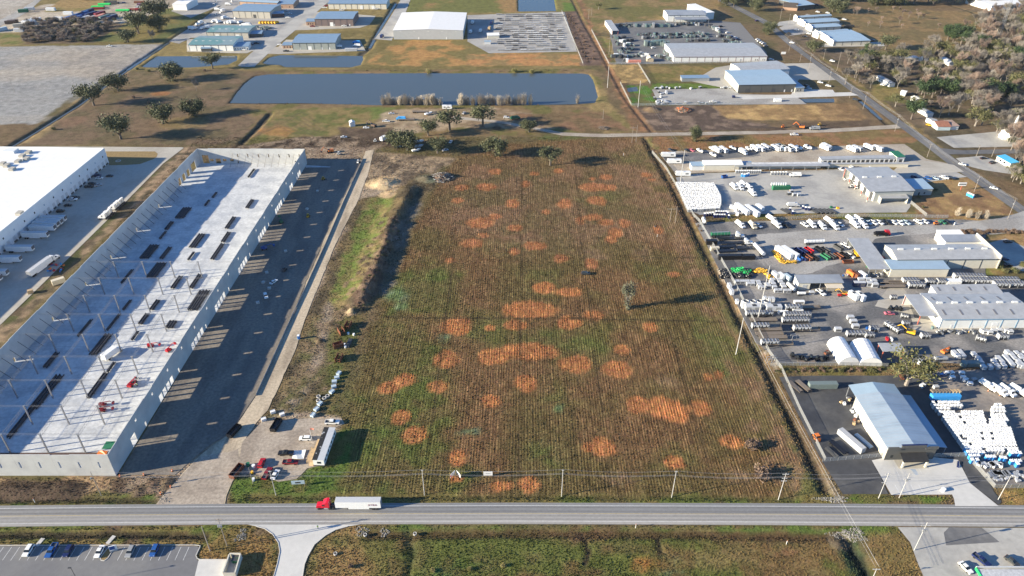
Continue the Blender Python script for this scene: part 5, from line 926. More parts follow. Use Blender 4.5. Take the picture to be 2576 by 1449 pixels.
TELE = Proto('telehandler', 'telehandler', [('body', MB().prism([(-2.4,.6),(2,.6),(2.2,1.2),(.6,1.3),(-2.4,1.6)], -1.0, 1.0), 'red'), ('cab', MB().taper((-.6,.9,-1,-.1), 1.3, (-.5,.7,-.95,-.15), 2.5), 'glass'), ('cab_roof', MB().box(-.6,.8,-1,-.1,2.501,2.6), 'red'), ('boom', MB().bar((-2.2,.4,2.0),(3.6,.4,1.5),.3), 'red'), ('fork', MB().box(3.5,4.9,.0,.15,.3,.4), 'darksteel'), ('fork', MB().box(3.5,4.9,.65,.8,.3,.4), 'darksteel'), ('carriage', MB().box(3.4,3.5,-.2,1,.3,1.6), 'darksteel')] + wheels((-1.6,1.5), 1.2, .6, wd=.4))
EXCAV = Proto('excavator', 'excavator', [('track', MB().prism([(-2,.0),(2,.0),(2.4,.45),(2,.9),(-2,.9),(-2.4,.45)], -1.5, -.9), 'tyre'), ('track', MB().prism([(-2,.0),(2,.0),(2.4,.45),(2,.9),(-2,.9),(-2.4,.45)], .9, 1.5), 'tyre'), ('house', MB().box(-2.4,1.2,-1.3,1.3,.95,2.2), 'yellow'), ('cab', MB().box(.2,1.6,.3,1.25,2.201,3.0), 'glass'), ('boom', MB().bar((1.0,-.3,1.8),(4.2,-.3,4.4),.4), 'yellow'), ('stick', MB().bar((4.2,-.3,4.4),(6.2,-.3,2.0),.3), 'yellow'), ('bucket', MB().prism([(5.8,1.9),(6.7,2.0),(6.6,1.0),(5.6,.9)], -.9, .3), 'darksteel')])
SKID = Proto('skid_steer', 'loader', [('body', MB().box(-1.3,1.0,-.6,.6,.4,1.3), 'white'), ('cab', MB().taper((-.7,.7,-.55,.55), 1.301, (-.6,.4,-.5,.5), 2.1), 'glass'), ('cab_roof', MB().box(-.7,.5,-.55,.55,2.101,2.2), 'white'), ('arm', MB().bar((-1.1,-.8,1.5),(1.5,-.8,.6),.15), 'darksteel'), ('arm', MB().bar((-1.1,.8,1.5),(1.5,.8,.6),.15), 'darksteel'), ('bucket', MB().prism([(1.4,.1),(2.2,.1),(2.1,.3),(1.7,.4),(1.5,.8),(1.4,.8)], -.9, .9), 'darksteel')] + wheels((-.7,.6), .9, .4, wd=.28))
TRANSF = [Proto('transformer', 'transformer', [('tank', MB().box(-.9,.9,-.7,.7,.2,1.9), 'greengrey'), ('radiator', MB().box(.92,1.3,-.6,.6,.4,1.7), 'greengrey'), ('radiator', MB().box(-1.3,-.92,-.6,.6,.4,1.7), 'greengrey'), ('bushing', MB().cyl((-.4,0,1.9),(-.4,0,2.5),.12,n=6), 'darkgrey'), ('bushing', MB().cyl((.4,0,1.9),(.4,0,2.5),.12,n=6), 'darkgrey')]),
    Proto('switch_cabinet', 'cabinet', [('cabinet', MB().box(-.7,.7,-1.6,1.6,0,2.4), 'teal'), ('door', MB().box(-.6,.6,-1.65,-1.601,.2,2.2), 'teal'), ('cap', MB().box(-.75,.75,-1.65,1.65,2.401,2.5), 'greengrey')]),
    Proto('pad_transformer', 'transformer', [('body', MB().taper((-1,1,-.9,.9), 0, (-.95,.95,-.6,.85), 1.4), 'charcoal'), ('lid', MB().box(-.98,.98,-.63,.88,1.401,1.5), 'darkgrey'), ('fins', MB().box(-1.2,-1.01,-.7,.7,.2,1.2), 'darkgrey')])]
RACK = Proto('pipe_rack', 'pipe rack', [('pipe', MB().cyl((-3.5,-.5+.33*k,.75),(3.5,-.5+.33*k,.75),.16,n=6), 'charcoal') for k in range(4)] + [('trestle', MB().box(x-.12,x+.12,-.8,.8,0,.58), 'oldwood') for x in (-2.6,0,2.6)])
FENDER = Proto('hose_ring', 'hose ring', [('ring', MB().add([((.75+.28*math.cos(b_*math.pi/3))*math.cos(a_*math.pi/6), (.75+.28*math.cos(b_*math.pi/3))*math.sin(a_*math.pi/6), .28+.28*math.sin(b_*math.pi/3)) for a_ in range(12) for b_ in range(6)], [(a_*6+b_, ((a_+1)%12)*6+b_, ((a_+1)%12)*6+(b_+1)%6, a_*6+(b_+1)%6) for a_ in range(12) for b_ in range(6)]), 'yellow'), ('tie', MB().box(.4,1.1,-.06,.06,.0,.6), 'charcoal')])
DRUM = Proto('barrel', 'barrel', [('body', MB().cyl((0,0,0),(0,0,.9),.33,n=10), 'white'), ('lid', MB().cyl((0,0,.901),(0,0,.95),.35,n=10), 'white')])
CONE = Proto('traffic_barrel', 'traffic barrel', [('body', MB().cyl((0,0,.1),(0,0,1.05),.3,.24,n=8), 'orange'), ('base', MB().cyl((0,0,0),(0,0,.1),.4,n=8), 'tyre'), ('band', MB().cyl((0,0,.55),(0,0,.75),.285,n=8), 'white')])
def joist_proto(L, n, dark):
    P_ = []
    for k in range(n): y = (k-(n-1)/2)*.42; P_ += [('joist', MB().box(-L/2+(k*7 % 5)*.15, L/2-(k*11 % 4)*.2, y-.15, y+.15, .35+(k % 2)*.12, .75+(k*5 % 3)*.15), dark)]
    return P_ + [('bearer', MB().box(x-.1, x+.1, -n*.24, n*.24, .06, .34), 'oldwood') for x in (-L*.3, L*.3)]
JO = {k: Proto('joist_bundle', 'steel joists', joist_proto(10, k, 'darksteel')) for k in (3, 5, 9, 13)}
PALLET = Proto('pallet_stack', 'pallets', [('pallet', MB().box(-.6,.6,-.5,.5,.16*k,.16*k+.13), 'wood') for k in range(6)])
def place2(pr, f, a, b, label, group=None, **kw):     # from rear point to front point
    A = Vector(q(f, *a)); B = Vector(q(f, *b)); c = (A+B)/2; return pr.place(c.x, c.y, math.degrees(math.atan2(B.y-A.y, B.x-A.x)), label, group, **kw)
# ------------------------------------------------------------------ trees
mat('bark', (.13,.105,.085), .95, .2, 2); mat('bark_pale', (.24,.21,.18), .95, .2, 2); mat('twigs', (.23,.205,.175), .95, .25, .4); mat('twigs_warm', (.26,.19,.15), .95, .25, .4); mat('twigs_straw', (.5,.43,.33), .95, .2, .4)
def leafmat(k, c, c2): 
    m = mat(k, c, .7, .35, .5, c2=c2, c2scale=.25, spec=.3); return m
leafmat('leaf_oak', (.07,.08,.037), (.115,.12,.06)); leafmat('leaf_pine', (.03,.055,.022), (.055,.085,.03)); leafmat('leaf_olive', (.1,.105,.04), (.14,.13,.055)); leafmat('leaf_grey', (.13,.135,.085), (.18,.17,.11)); leafmat('leaf_drab', (.18,.15,.125), (.24,.2,.165)); leafmat('leaf_yellow', (.2,.18,.05), (.26,.22,.09)); leafmat('leaf_brown', (.15,.1,.07), (.2,.14,.1))
def limbs(rng, h, spread, n, r0, levels, lean=0.0, base=.25):
    """tapered trunk and forking limbs; returns mesh collector and tip points"""
    mb = MB(); tips = []
    def grow_(p, d, l, r, lev):
        e = p + d*l; mid_ = p + d*(l*.5) + Vector((rng.uniform(-1,1), rng.uniform(-1,1), 0))*l*.06
        mb.cyl(p, mid_, r, r*.8, n=5, cap=False); mb.cyl(mid_, e, r*.8, r*.55, n=5, cap=False)
        if lev < 2: tips.append((e, d))
        if lev == 0: return
        if lev == 1 and rng.random() < .3: tips.append((p + d*l*.4, d))
        k = rng.randint(2, 3)
        for i in range(k):
            a = rng.uniform(0, 6.28); t = rng.uniform(.35, .8)
            nd = (d + Vector((math.cos(a), math.sin(a), rng.uniform(-.15, .45)))*t*spread).normalized(); grow_(e if i else mid_.lerp(e, .7), nd, l*rng.uniform(.6, .85), r*.55, lev-1)
    p = Vector((0,0,0)); top = Vector((rng.uniform(-.3,.3)*lean, rng.uniform(-.3,.3)*lean, h*base)); mb.cyl(p, top, r0*1.25, r0, n=6, cap=False)
    for i in range(n):
        a = 6.28*i/n + rng.uniform(-.4, .4); d = Vector((math.cos(a)*spread*.7, math.sin(a)*spread*.7, 1)).normalized(); grow_(top, d, h*rng.uniform(.2, .3), r0*.6, levels)
    return mb, tips
def leaf_cloud(rng, tips, per, rad, size, flat=.7):
    nr = np.random.RandomState(rng.randint(0, 9999)); T = np.array([t[0] for t in tips]); N = len(T)*per
    c = np.repeat(T, per, 0) + np.clip(nr.normal(0, .5, (N, 3)), -1.1, 1.1)*rad*np.array([1, 1, flat])
    c[:, 2] = np.maximum(c[:, 2], .3)
    u = nr.normal(0, 1, (N, 3)); u /= np.linalg.norm(u, axis=1)[:, None]; v = np.cross(u, nr.normal(0, 1, (N, 3))); v /= np.linalg.norm(v, axis=1)[:, None]
    s = size*nr.uniform(.6, 1.3, (N, 1)); V = np.empty((N, 4, 3)); V[:, 0] = c-u*s; V[:, 1] = c+v*s*.5; V[:, 2] = c+u*s; V[:, 3] = c-v*s*.5
    mb = MB(); mb.v = [tuple(p) for p in V.reshape(-1, 3)]; mb.f = [[4*i, 4*i+1, 4*i+2, 4*i+3] for i in range(N)]; mb.m = [0]*N; return mb
def twig_cloud(rng, tips, per, length, w):
    mb = MB()
    for e, d in tips:
        for k in range(per):
            nd = (d*.8 + Vector((rng.uniform(-1,1), rng.uniform(-1,1), rng.uniform(-.4,.9)))).normalized(); l = length*rng.uniform(.5, 1.2); s = e - d*rng.uniform(0, length*.6); t = s + nd*l
            o = nd.orthogonal().normalized()*w; mb.add([s-o, s+o, t], [(0,1,2)])
            for j in range(3):
                b0 = s.lerp(t, rng.uniform(.3, .9)); b1 = b0 + (nd + Vector((rng.uniform(-1,1), rng.uniform(-1,1), rng.uniform(-.5,.8)))).normalized()*l*.5; o2 = (b1-b0).orthogonal().normalized()*w*.7; mb.add([b0-o2, b0+o2, b1], [(0,1,2)])
    return mb
class Tree(Proto):
    pass
def mk_oak(seed, h=11, leaf='leaf_oak', spread=1.2, per=26, rad=1.9, size=.42, base=.2, levels=2, n=5, bark='bark', low=0):
    r = random.Random(seed); mb, tips = limbs(r, h, spread, n, h*.035, levels, base=base); tips += [(Vector((r.uniform(-1,1)*rad*.5, r.uniform(-1,1)*rad*.5, h*base*r.uniform(.3,1.6))), Vector((0,0,1))) for k in range(low)]; cr = leaf_cloud(r, tips, per, rad, size, .95)
    return Proto('oak_tree', 'tree', [('trunk', mb, bark), ('crown', cr, leaf)])
def mk_bare(seed, h=12, tw='twigs', spread=.75, per=6, length=1.6, w=.045, levels=3, n=4, base=.22, name='bare_tree'):
    r = random.Random(seed); mb, tips = limbs(r, h, spread, n, h*.014, levels, base=base); return Proto(name, 'tree', [('trunk', mb, 'bark_pale'), ('crown', twig_cloud(r, tips, per, length, w), tw)])
OAK = [mk_oak(s, 15, per=46, rad=2.5, size=.5, spread=(1.3, 1.0, 1.15)[s-1], n=4+s, base=(.1, .14, .08)[s-1], low=(2, 0, 3)[s-1]) for s in (1, 2, 3)] + [mk_oak(4, 14, spread=1.6, base=.3, rad=2.2, per=38, size=.5)]
PINE = [mk_oak(s, 14, 'leaf_pine', .75, 60, 2.1, .45, .25, 2, 5) for s in (11, 12)]
OLIVE = [mk_oak(s, 12, 'leaf_olive', .9, 34, 2.0, .4, .2, 2, 4, 'bark_pale') for s in (21, 22)]
BARE = [mk_bare(s, 12, per=10, length=1.9, w=.05, spread=.6) for s in (31, 32, 33)] + [mk_bare(34, 13, 'twigs_warm', .45, 12, 1.8), mk_bare(35, 9, 'twigs_warm', .5, 8)]
def mk_willow(seed, h, tw):
    r = random.Random(seed); st = MB(); tw_ = MB(); tips = []
    for k in range(24):
        a = r.uniform(0, 6.28); d = r.uniform(0, .9); b0 = Vector((d*math.cos(a), d*math.sin(a), 0)); t = b0*1.9 + Vector((r.uniform(-.4,.4), r.uniform(-.4,.4), h*r.uniform(.4, 1))); st.cyl(b0, t, .05, .02, n=3, cap=False)
        for u in (.25, .4, .55, .7, .85, 1): tips.append((b0.lerp(t, u), Vector((math.cos(a)*.3, math.sin(a)*.3, 1)).normalized()))
    return Proto('willow', 'tree', [('trunk', st, 'bark_pale'), ('crown', twig_cloud(r, tips, 5, 1.0, .05), tw)])
IVY = mk_oak(71, 14, 'leaf_grey', .5, 34, 1.7, .36, .2, 2, 4, 'bark_pale', 14)
POPLAR = [mk_willow(41, 8, 'twigs_straw'), mk_willow(42, 7, 'twigs_straw')]
def mk_scrub(seed, h, tw, leaf):
    r = random.Random(seed); mb, tips = limbs(r, h, 1.0, 6, .1, 2, base=.1); return Proto('scrub_bush', 'bush', [('stems', mb, 'bark'), ('twigs', twig_cloud(r, tips, 10, 1.1, .05), tw), ('foliage', leaf_cloud(r, tips, 14, 1.3, .3), leaf)])
SCRUB = [mk_scrub(61, 5, 'twigs', 'leaf_drab'), mk_scrub(62, 5.5, 'twigs_warm', 'leaf_drab'), mk_scrub(63, 4.5, 'twigs', 'leaf_oak')]
SHRUB = [mk_oak(s, 3, l, 1.3, 30, .9, .26, .1, 1, 5) for s, l in ((51, 'leaf_olive'), (52, 'leaf_brown'), (53, 'leaf_yellow'))]
for s_ in SHRUB: s_.name = 'shrub'; s_.cat = 'shrub'
for p_ in PINE: p_.name = 'dark_evergreen_tree'
for p_ in OLIVE: p_.name = 'olive_green_tree'
def tree(pr, f, x, y, label, group=None, h=1.0, rz=None, wide=1.0):
    X, Y = q(f, x, y); o = pr.place(X, Y, random.uniform(0, 360) if rz is None else rz, label, group, z=ground_z(X, Y)-.1, scale=(h*wide, h*wide, h)); return o
# ------------------------------------------------------------------ poles and wires
def pole(f, bx, by, ty, label, arms=((.93, 2.4),), m='pole_white', r=.14, xf=0, group=None, name='utility_pole', h=None):
    X, Y = q(f, bx, by)
    if h is None:
        x0, y0, s = FR[f]; target = (y0 + ty*s)*2576/4032; lo_, hi_ = 0, 70
        for _ in range(40):
            h = (lo_+hi_)/2; zc = Y*cp-(h-CAM_H)*sp; yc = Y*sp+(h-CAM_H)*cp
            if 724.5-FOC*yc/zc > target: lo_ = h
            else: hi_ = h
    root = link(name, None, None, (X, Y, 0)); part('shaft', MB().cyl((0,0,-.6),(0,0,h), r, r*.65, n=8), m, root)
    for fz, wdt in arms:
        c = part('crossarm', MB().box(-wdt/2, wdt/2, -.09, .09, h*fz-.1, h*fz+.1), m, root)
        for k in (-1, 0, 1): part('insulator', MB().cyl((k*wdt*.45,0,h*fz+.1),(k*wdt*.45,0,h*fz+.35),.06,n=6), 'galv', c)
    for k in range(xf): part('transformer_can', MB().cyl((-.5+.5*k,-.35,h*.72),(-.5+.5*k,-.35,h*.72+1.0),.26,n=8), 'galv', root)
    tag(root, label, 'pole', group); return Vector((X, Y, h))
def wires(a, b, offs=((-1,0,0),(0,0,0),(1,0,0)), sag=.9, label='thin overhead wires strung between the roadside poles', r=.028):
    mb = MB()
    for ox, oy, oz in offs:
        pts = []
        for i in range(9): t = i/8; p = a.lerp(b, t) + Vector((ox, oy, oz - 4*sag*t*(1-t))); pts.append(p)
        for p0, p1 in zip(pts, pts[1:]): mb.cyl(p0, p1, r, n=3, cap=False)
    return tag(link('overhead_wire', mb.mesh('overhead_wire', [MATS['wire']])), label, 'wires', 'overhead wires')
# ------------------------------------------------------------------ chain-link fences
fm = bpy.data.materials.new('chain_link'); fm.use_nodes = True; n_ = fm.node_tree.nodes; l_ = fm.node_tree.links
tr = n_.new('ShaderNodeBsdfTransparent'); mxs = n_.new('ShaderNodeMixShader'); mxs.inputs[0].default_value = .33; l_.new(tr.outputs[0], mxs.inputs[1]); l_.new(n_['Principled BSDF'].outputs[0], mxs.inputs[2]); l_.new(mxs.outputs[0], n_['Material Output'].inputs['Surface'])
n_['Principled BSDF'].inputs['Base Color'].default_value = (.45,.46,.46,1); n_['Principled BSDF'].inputs['Roughness'].default_value = .6; MATS['chain_link'] = fm
def fence(f, pts, label, h=2.1, step=3.2, fabric='chain_link', post='galv'):
    l = [Vector(q(f, *p)) for p in pts]; root = link('chain_link_fence', None, None, (l[0].x, l[0].y, 0)); o = Vector((l[0].x, l[0].y)); pm = MB().cyl((0,0,-.2),(0,0,h+.1),.05,n=5).mesh('post', [mm(post)])
    for a, b in zip(l, l[1:]):
        n = max(1, round((b-a).length/step))
        for k in range(n): p = a+(b-a)*k/n-o; link('post', pm, root, (p.x, p.y, 0))
        A, B = a-o, b-o; part('fabric', MB().quad((A.x,A.y,.05),(B.x,B.y,.05),(B.x,B.y,h),(A.x,A.y,h)), fabric, root); part('top_rail', MB().bar((A.x,A.y,h+.03),(B.x,B.y,h+.03),.06), post, root)
    tag(root, label, 'fence')
# ================================================================== PLACEMENT: roadside and foreground
x, y = q('D', 901, 1281); 
SEMI = Proto('semi_trailer', 'trailer', trailer_parts())
tw = Vector(q('D', 958, 1283)) - Vector(q('D', 846, 1284)); xm, ym = (Vector(q('D', 958, 1283)) + Vector(q('D', 846, 1284)))/2
trl = SEMI.place(xm, ym+1.3, 180, 'white semi-trailer with XTRA lettering behind the red truck on the road')
tr_ = Proto('truck_tractor', 'truck', tractor_parts('cab_red')).place(q('D', 830, 1284)[0]-1.6, ym+1.3, 180, 'red sleeper-cab truck pulling a white trailer along the road')
fc = bpy.data.curves.new('lettering', 'FONT'); fc.body = 'XTRA'; fc.size = 1.25; fc.extrude = .01; fc.shear = .25; fc.align_x = 'CENTER'
fo_ = bpy.data.objects.new('lettering_curve', fc); col.objects.link(fo_); bpy.context.view_layer.update()
me_ = bpy.data.meshes.new_from_object(fo_.evaluated_get(bpy.context.evaluated_depsgraph_get())); bpy.data.objects.remove(fo_)
me_.materials.append(mat('letter_red', (.2,.02,.05), .5, 0)); lt = link('lettering', me_, trl, (-5.1, 1.36, 2.35)); lt.rotation_euler = (R(90), 0, R(180))
# car park bottom left
P0 = Vector(q('t03', 115, 1157)); P1 = Vector(q('t03', 15, 1292)); stx = q('t03', 1865, 1157)[0] - q('t03', 1785, 1157)[0]
for k in range(-6, 27):
    X = P0.x + k*2.74; 
    if X > q('t03', 1960, 1160)[0]: break
    if 11.5 < k < 13.5: continue
    struct('bay_line', MB().quad((X-.06, P1.y, .03), (X+.06, P1.y, .03), (X+.06+.1, P0.y, .03), (X-.06+.1, P0.y, .03)), MATS['line_white'])
K = [q('t03', *p) for p in ((-800,1143),(1960,1138),(2015,1145),(2010,1165),(1985,1215),(1972,1245),(1985,1275),(2010,1283),(2310,1285))]
def kerb(l, name='kerb'):
    mb = MB()
    for (x0, y0), (x1, y1) in zip(l, l[1:]):
        d = Vector((x1-x0, y1-y0)).normalized(); n = Vector((-d.y, d.x))*.12; mb.add([(x0-n.x,y0-n.y,0),(x1-n.x,y1-n.y,0),(x1+n.x,y1+n.y,0),(x0+n.x,y0+n.y,0),(x0-n.x,y0-n.y,.15),(x1-n.x,y1-n.y,.15),(x1+n.x,y1+n.y,.15),(x0+n.x,y0+n.y,.15)], [(4,5,6,7),(0,1,5,4),(2,3,7,6)])
    struct(name, mb, MATS['kerb'])
kerb(K); kerb([q('t03',*p) for p in ((1105,1150),(1060,1200),(1010,1265),(1015,1290),(1050,1297),(1085,1270),(1120,1215),(1150,1160))])
sheet('grass_island', [(1105,1155),(1060,1205),(1015,1265),(1020,1286),(1050,1292),(1080,1265),(1115,1212),(1145,1165)], 'dry_lawn', .1, f='t03', hardground=False)
kerb(qs('D', [(644,1324),(666,1330),(686,1344),(700,1365),(704,1387),(698,1417),(688,1452)])); kerb(qs('D', [(761,1452),(766,1420),(774,1400),(791,1370),(819,1347),(844,1333),(876,1324)]))
for pr, px, py, c, lab in ((SUV,285,1215,'white','white sport utility car parked alone beside the kerb culvert'),(PICKUP,520,1215,'blue','blue car parked between the white one and the navy one'),(SUV,685,1220,'navy','navy blue hatchback parked in a marked bay'),(SEDAN,1000,1225,'white','white saloon parked beside the planted island'),(SUV,1312,1225,'grey','silver grey car parked next to the planted island sign'),(SUV,1555,1215,'blue','bright blue car parked at the far end of the bay row')):
    X, Y = q('t03', px, py); pr.place(X, Y+.4, -90, lab, 'cars in the marked bays', paint={'white': c})
for px, c in ((150,'darkgrey'),(340,'black'),(560,'navy')):
    X, Y = q('t03', px, 1475); SUV.place(X, Y-3.2, 90, c.replace('darkgrey', 'grey') + ' car in the second row of the car park', 'cars in the marked bays', paint={'white': c})
sg = link('wayfinding_sign', None, None, (*q('t03', 1150, 1195), 0), R(20)); part('board', MB().box(-1.2,1.2,-.12,.12,.6,2.6), 'white', sg); part('panel', MB().box(-1.05,.6,-.16,-.121,.9,2.4), 'blue', sg); part('footing', MB().box(-1.25,1.25,-.3,.3,0,.59), 'concrete', sg); tag(sg, 'white and blue sign panel standing on the planted island', 'sign')
lp = link('lamp_post', None, None, (*q('t03', 800, 1530), 0)); part('shaft', MB().cyl((0,0,0),(0,0,8.5),.1,.07), 'charcoal', lp); part('lamp_head', MB().box(-.9,.1,-.2,.2,8.4,8.6), 'charcoal', lp); tag(lp, 'dark lamp post standing in the car park', 'lamp post')
en = link('refuse_enclosure', None, None, (0,0,0)); e0, e1, e2, e3 = [Vector(q('t03', *p)) for p in ((2322,1262),(2432,1262),(2378,1452),(2255,1452))]
def vwall(a, b, h, t, z=0):
    d = (b-a).normalized(); n = Vector((-d.y, d.x))*t; return MB().add([(p.x,p.y,zz) for zz in (z,h) for p in (a-n,b-n,b+n,a+n)], [(3,2,1,0),(4,5,6,7),(0,1,5,4),(1,2,6,5),(2,3,7,6),(3,0,4,7)])
for a_, b_ in ((e0, e1), (e1, e2), (e3, e0.lerp(e3, .05))): part('wall', vwall(a_, b_, 2.2, .2), 'wall_cream', en)
part('gate', vwall(e3, e2, 1.9, .08), 'wall_tan', en); part('floor', vwall(e0.lerp(e1,.5), e3.lerp(e2,.5), .05, 2.2), 'concrete', en); tag(en, 'cream walled refuse enclosure on a concrete pad', 'enclosure')
cc_ = (e0+e1+e2+e3)/4; bn = link('refuse_skip', None, None, (cc_.x+.3, cc_.y+2.2, .1), R(90)); part('body', MB().taper((-1,1,-.8,.8),0,(-1.2,1.2,-.95,.95),1.5), 'green', bn); part('lid', MB().box(-1.2,-.1,-.95,.95,1.501,1.58), 'charcoal', bn); part('lid', MB().box(.1,1.2,-.95,.95,1.501,1.58), 'charcoal', bn); tag(bn, 'dark green refuse skip inside the cream enclosure', 'skip')
for i, (px, py) in enumerate(((390,1110),(1105,1085))):
    a_ = Vector(q('t03', px-25, py+40)); b_ = Vector(q('t03', px+45, py-40)); o = tag(link('culvert_flume', vwall(a_, b_, .12, .7).mesh('flume', [MATS['kerb']])), 'concrete drainage flume running from kerb to ditch', 'flume', 'drainage flumes')
# site parking
def veh(pr, f, px, py, ang, c, lab, grp=None, parts=True, **kw):
    X, Y = q(f, px, py); return pr.place(X, Y, ang, lab, grp, paint={'white': c}, parts=parts, **kw)
veh(SUV,'S6',380,120,88,'red','red hatchback parked alone on the tan site yard'); veh(PICKUP,'S6',665,112,0,'darkred','dark red pickup parked beside the timber deck'); veh(PICKUP,'S6',620,22,180,'black','black pickup parked beside the white tarpaulin'); veh(PICKUP,'S6',435,225,80,'darkred','dark red pickup parked next to the white saloon'); veh(SEDAN,'S6',515,232,80,'white','white saloon parked next to the dark red pickup')
veh(SUV,'t13',498,75,180,'white','white sport utility with black roof near the flagpole'); veh(PICKUP,'t12',770,1362,0,'white','white pickup parked at the edge of the field'); veh(SEDAN,'t11',180,1395,62,'white','white car parked on the shaded building pad'); veh(SUV,'t12',100,90,-65,'white','white sport utility on the shaded pad beside a concrete block')
d_ = veh(DUMP,'S6',135,205,72,'rust','rusty open dumpster full of site rubbish',name='rubbish_dumpster')
for f, px, py, a, c, lab in (('t12',205,1395,80,'black','black open-topped dumpster throwing a long shadow'),('D',590,1088,70,'black','black dump trailer parked beside the haul road')): X, Y = q(f,px,py); DUMP.place(X, Y, a, lab, paint={'rust': c})
for px, py, s, c, lab in ((245,135,1,'green','small green portable cabinet by the power pole'),(300,150,.9,'white','small white tank by the power pole'),(285,208,.7,'yellow','small yellow toolbox by the rubbish dumpster'),(298,280,.8,'white','white drum at the foot of the power pole')):
    X, Y = q('S6', px, py); DRUM.place(X, Y, 0, lab, scale=(2.2*s, 2.2*s, 1.4*s), paint={'white': c}, name='site_bin', cat='bin')
X, Y = q('t12', 432, 510); TOILET.place(X, Y, 0, 'lone blue portable toilet beside the haul road')
# trailer office with timber deck
a_ = Vector(q('D', 790, 1173)); b_ = Vector(q('D', 814.5, 1173)); f_ = Vector(q('D', 843, 1092)); root = link('site_office', None, None, (a_.x, a_.y, 0), math.atan2(f_.y-b_.y, f_.x-b_.x)); Lo = (f_-b_).length; Wo = 4.2
for nm, mbx in (('wall', MB().box(0,Lo,-.12,0,.8,3.6)), ('wall', MB().box(0,Lo,-Wo,-Wo+.12,.8,3.6)), ('wall', MB().box(0,.12,-Wo+.121,-.121,.8,3.6)), ('wall', MB().box(Lo-.12,Lo,-Wo+.121,-.121,.8,3.6))): part(nm, mbx, 'wall_white', root)
part('skirting', MB().box(.2,Lo-.2,-Wo+.2,-.2,0,.79), 'darkgrey', root); part('roof', MB().box(-.2,Lo+.2,-Wo-.2,-Wo*.42,3.61,3.72), 'lightgrey', root); part('roof', MB().box(-.2,Lo+.2,-Wo*.42+.01,.2,3.61,3.74), mat('roof_worn', (.015,.015,.017), .8, .2, 1, c2=(.5,.5,.5), c2scale=.5, c2lo=.6, c2hi=.66), root)
for k in range(7): part('window', MB().box(1.2+k*Lo/7.5,2.2+k*Lo/7.5,-Wo-.05,-Wo-.003,1.6,2.6), 'glass', root)
for k in range(4): part('window', MB().box(2+k*Lo/4.5,3.2+k*Lo/4.5,.003,.05,1.6,2.6), 'glass', root)
part('window', MB().box(-.05,-.003,-Wo*.7,-Wo*.35,1.6,2.6), 'glass', root); tag(root, 'long white trailer office with worn black roof beside the field', 'site office')
dk = link('timber_deck', None, None, root.location[:], root.rotation_euler[2]); part('platform', MB().box(1.2,8.5,.15,3.2,.75,.85), 'wood', dk); part('ramp', MB().add([(8.6,.3,.8),(13.5,.3,.8),(13.5,2.2,.8),(8.6,2.2,.8)], [(0,1,2,3)]), 'wood', dk)
for k in range(4):
    part('post', MB().box(1.3+k*2.3,1.42+k*2.3,3.05,3.17,0,1.9), 'wood', dk)
part('rail', MB().box(1.3,8.4,3.06,3.14,1.75,1.85), 'wood', dk); part('stairs', MB().prism([(0,0),(1.2,0),(1.2,.75),(.8,.5),(.4,.25)], .3, 2), 'wood', dk); tag(dk, 'pale timber deck and steps on the side of the trailer office', 'deck')
o = tag(link('tarpaulin', MB().add([(*q('t13',x_,y_), .25 if i % 2 else .5) for i, (x_, y_) in enumerate(((385,195),(440,190),(505,185),(480,275),(420,280),(362,270)))], [(0,1,4,5),(1,2,3,4)]).mesh('tarpaulin', [mat('tarp', (.7,.71,.7), .6, .1)])), 'pale tarpaulin laid on the ground beside the deck', 'tarpaulin')
fl = link('flagpole', None, None, (*q('t13', 565, 95), 0)); part('shaft', MB().cyl((0,0,0),(0,0,7.5),.06,.04,n=6), 'white', fl); part('flag', MB().add([(0,0,7.4),(.9,.1,7.3),(1.7,-.05,7.2),(1.7,-.05,6.2),(.9,.1,6.3),(0,0,6.4)], [(0,1,4,5),(1,2,3,4)]), 'salmon', fl); tag(fl, 'white flagpole with a small red and white flag by the office', 'flagpole')
# signs in the verge
s_ = link('site_sign', None, None, (*q('S6', 745, 340), 0), R(4)); part('board', MB().box(-2.4,2.4,-.06,.06,1.3,3.1), 'paleblue', s_); part('emblem', MB().box(-1,.9,-.09,-.061,1.8,2.5), 'charcoal', s_)
for x_ in (-2.2, 2.2): part('post', MB().box(x_-.08,x_+.08,.061,.2,0,3.1), 'wood', s_)
tag(s_, 'pale blue site sign board on timber posts in the green verge', 'sign')
s_ = link('sale_sign', None, None, (*q('t13', 2010, 460), 0)); 
for a in (-35, 35): 
    c = part('board', MB().box(-1.4,1.4,-.05,.05,.9,2.6), 'white', s_); c.rotation_euler[2] = R(a+90 if a > 0 else a-90+180); c.location = (1.1 if a > 0 else -1.1, .2, 0)
part('stripe', MB().box(-1.9,-1.5,-1.0,-.9,1.4,2.4), 'red', s_); part('post', MB().box(-.08,.08,-.08,.08,0,2.7), 'wood', s_); tag(s_, 'V-shaped white sale sign with red edge in the field', 'sign')
s_ = link('board_sign', None, None, (*q('t13', 2335, 448), 0)); part('board', MB().box(-1.7,1.7,-.05,.05,.6,2.7), 'white', s_)
for x_ in (-1.5, 1.5): part('post', MB().box(x_-.07,x_+.07,.051,.19,0,2.7), 'wood', s_)
part('print', MB().box(-.9,.9,-.07,-.051,1.5,1.8), 'grey', s_); tag(s_, 'plain white board sign on posts in the field', 'sign')
for f, px, py in (('t03',350,705),('t23',1243,965),('t33',183,1130),('t21',1460,935),('t21',1122,115)):
    X, Y = q(f, px, py); o = link('marker_post', None, None, (X, Y, 0)); part('stake', MB().cyl((0,0,-.2),(0,0,1.9),.09,n=6), 'white', o); part('cap', MB().cyl((0,0,1.901),(0,0,2.0),.11,n=6), 'orange', o); tag(o, 'thin white marker post standing in the grass', 'marker post', 'white marker posts')
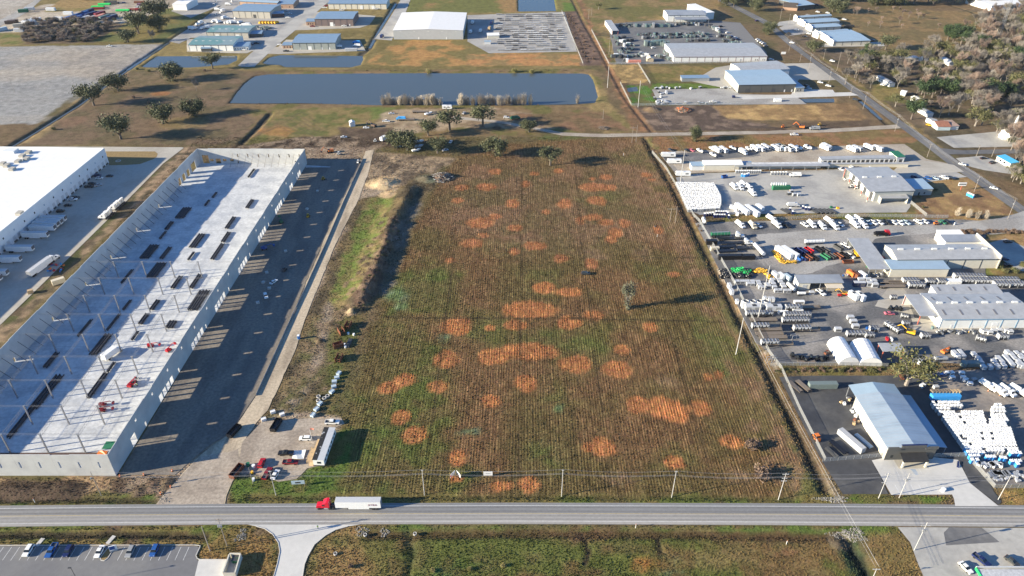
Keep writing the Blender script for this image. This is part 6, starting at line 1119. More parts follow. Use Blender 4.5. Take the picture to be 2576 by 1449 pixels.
# a person crossing the driveway mouth and one on the slab
def person(X, Y, z, ang, top, label):
    r = link('person', None, None, (X, Y, z), R(ang)); rings = [(.0,.0,.0)]
    sk_v = [(0,0,.92),(0,0,1.15),(0,0,1.38),(0,0,1.48),(0,.02,1.6),(.0,.02,1.72),(0,.19,1.38),(.05,.24,1.12),(.14,.22,.9),(0,-.19,1.38),(-.02,-.25,1.12),(.06,-.25,.88),(.02,.1,.86),(.1,.11,.48),(-.02,.11,.06),(.12,.11,.03),(-.02,-.1,.86),(-.06,-.11,.48),(-.2,-.11,.08),(-.07,-.11,.03)]
    ed = [(0,1),(1,2),(2,3),(3,4),(4,5),(2,6),(6,7),(7,8),(2,9),(9,10),(10,11),(0,12),(12,13),(13,14),(14,15),(0,16),(16,17),(17,18),(18,19)]
    rad = [.15,.15,.17,.06,.1,.07,.06,.05,.035,.06,.05,.035,.095,.07,.05,.04,.095,.07,.05,.04]
    me = bpy.data.meshes.new('body'); me.from_pydata(sk_v, ed, []); o = link('body', me, r); md = o.modifiers.new('skin', 'SKIN')
    for i, v in enumerate(me.skin_vertices[0].data): v.radius = (rad[i], rad[i]); v.use_root = i == 0
    o.modifiers.new('smooth', 'SUBSURF').levels = 1; me.materials.append(mat('clothes_'+top, PAINTS['navy'], .9, .1, 3))
    part('vest', MB().taper((-.14,.14,-.21,.21), .98, (-.16,.16,-.24,.24), 1.42), mat('hi_vis', (.55,.75,.05), .7, 0), r); part('hard_hat', MB().cyl((0,.02,1.7),(0,.02,1.8),.13,.07,n=10), 'white', r); part('head', MB().cyl((0,.02,1.52),(0,.02,1.7),.09,.1,n=10), mat('skin', (.4,.24,.16), .7, 0), r)
    tag(r, label, 'person')
person(*q('t13', 625, 972), .04, 80, 'a', 'person in a yellow vest and dark trousers walking across the concrete driveway'); person(*q('t02', 1385, 992), .06, 200, 'b', 'person in a lime vest standing on the slab beside the red telehandler')
# ------------------------------------------------------------------ poles along the main road and their wires
N = [pole('t03', 1020, 640, 400, 'wooden pole with dark transformer beside the concrete shell', arms=(), m='pole_wood', xf=1), pole('S6', 518, 422, 185, 'white pole beside the site sign board', arms=((.97,1.2),)), pole('t13', 1695, 630, 380, 'white pole between the site sign board and the sale sign', arms=((.97,.8),)), pole('t23', 499, 640, 378, 'white pole in the field verge next after the white board sign', arms=((.97,.8),)), pole('t23', 1608, 648, 392, 'white pole with angled bracket beside the tan weeds', arms=((.97,1.0),)), pole('t33', 105, 675, 412, 'white pole with three offset crossarms at the field corner', arms=((.95,2.2),(.8,1.8),(.7,2.0))), pole('t33', 1112, 665, 412, 'white pole with slanting stay on the black tarmac corner', arms=((.95,2.0),(.62,2.2))), pole('t33', 1320, 660, 415, 'white pole with crossarm and lamp pods beside the forecourt', arms=((.93,2.6),(.75,2.4)), xf=2), pole('t33', 2315, 680, 440, 'white pole with a long slanted crossarm by the yard gate', arms=((.95,3.2),))]
pole('S6', 292, 312, 150, 'grey service pole beside the small site bins', arms=(), m='pole_wood', r=.13)
S1_ = pole('t03', 2285, 1145, 870, 'wooden pole with twin crossarms and three transformers', arms=((.96,2.6),(.9,2.6)), m='pole_wood', xf=3); pole('t03', 2115, 1195, 950, 'plain leaning wooden pole in front of the transformer pole', arms=(), m='pole_wood', r=.2)
S2_ = pole('t33', 1470, 1190, 910, 'white pole with crossarm and two round transformers by the forecourt', arms=((.88,3.2),), xf=3)
S3_ = pole('t33', 1040, 1500, 1375, 'white pole by the drainage ditch south of the road', arms=((.95,2.4),))
for i, (a_, b_) in enumerate(zip(N, N[1:])): wires(a_, b_, ((0,.0,0),(0,.3,-2.2),(0,.35,-2.7)), 1.0)
wires(S1_ + Vector((-140,0,0)), S1_, ((-.2,0,-.3),(-.2,.4,-.3),(-.2,-.4,-1.5)), 1.2, 'thin overhead wires along the car park verge')
# tall transmission poles
TP = [pole('t22', 2252, 668, 300, 'tall white pole standing in the field by the ditch', arms=(), r=.22), pole('R3', 780, 535, -190, 'tall white pole among the chillers', arms=(), r=.23), pole('R1', 412, 560, 105, 'tall white pole by the stored white toilets', arms=(), r=.23), pole('t20', 1268, 1078, 812, 'tall white pole at the corner of the green fence', arms=(), r=.23), pole('t20', 960, 882, 660, 'tall white pole beside the pond bank', arms=(), r=.23)]
wires(TP[0], TP[1], ((0,0,-.5),(0,0,-3)), 1.0, 'high wires running beside the ditch'); wires(TP[1], TP[2], ((0,0,-.5),(0,0,-3)), 2.0, 'high wires running beside the ditch'); wires(TP[2], TP[3], ((0,0,-.5),(0,0,-3)), 2.0, 'high wires running beside the ditch')
wires(TP[0], S3_ + Vector((0,0,2)), ((0,0,-.4),(.6,0,-1.2),(-.6,0,-1.2)), 1.2, 'high wires crossing over the main road')
for f, pts, lab in (('t20', ((1205,1438,1270),(1247,1425,1258)), 'wooden double pole beside the dirt lane'), ('t20', ((770,190,90),(800,155,70)), 'wooden double pole far behind the brown scrub'), ('t20', ((975,550,370),(1005,552,370)), 'wooden double pole beside the transformer yard'), ('t21', ((1588,785,640),(1640,795,625)), 'wooden double pole by the ditch in the field')):
    for k, (bx, by, ty) in enumerate(pts): pole(f, bx, by, ty, lab, arms=((.9,5),) if k == 0 else (), m='pole_wood', group='wooden double poles')
pole('t20', 915, 1198, 1100, 'short wooden stub pole in the brown meadow', arms=(), m='pole_wood')
rp = [(('t30',210,515,395),'first from the oak'),(('t30',410,692,545),'by the oval lawn'),(('t30',610,835,690),'by the side drive'),(('t30',820,985,865),'by the concrete drive'),(('t30',955,1098,930),'by the water ditch'),(('t30',1275,1322,1160),'at the dirt lane mouth'),(('t31',1600,132,-5),'by the storage drive'),(('t31',2072,482,320),'by the blue toilets'),(('t31',2412,752,550),'at the road bend')]
RP = [pole(*a_, 'wooden roadside pole %s on the side road' % w_, arms=((.93,2.6),), m='pole_wood', xf=i % 3) for i, (a_, w_) in enumerate(rp)]
for a_, b_ in zip(RP, RP[1:]): wires(a_, b_, sag=1.0, label='thin wires along the side road')
for a_, w_ in ((('t30',690,715,520),'beside the bare trees'),(('t30',555,600,490),'in front of the oak'),(('t30',320,622,540),'beside the white signboard'),(('t31',2095,122,10),'by the crossroad'),(('t31',2250,128,25),'behind the blue-roofed shop'),(('t30',120,200,85),'by the far shops'),(('t30',205,250,140),'in the verge by the shops'),(('t30',350,350,235),'in front of the shop row')): pole(*a_, 'wooden pole %s' % w_, arms=((.93,2.0),), m='pole_wood')
for px, py, ty in ((150,935,790),(765,920,770),(120,165,100),(275,90,40),(550,190,140)): pole('t00', px, py, ty, 'slim grey lamp pole on the open gravel lot', arms=(), m='pole_wood', r=.14, group='slim lamp poles', name='lamp_pole')
# lattice mast
X, Y = q('t30', 2310, 400); ms = link('lattice_mast', None, None, (X, Y, 0)); hh = 62
for a in range(3): t = a*2.094; part('leg', MB().bar((2.2*math.cos(t),2.2*math.sin(t),0),(.8*math.cos(t),.8*math.sin(t),hh),.14), 'galv', ms)
for k in range(16):
    z0, z1 = hh*k/16, hh*(k+1)/16; w0, w1 = 2.2-1.4*k/16, 2.2-1.4*(k+1)/16; m = MB()
    for a in range(3): t0, t1 = a*2.094, (a+1)*2.094; m.bar((w0*math.cos(t0),w0*math.sin(t0),z0),(w1*math.cos(t1),w1*math.sin(t1),z1),.07); m.bar((w0*math.cos(t0),w0*math.sin(t0),z0),(w0*math.cos(t1),w0*math.sin(t1),z0),.07)
    part('bracing', m, 'galv', ms)
tag(ms, 'tall grey lattice mast rising from the wood', 'mast')
# ------------------------------------------------------------------ on the slab
JB = [('t01',2530,300,14,3),('t01',2160,520,8,3),('t01',2085,600,8,3),('t01',1845,700,14,13),('t01',1705,830,10,5),('t01',1640,925,9,3),('t01',2515,610,12,5),('t01',2320,800,15,5),('t01',1985,980,16,9),('t01',2275,945,12,5),('t01',2190,1090,18,5),('t01',1505,1090,15,13),('t01',1670,1105,13,5),('t01',1925,1135,9,3),('t01',1575,1275,15,13),('t01',1280,1340,14,3),('t01',1970,1390,14,5),('t01',1780,1400,12,5),
 ('t02',2000,130,18,13),('t02',1280,180,9,3),('t02',1560,180,9,5),('t02',1450,320,9,5),('t02',1145,350,14,3),('t02',1725,375,6,9),('t02',1360,490,7,3),('t02',855,410,14,3),('t02',1020,575,16,9),('t02',1120,805,7,3),('t02',985,985,17,5),('t02',520,735,11,5),('t02',475,1050,22,9),('t02',240,1330,22,5)]
for f, px, py, L_, n in JB:
    X, Y = q(f, px, py); JO[n].place(X, Y, 89, {3: 'narrow bundle of dark steel joists on the slab', 5: 'bundle of dark steel joists on the slab', 9: 'wide stack of dark steel joists on the slab', 13: 'very wide black stack of steel decking on the slab'}[n], 'steel bundles on the slab', z=.05, scale=(L_/10, 1, 1))
for f, px, py, a, lab in (('t02',1520,590,0,'red and black boom lift beside the long slab wall'),('t02',1700,635,70,'red boom lift with raised arm next to the door openings'),('t02',1040,1185,5,'red boom lift of the side-by-side pair, farther from the road'),('t02',1035,1240,5,'red boom lift of the side-by-side pair, nearer the road')): X, Y = q(f,px,py); LIFT.place(X, Y, a, lab, z=.05, scale=(.8,.8,.8), paint={'red': 'darkred'} if a == 5 else None)
X, Y = q('t02', 1335, 975); TELE.place(X, Y, 80, 'red telehandler with black mast working on the slab', z=.05)
X, Y = q('t02', 1140, 680); BOXTRUCK.place(X, Y, 68, 'white box truck parked on the slab at the shadow edge', z=.05, scale=(1.35,1.15,1.05))
X, Y = q('t03', 1112, 135); o = tag(link('green_mat', MB().box(X-2.5,X+2.5,Y-2,Y+2,.06,.2).mesh('green_mat', [P('green')])), 'green tarpaulin sheet lying on the near corner of the slab', 'tarpaulin')
X, Y = q('t03', 1030, 215); o = tag(link('red_sheet', MB().add([(X-2,Y-1,.1),(X+2,Y-1,.1),(X+1.8,Y+1,.4),(X-.3,Y+.8,.8),(X-1.8,Y+1,.3)],[(0,1,2,3,4)]).mesh('red_sheet', [P('orange')])), 'crumpled red sheet lying by the near wall', 'tarpaulin')
# ------------------------------------------------------------------ building pad machines
for pr, f, px, py, a, c, lab in ((LIFT,'t11',255,790,115,'green','green boom lift standing by the dock doors'),(LIFT,'t11',85,1060,20,'blue','blue boom lift reaching toward the shell wall'),(SKID,'t11',525,735,90,'yellow','yellow and black roller machine on the shaded pad'),(SKID,'t11',680,360,10,'yellow','yellow loader far along the shaded pad'),(SKID,'t11',1030,190,80,'white','small white loader at the far pad corner'),(SKID,'t11',285,1275,80,'darkgrey','dark loader parked on the pad'),(SKID,'t11',835,108,0,'white','white loader on the bare earth behind the pad')):
    X, Y = q(f, px, py); pr.place(X, Y, a, lab, paint={'red': c, 'white': c})
X, Y = q('t11', 748, 85); EXCAV.place(X, Y, 200, 'orange excavator on the bare earth behind the shell', paint={'yellow': 'orange'})
for f, px, py in (('t11',620,480),('t11',515,660),('t11',300,1085),('t11',75,1400),('t11',110,1300),('t12',20,155),('t12',135,10)): X, Y = q(f,px,py); BASIN.place(X, Y, random.uniform(0,90), 'pale concrete block lying on the shaded pad', 'concrete blocks on the pad', paint={'paleblue': 'concrete'})
for px, py in ((1735,395),(1720,560),(1620,625),(1210,450),(1450,435)): X, Y = q('t03',px,py); CONE.place(X, Y, 0, 'orange traffic barrel at the site entrance', 'orange traffic barrels')
for f, px, py, a in (('t12',930,390,80),('t12',860,450,-60),('t12',830,590,30),('t12',840,720,82)): X, Y = q(f,px,py); TBOX.place(X, Y, a, 'rust brown steel trench box beside the field', 'rusty trench boxes')
X, Y = q('t12', 935, 560); PIPES.place(X, Y, 84, 'bundle of dark drain pipes between the trench boxes', scale=(.8,1.1,1))
for px, py in ((930,465),(985,475),(890,575),(900,600)): X, Y = q('t12',px,py); DRUM.place(X, Y, 0, 'white drum lying beside the drain pipes', 'white drums by the pipes', scale=(1.6,1.6,1))
for px, py, a in ((835,865,70),(815,910,20),(790,950,10),(785,1000,20),(765,1050,60),(645,1170,60),(575,1285,70),(610,1225,60)): X, Y = q('t12',px,py); BASIN.place(X, Y, a, 'pale blue-grey precast drain box in the grass', 'precast drain boxes', scale=(1.3,1.3,1))
for px, py in ((720,1090),(688,1112),(628,1135),(630,1095)): X, Y = q('t12',px,py); RING.place(X, Y, 0, 'pale concrete ring lying flat in the grass', 'concrete rings')
for px, py, lab in ((172,1255,'white crate at the end of the haul road'),(80,1330,'white crate beside the haul road edge'),(265,1280,'white pump unit by the muddy track')): X, Y = q('t12',px,py); BASIN.place(X, Y, 30, lab, scale=(1.2,1.2,1), paint={'paleblue': 'white'}, name='crate', cat='crate')
l = qs('t12', [(490,0),(380,250),(130,800),(0,1085)]) ; l = qs('t11', [(1080,150),(880,590),(700,1010),(500,1449)]) + l[1:]
mb = MB(); 
for (x0, y0), (x1, y1) in zip(l, l[1:]): mb.add([(x0-.05,y0,0),(x1-.05,y1,0),(x1+.05,y1,0),(x0+.05,y0,0),(x0-.05,y0,.75),(x1-.05,y1,.75),(x1+.05,y1,.75),(x0+.05,y0,.75)], [(0,1,5,4),(2,3,7,6),(4,5,6,7)])
tag(link('silt_fence', mb.mesh('silt_fence', [P('grey')])), 'low grey silt fence along the edge of the building pad', 'fence')
# ------------------------------------------------------------------ loading yard
for i, (px, py) in enumerate(((660,795),(622,828),(585,855),(552,890),(482,958),(332,1098),(208,1205),(75,1345),(12,1395))):
    X, Y = q('t01', px, py); REEFER.place(X-7.2, Y+1.3, 0, 'white semi-trailer backed against the warehouse dock', 'trailers at the dock', parts=True, z=.02)
a_, b_ = Vector(q('t01', 305, 1350)), Vector(q('t01', 545, 1175)); d = (b_-a_).normalized(); an = math.degrees(math.atan2(d.y, d.x)); c = a_ + d*8; TRAILER.place(c.x, c.y, an, 'white box trailer coupled to the white truck in the loading yard', z=.02); c = a_ + d*18.2; TRACTOR.place(c.x, c.y, an, 'white truck tractor pulling out of the loading yard', z=.02)
for px, py in ((1100,662),(1125,640),(1150,618),(1172,598),(1002,752),(1030,730),(1052,705)): X, Y = q('t01', px, py); TRACTOR.place(X+3, Y, 180, 'white truck tractor parked in a row on the concrete yard', 'parked truck tractors', z=.02)
for px, py, pr, c, a, lab in ((1105,328,SEDAN,'black',5,'black saloon parked by the grass island'),(1003,350,SEDAN,'white',5,'white saloon parked under the warehouse wall'),(900,438,PICKUP,'black',5,'black pickup under the warehouse wall'),(930,408,SUV,'charcoal',5,'dark grey car beside the black pickup'),(992,420,SEDAN,'silver',30,'silver saloon beside the dark pickups'),(735,568,PICKUP,'white',5,'white pickup under the warehouse wall'),(765,548,SUV,'black',5,'black car behind the white pickup'),(688,624,SEDAN,'black',5,'black saloon on the shaded dock'),(612,684,SUV,'black',5,'black car next to the trailers'),(985,325,SUV,'navy',5,'navy car close against the warehouse wall')): veh(pr,'t01',px,py,a,c,lab)
for k in range(16): X, Y = q('t01', 565+random.uniform(-80,80), 1245+random.uniform(-45,45)); BASIN.place(X, Y, random.uniform(0,180), 'coloured scrap piece in the heap beside the mud strip', 'coloured scrap heap', scale=(random.uniform(.5,1.4),.6,random.uniform(.4,.9)), paint={'paleblue': random.choice(['red','blue','skyblue','orange','darkred']), 'concrete': 'charcoal'}, name='scrap_piece', cat='scrap', parts=False)
X, Y = q('t01', 595, 1400); CONT6.place(X, Y, 40, 'cream storage container beside the shell wall', paint={'blue': 'cream'}); X, Y = q('t02', 310, 50); PALLET.place(X, Y, 30, 'stack of pale pallets on the mud strip', scale=(2,2,2))
X, Y = q('t01', 1190, 172); RING.place(X, Y, 0, 'round white manhole ring on the grass island', z=.06, scale=(2,2,.5))
# ------------------------------------------------------------------ debris, brush, meadow equipment
def heap(f, px, py, r, h, cols, n, label, cat='pile', name='debris_pile', long=2.2):
    X, Y = q(f, px, py); rng = random.Random(px); root = link(name, None, None, (X, Y, -.05)); groups = {}
    for k in range(n):
        a = rng.uniform(0, 6.28); d = r*math.sqrt(rng.random()); z = h*(1-d/r)*rng.uniform(.5, 1)+.1; t = rng.uniform(0, 3.14); l = rng.uniform(.4, 1)*long/2; e = rng.uniform(-.4, .4)
        c = Vector((d*math.cos(a), d*math.sin(a), z)); v = Vector((math.cos(t)*l, math.sin(t)*l, e*l)); groups.setdefault(rng.choice(cols), MB()).cyl(c-v, c+v, rng.uniform(.08,.3), rng.uniform(.05,.2), n=5)
    for cname, m in groups.items(): o = part('debris', m, cname, root); o['kind'] = 'stuff'
    part('core', MB().cyl((0,0,0),(0,0,h*.7), r*.85, r*.2, n=9), 'brown', root); tag(root, label, cat)
heap('D', 1112, 447, 8, 4.2, ('oldwood','bark_pale','grey','bark'), 220, 'grey heap of uprooted stumps and branches at the field edge', long=3)
heap('D', 990, 600, 3, 1.4, ('oldwood','bark_pale'), 50, 'small heap of grey branches on the ditch bank'); heap('t20', 1720, 1110, 6, 3, ('oldwood','orange','bark_pale'), 160, 'heap of felled logs with orange cut ends', long=4); heap('t20', 920, 1290, 4, 1.6, ('bark','oldwood'), 80, 'low dark brush heap beside the dirt lane')
heap('t21', 1440, 830, .1, .1, ('oldwood',), 3, 'few grey sticks lying on the meadow')
# oaks around the meadow and the field
for px, py, h, pr, lab in ((1190,918,1.15,0,'leaning evergreen oak throwing a long shadow on the meadow'),(945,1060,1.15,1,'ragged oak at the edge of the gravel lot'),(1735,810,1.15,2,'tall grey-green oak beside the small pond'),(2140,690,.95,3,'umbrella-shaped oak on the pond bank'),(1220,1400,1.2,1,'twin-crowned oak near the meadow corner'),(1640,1240,1.1,0,'broad oak with the bare branch beside it'),(1960,1165,1.0,2,'oak with dead white limbs in the meadow'),(1290,425,1.0,0,'round dark oak at the edge of the thicket'),(1395,335,1.5,1,'big spreading oak behind the thicket'),(1605,310,1.2,2,'oak with broken crown near the canal'),(1590,190,1.6,0,'large oak by the white shed'),(1640,60,1.2,1,'oak at the back of the container yard')): tree(OAK[pr],'t00',px,py,lab,h=h*1.3)
for px, py, h, lab in ((1980,915,.8,'dead grey tree leaning in the meadow'),(1540,420,1.0,'thin bare tree beside the meadow oaks'),(1945,1150,1.0,'bare white-limbed tree among the meadow oaks')): tree(BARE[0],'t00',px,py,lab,h=h)
for px, py, k in ((1345,985,1),(1495,1040,1),(545,1305,0),(1180,335,1),(1500,720,0),(1380,700,0),(2060,715,1)): tree(SHRUB[k],'t00',px,py,'low dark shrub in the oak meadow','meadow shrubs')
rng = random.Random(5)
for k in range(150):
    u, v = rng.random(), rng.random(); px = 230+690*u+330*v*u**.6; py = 435-v*215-15*u; tree(rng.choice(SCRUB[:2]+SCRUB),'t00',px,py,'grey-brown thicket bush at the edge of the gravel lot','thicket of grey-brown scrub',h=rng.uniform(.8,1.5))
for px, py, h, k, lab in ((430,545,1.0,0,'leafy oak with a low dense crown beside the parked scrap'),(330,520,.9,2,'second leafy oak behind the parked scrap'),(860,350,1.1,3,'tall forked oak beside the dirt lane'),(1200,305,1.1,3,'wide oak with visible trunk by the dirt lane'),(735,580,.75,1,'small dense oak beside the scrap heap'),(1330,605,.95,2,'round oak standing in the field margin'),(640,400,.8,1,'thin-crowned oak behind the scrap heap')): tree(OAK[k],'S4',px,py,lab,h=h*1.3)
tree(OAK[0],'t20',170,1330,'round dense oak at the bend of the dirt lane',h=.95); tree(OAK[3],'t21',385,215,'pale-trunked oak on its own at the top of the field',h=1.15); tree(IVY,'D',1578,774,'pale ivy-clad tree alone in the middle of the field',h=1.15,wide=.8)
tree(OAK[2],'t20',1835,1420,'ivy-covered snag beside the dirt lane',h=1.1,wide=.6); tree(OLIVE[1],'t20',870,95,'green tree behind the brown scrub strip',h=.8)
for i in range(56):
    px = 1285+570*i/35 if i < 36 else 2035+530*(i-36)/19; tree(POPLAR[i % 2],'t10',px+rng.uniform(-22,22),1050+rng.uniform(-12,5),'slender straw-coloured willow standing in the pond edge','willows along the pond bank',h=rng.uniform(.65,1.4),wide=1.3)
for px in (15,40,70,100,130,185,660): tree(POPLAR[px % 2],'t20',px,1045 if px < 600 else 1030,'slender straw-coloured willow standing in the pond edge','willows along the pond bank',h=rng.uniform(.9,1.5))
for px, py in ((1740,730),(2600,725),(2780,730)): tree(SHRUB[2],'t10',px,py,'yellow-green bush on the far pond bank','yellow bushes on the pond bank',h=1.6)
# meadow workshop junk (S4)
for pr, px, py, a, c, lab in ((FLATBED,420,245,0,'white','long grey flatbed trailer by the pond'),(FLATBED,560,165,0,'white','flatbed trailer with white load by the pond'),(UTIL,365,240,180,'skyblue','blue and white truck at the flatbed trailer'),(SEDAN,265,180,10,'white','white wrecked car on the bare earth'),(BOAT,640,185,40,'white','white boat under the oak'),(CARAVAN,835,128,0,'white','white camper behind the forked oak'),(PICKUP,210,260,0,'white','white pickup beside the mud track'),(SKID,100,465,0,'white','white loader standing on churned mud'),(BOXTRUCK,190,450,60,'white','white van body standing on churned mud'),(SEDAN,870,470,80,'white','white car under the leafy oaks'),(SEDAN,815,555,30,'lightgrey','pale grey wreck in the oak shade'),(BOAT,545,470,10,'white','white boat hull lying under the oaks'),(BOAT,540,520,20,'lightgrey','grey boat hull lying under the oaks'),(PICKUP,335,525,10,'charcoal','dark pickup parked under the leafy oak'),(BOAT,515,560,30,'white','small white dinghy at the mud edge'),(CARAVAN,560,60,0,'white','camper trailer half hidden by willows'),(SUV,1440,222,0,'white','white car on the dirt lane bank'),(SEDAN,1005,175,70,'lightgrey','pale scrap car between the two oaks')): veh(pr,'S4',px,py,a,c,lab)
X, Y = q('t10', 970, 1265); o = link('white_shed_box', None, None, (X, Y, 0), R(20)); part('body', MB().box(-2,2,-2,2,0,3.2), 'wall_white', o); part('roof', MB().prism([(-2.2,3.21),(2.2,3.21),(0,4.2)], -2.2, 2.2), 'roof_white', o); tag(o, 'small white gabled hut alone on the meadow', 'hut')
for pr, f, px, py, a, c, lab in ((EXCAV,'t10',1180,1275,150,'brown','rusty brown excavator on the mud track'),(SEDAN,'t10',1110,1290,0,'white','white wreck beside the rusty excavator'),(SEDAN,'t10',885,1385,10,'white','white wreck on the mud road'),(UTIL,'t20',30,1200,20,'green','green tractor at the end of the dirt lane'),(PICKUP,'t00',1105,470,0,'white','lone white vehicle on the gravel lot edge'),(EXCAV,'t30',330,1290,160,'orange','orange excavator digging the dark soil heap'),(SKID,'t30',150,1285,0,'orange','orange loader beside the dark soil heap'),(UTIL,'t30',470,1305,180,'grey','grey dump truck beside the orange excavator'),(SKID,'t30',515,1265,180,'yellow','yellow loader behind the dump truck'),(PICKUP,'t30',262,1362,0,'white','white pickup parked beside the dirt lane'),(SUV,'t21',740,1310,0,'charcoal','dark low bush-like wreck in the field')):
    veh(pr,f,px,py,a,c,lab) if pr is not EXCAV else pr.place(*q(f,px,py), a, lab, paint={'yellow': c})
# ================================================================== PLACEMENT: the yards on the right
def many(pr, f, items, label, group, c=None, parts=False, key='white', **kw):
    for it in items:
        X, Y = q(f, it[0], it[1], kw.get('zt', 0)); pr.place(X, Y, it[2] if len(it) > 2 else 0, label, group, parts=parts, paint={key: c} if c else None, scale=it[3] if len(it) > 3 else None)
# caravans and boats along the back fence
CV = ((910,130,'white'),(1000,130,'white'),(1430,110,'white'),(1505,110,'white'),(1580,95,'lightgrey'),(1745,105,'white'),(1795,100,'steelblue'),(1885,115,'white'),(2410,85,'white'))
for px, py, c in CV: X, Y = q('R1', px, py); CARAVAN.place(X, Y, -65, {'white': 'white caravan parked nose-out along the back fence', 'lightgrey': 'pale grey caravan parked along the back fence', 'steelblue': 'blue caravan between two white ones'}[c], 'caravans along the back fence', paint={'white': c})
for px, py in ((850,105),(1130,95),(1350,105),(1960,115),(2030,95),(2160,75),(860,185),(680,130)): X, Y = q('R1', px, py); BOAT.place(X, Y, -70, 'white boat on a trailer along the back fence', 'boats on trailers')
X, Y = q('R1', 1270, 160); BOXTRUCK.place(X, Y, -60, 'white box trailer parked by the inner fence')
for px, py in ((245,200),(325,290),(445,460)): X, Y = q('R1', px, py); CARAVAN.place(X, Y, 180, 'long white caravan parked beside the field ditch', 'caravans beside the ditch', scale=(1.25,1,1))
for px, py, c, lab in ((505,120,'black','black covered car at the back fence'),(570,120,'pink','pink car at the back fence'),(280,115,'charcoal','dark trailer scrap in the yard corner')): veh(SEDAN,'R1',px,py,-60,c,lab)
for px, py, c in ((560,35,'white'),(830,50,'white'),(880,45,'lightgrey'),(1000,30,'white'),(1090,45,'white')): X, Y = q('t31', px+10, py+20); CARAVAN.place(X, Y, -60, 'caravan parked far along the back fence', 'caravans far along the fence', paint={'white': c})
for px, py, c in ((75,60,'white'),(140,60,'white'),(200,65,'lightgrey'),(250,60,'white'),(310,45,'white'),(395,45,'white')): X, Y = q('t31', px, py); (CARAVAN if px < 300 else BOAT).place(X, Y, -60, 'white camper in the middle of the back fence row', 'campers mid row', paint={'white': c})
# stored white toilets: 300 of the kind stand as individuals, the rest of the far block is one mass
def toilet(X, Y, a, lab, grp, c='white', parts=False): return TOILET.place(X, Y, a, lab, grp, paint={'skyblue': c, 'blue': c} if c != 'blue' else None, parts=parts, scale=(1.0,1.0,1.0))
far = MB(); rng = random.Random(9); proto_b = [b for n, b, k in TOILET.parts]; rows_ = 19
for r in range(rows_):
    v = r/(rows_-1); (xl, yl), (xr, yr) = [(358+v*165, 565+v*365), (885+(100*math.sin(v*2.2)), 580+v*335)]
    A, B = Vector(q('R1', xl, yl+25)), Vector(q('R1', xr, yr+22)); n = int((B-A).length/1.22) - rng.randint(0, 2)
    for k in range(n):
        p = A + (B-A)*(k/max(1, n)); p += Vector((rng.uniform(-.1,.1), rng.uniform(-.25,.25)))
        for i, (n_2, b2, k2) in enumerate(TOILET.parts): far.join(MB().add([(x_+p.x, y_+p.y, z_) for x_, y_, z_ in b2.v], b2.f), 1 if k2 == 'white' else 0)
o = link('packed_toilets', far.mesh('packed_toilets', [P('grey'), P('white')])); o['kind'] = 'stuff'; tag(o, 'tightly packed block of white-roofed portable toilets on the rental yard', 'portable toilets')
for px, py in [(745+i*36, 1015-i*4) for i in range(4)] + [(880+i*33, 1030) for i in range(5)] + [(905+i*33, 985) for i in range(5)] + [(1075,1040),(1060,1000)]: toilet(*q('R1',px,py), rng.uniform(-8,8), 'blue portable toilet in the loose cluster by the mesh fence', 'loose cluster of blue toilets', 'navy')
for px, py in [(1175+i*30, 425) for i in range(12)] + [(1660+i*40, 445) for i in range(6)]: toilet(*q('R1',px,py), 0, 'grey portable toilet standing under the shed roof', 'toilets under the shed', 'grey')
for px, py in [(1255,470),(1290,475),(1320,470),(1345,460)]: toilet(*q('R1',px,py), 0, 'blue wash basin unit in front of the shed', 'wash units', 'skyblue')
for px, py in ((2090,915),(2130,930),(2175,935),(1915,940),(1950,985)): toilet(*q('R1',px,py), 0, 'dark blue portable toilet near the grey tank truck', 'toilets near the tank truck', 'navy')
for px in (2005,2022,2040,2058): toilet(*q('t31',px,518+(px-2005)*.45), 20, 'blue portable toilet lined up in the corner of the lawn', 'blue toilets on the lawn', 'blue', parts=True)
for i, (px, py) in enumerate(((1105,900),(1140,910),(1175,920),(1190,1000),(1165,960))): X, Y = q('R1',px,py); CUBE.place(X, Y, 70, 'white trailer-mounted tank beside the long white trailers', 'white tank trailers', paint={'silver': 'white', 'lightgrey': 'white'}, parts=False)
for px, py in ((1255,945),(1395,970)): X, Y = q('R1', px, py); CONT12.place(X, Y, -68, 'long white restroom trailer parked across the yard', 'long white restroom trailers', paint={'blue': 'white'}, scale=(1,1,1.2))
X, Y = q('R1', 1500, 920); CONT6.place(X, Y, -70, 'short white trailer box beside the long ones', paint={'blue': 'white'})
for px, py in ((1145,630),(1220,635),(1275,600),(1350,640),(1395,715)): X, Y = q('R1', px, py); UTIL.place(X, Y, -75, 'white service truck parked on the pale concrete', 'service trucks on the pale concrete')
X, Y = q('R1', 1015, 490); DUMP.place(X, Y, 20, 'blue metal skip on the pale concrete', paint={'rust': 'blue', 'black': 'charcoal'}, scale=(.6,.8,1))
X, Y = q('R1', 1790, 645); CONT12.place(X, Y, 3, 'green ribbed container with white units on top', paint={'blue': 'green'}, scale=(.95,1,1))
for k in range(7): X, Y = q('R1', 1665+k*32, 585, 2.7); DRUM.place(X, Y, 0, 'white unit standing on top of the green container', 'white units on the green container', z=2.66, scale=(1.7,1.7,1.6))
for px, py, c in ((1900,720,'charcoal'),(1970,735,'grey'),(2030,735,'white'),(1930,690,'oldwood')): X, Y = q('R1', px, py); CUBE.place(X, Y, 10, 'small wheeled machine parked beside the green container', 'machines by the green container', paint={'silver': c})
X, Y = q('R1', 1950, 880); UTIL.place(X, Y, 0, 'grey tank truck standing by the mesh fence', paint={'white': 'lightgrey'}); X, Y = q('R1', 1990, 470); UTIL.place(X, Y, 180, 'white stake truck loaded with frames under the shed')
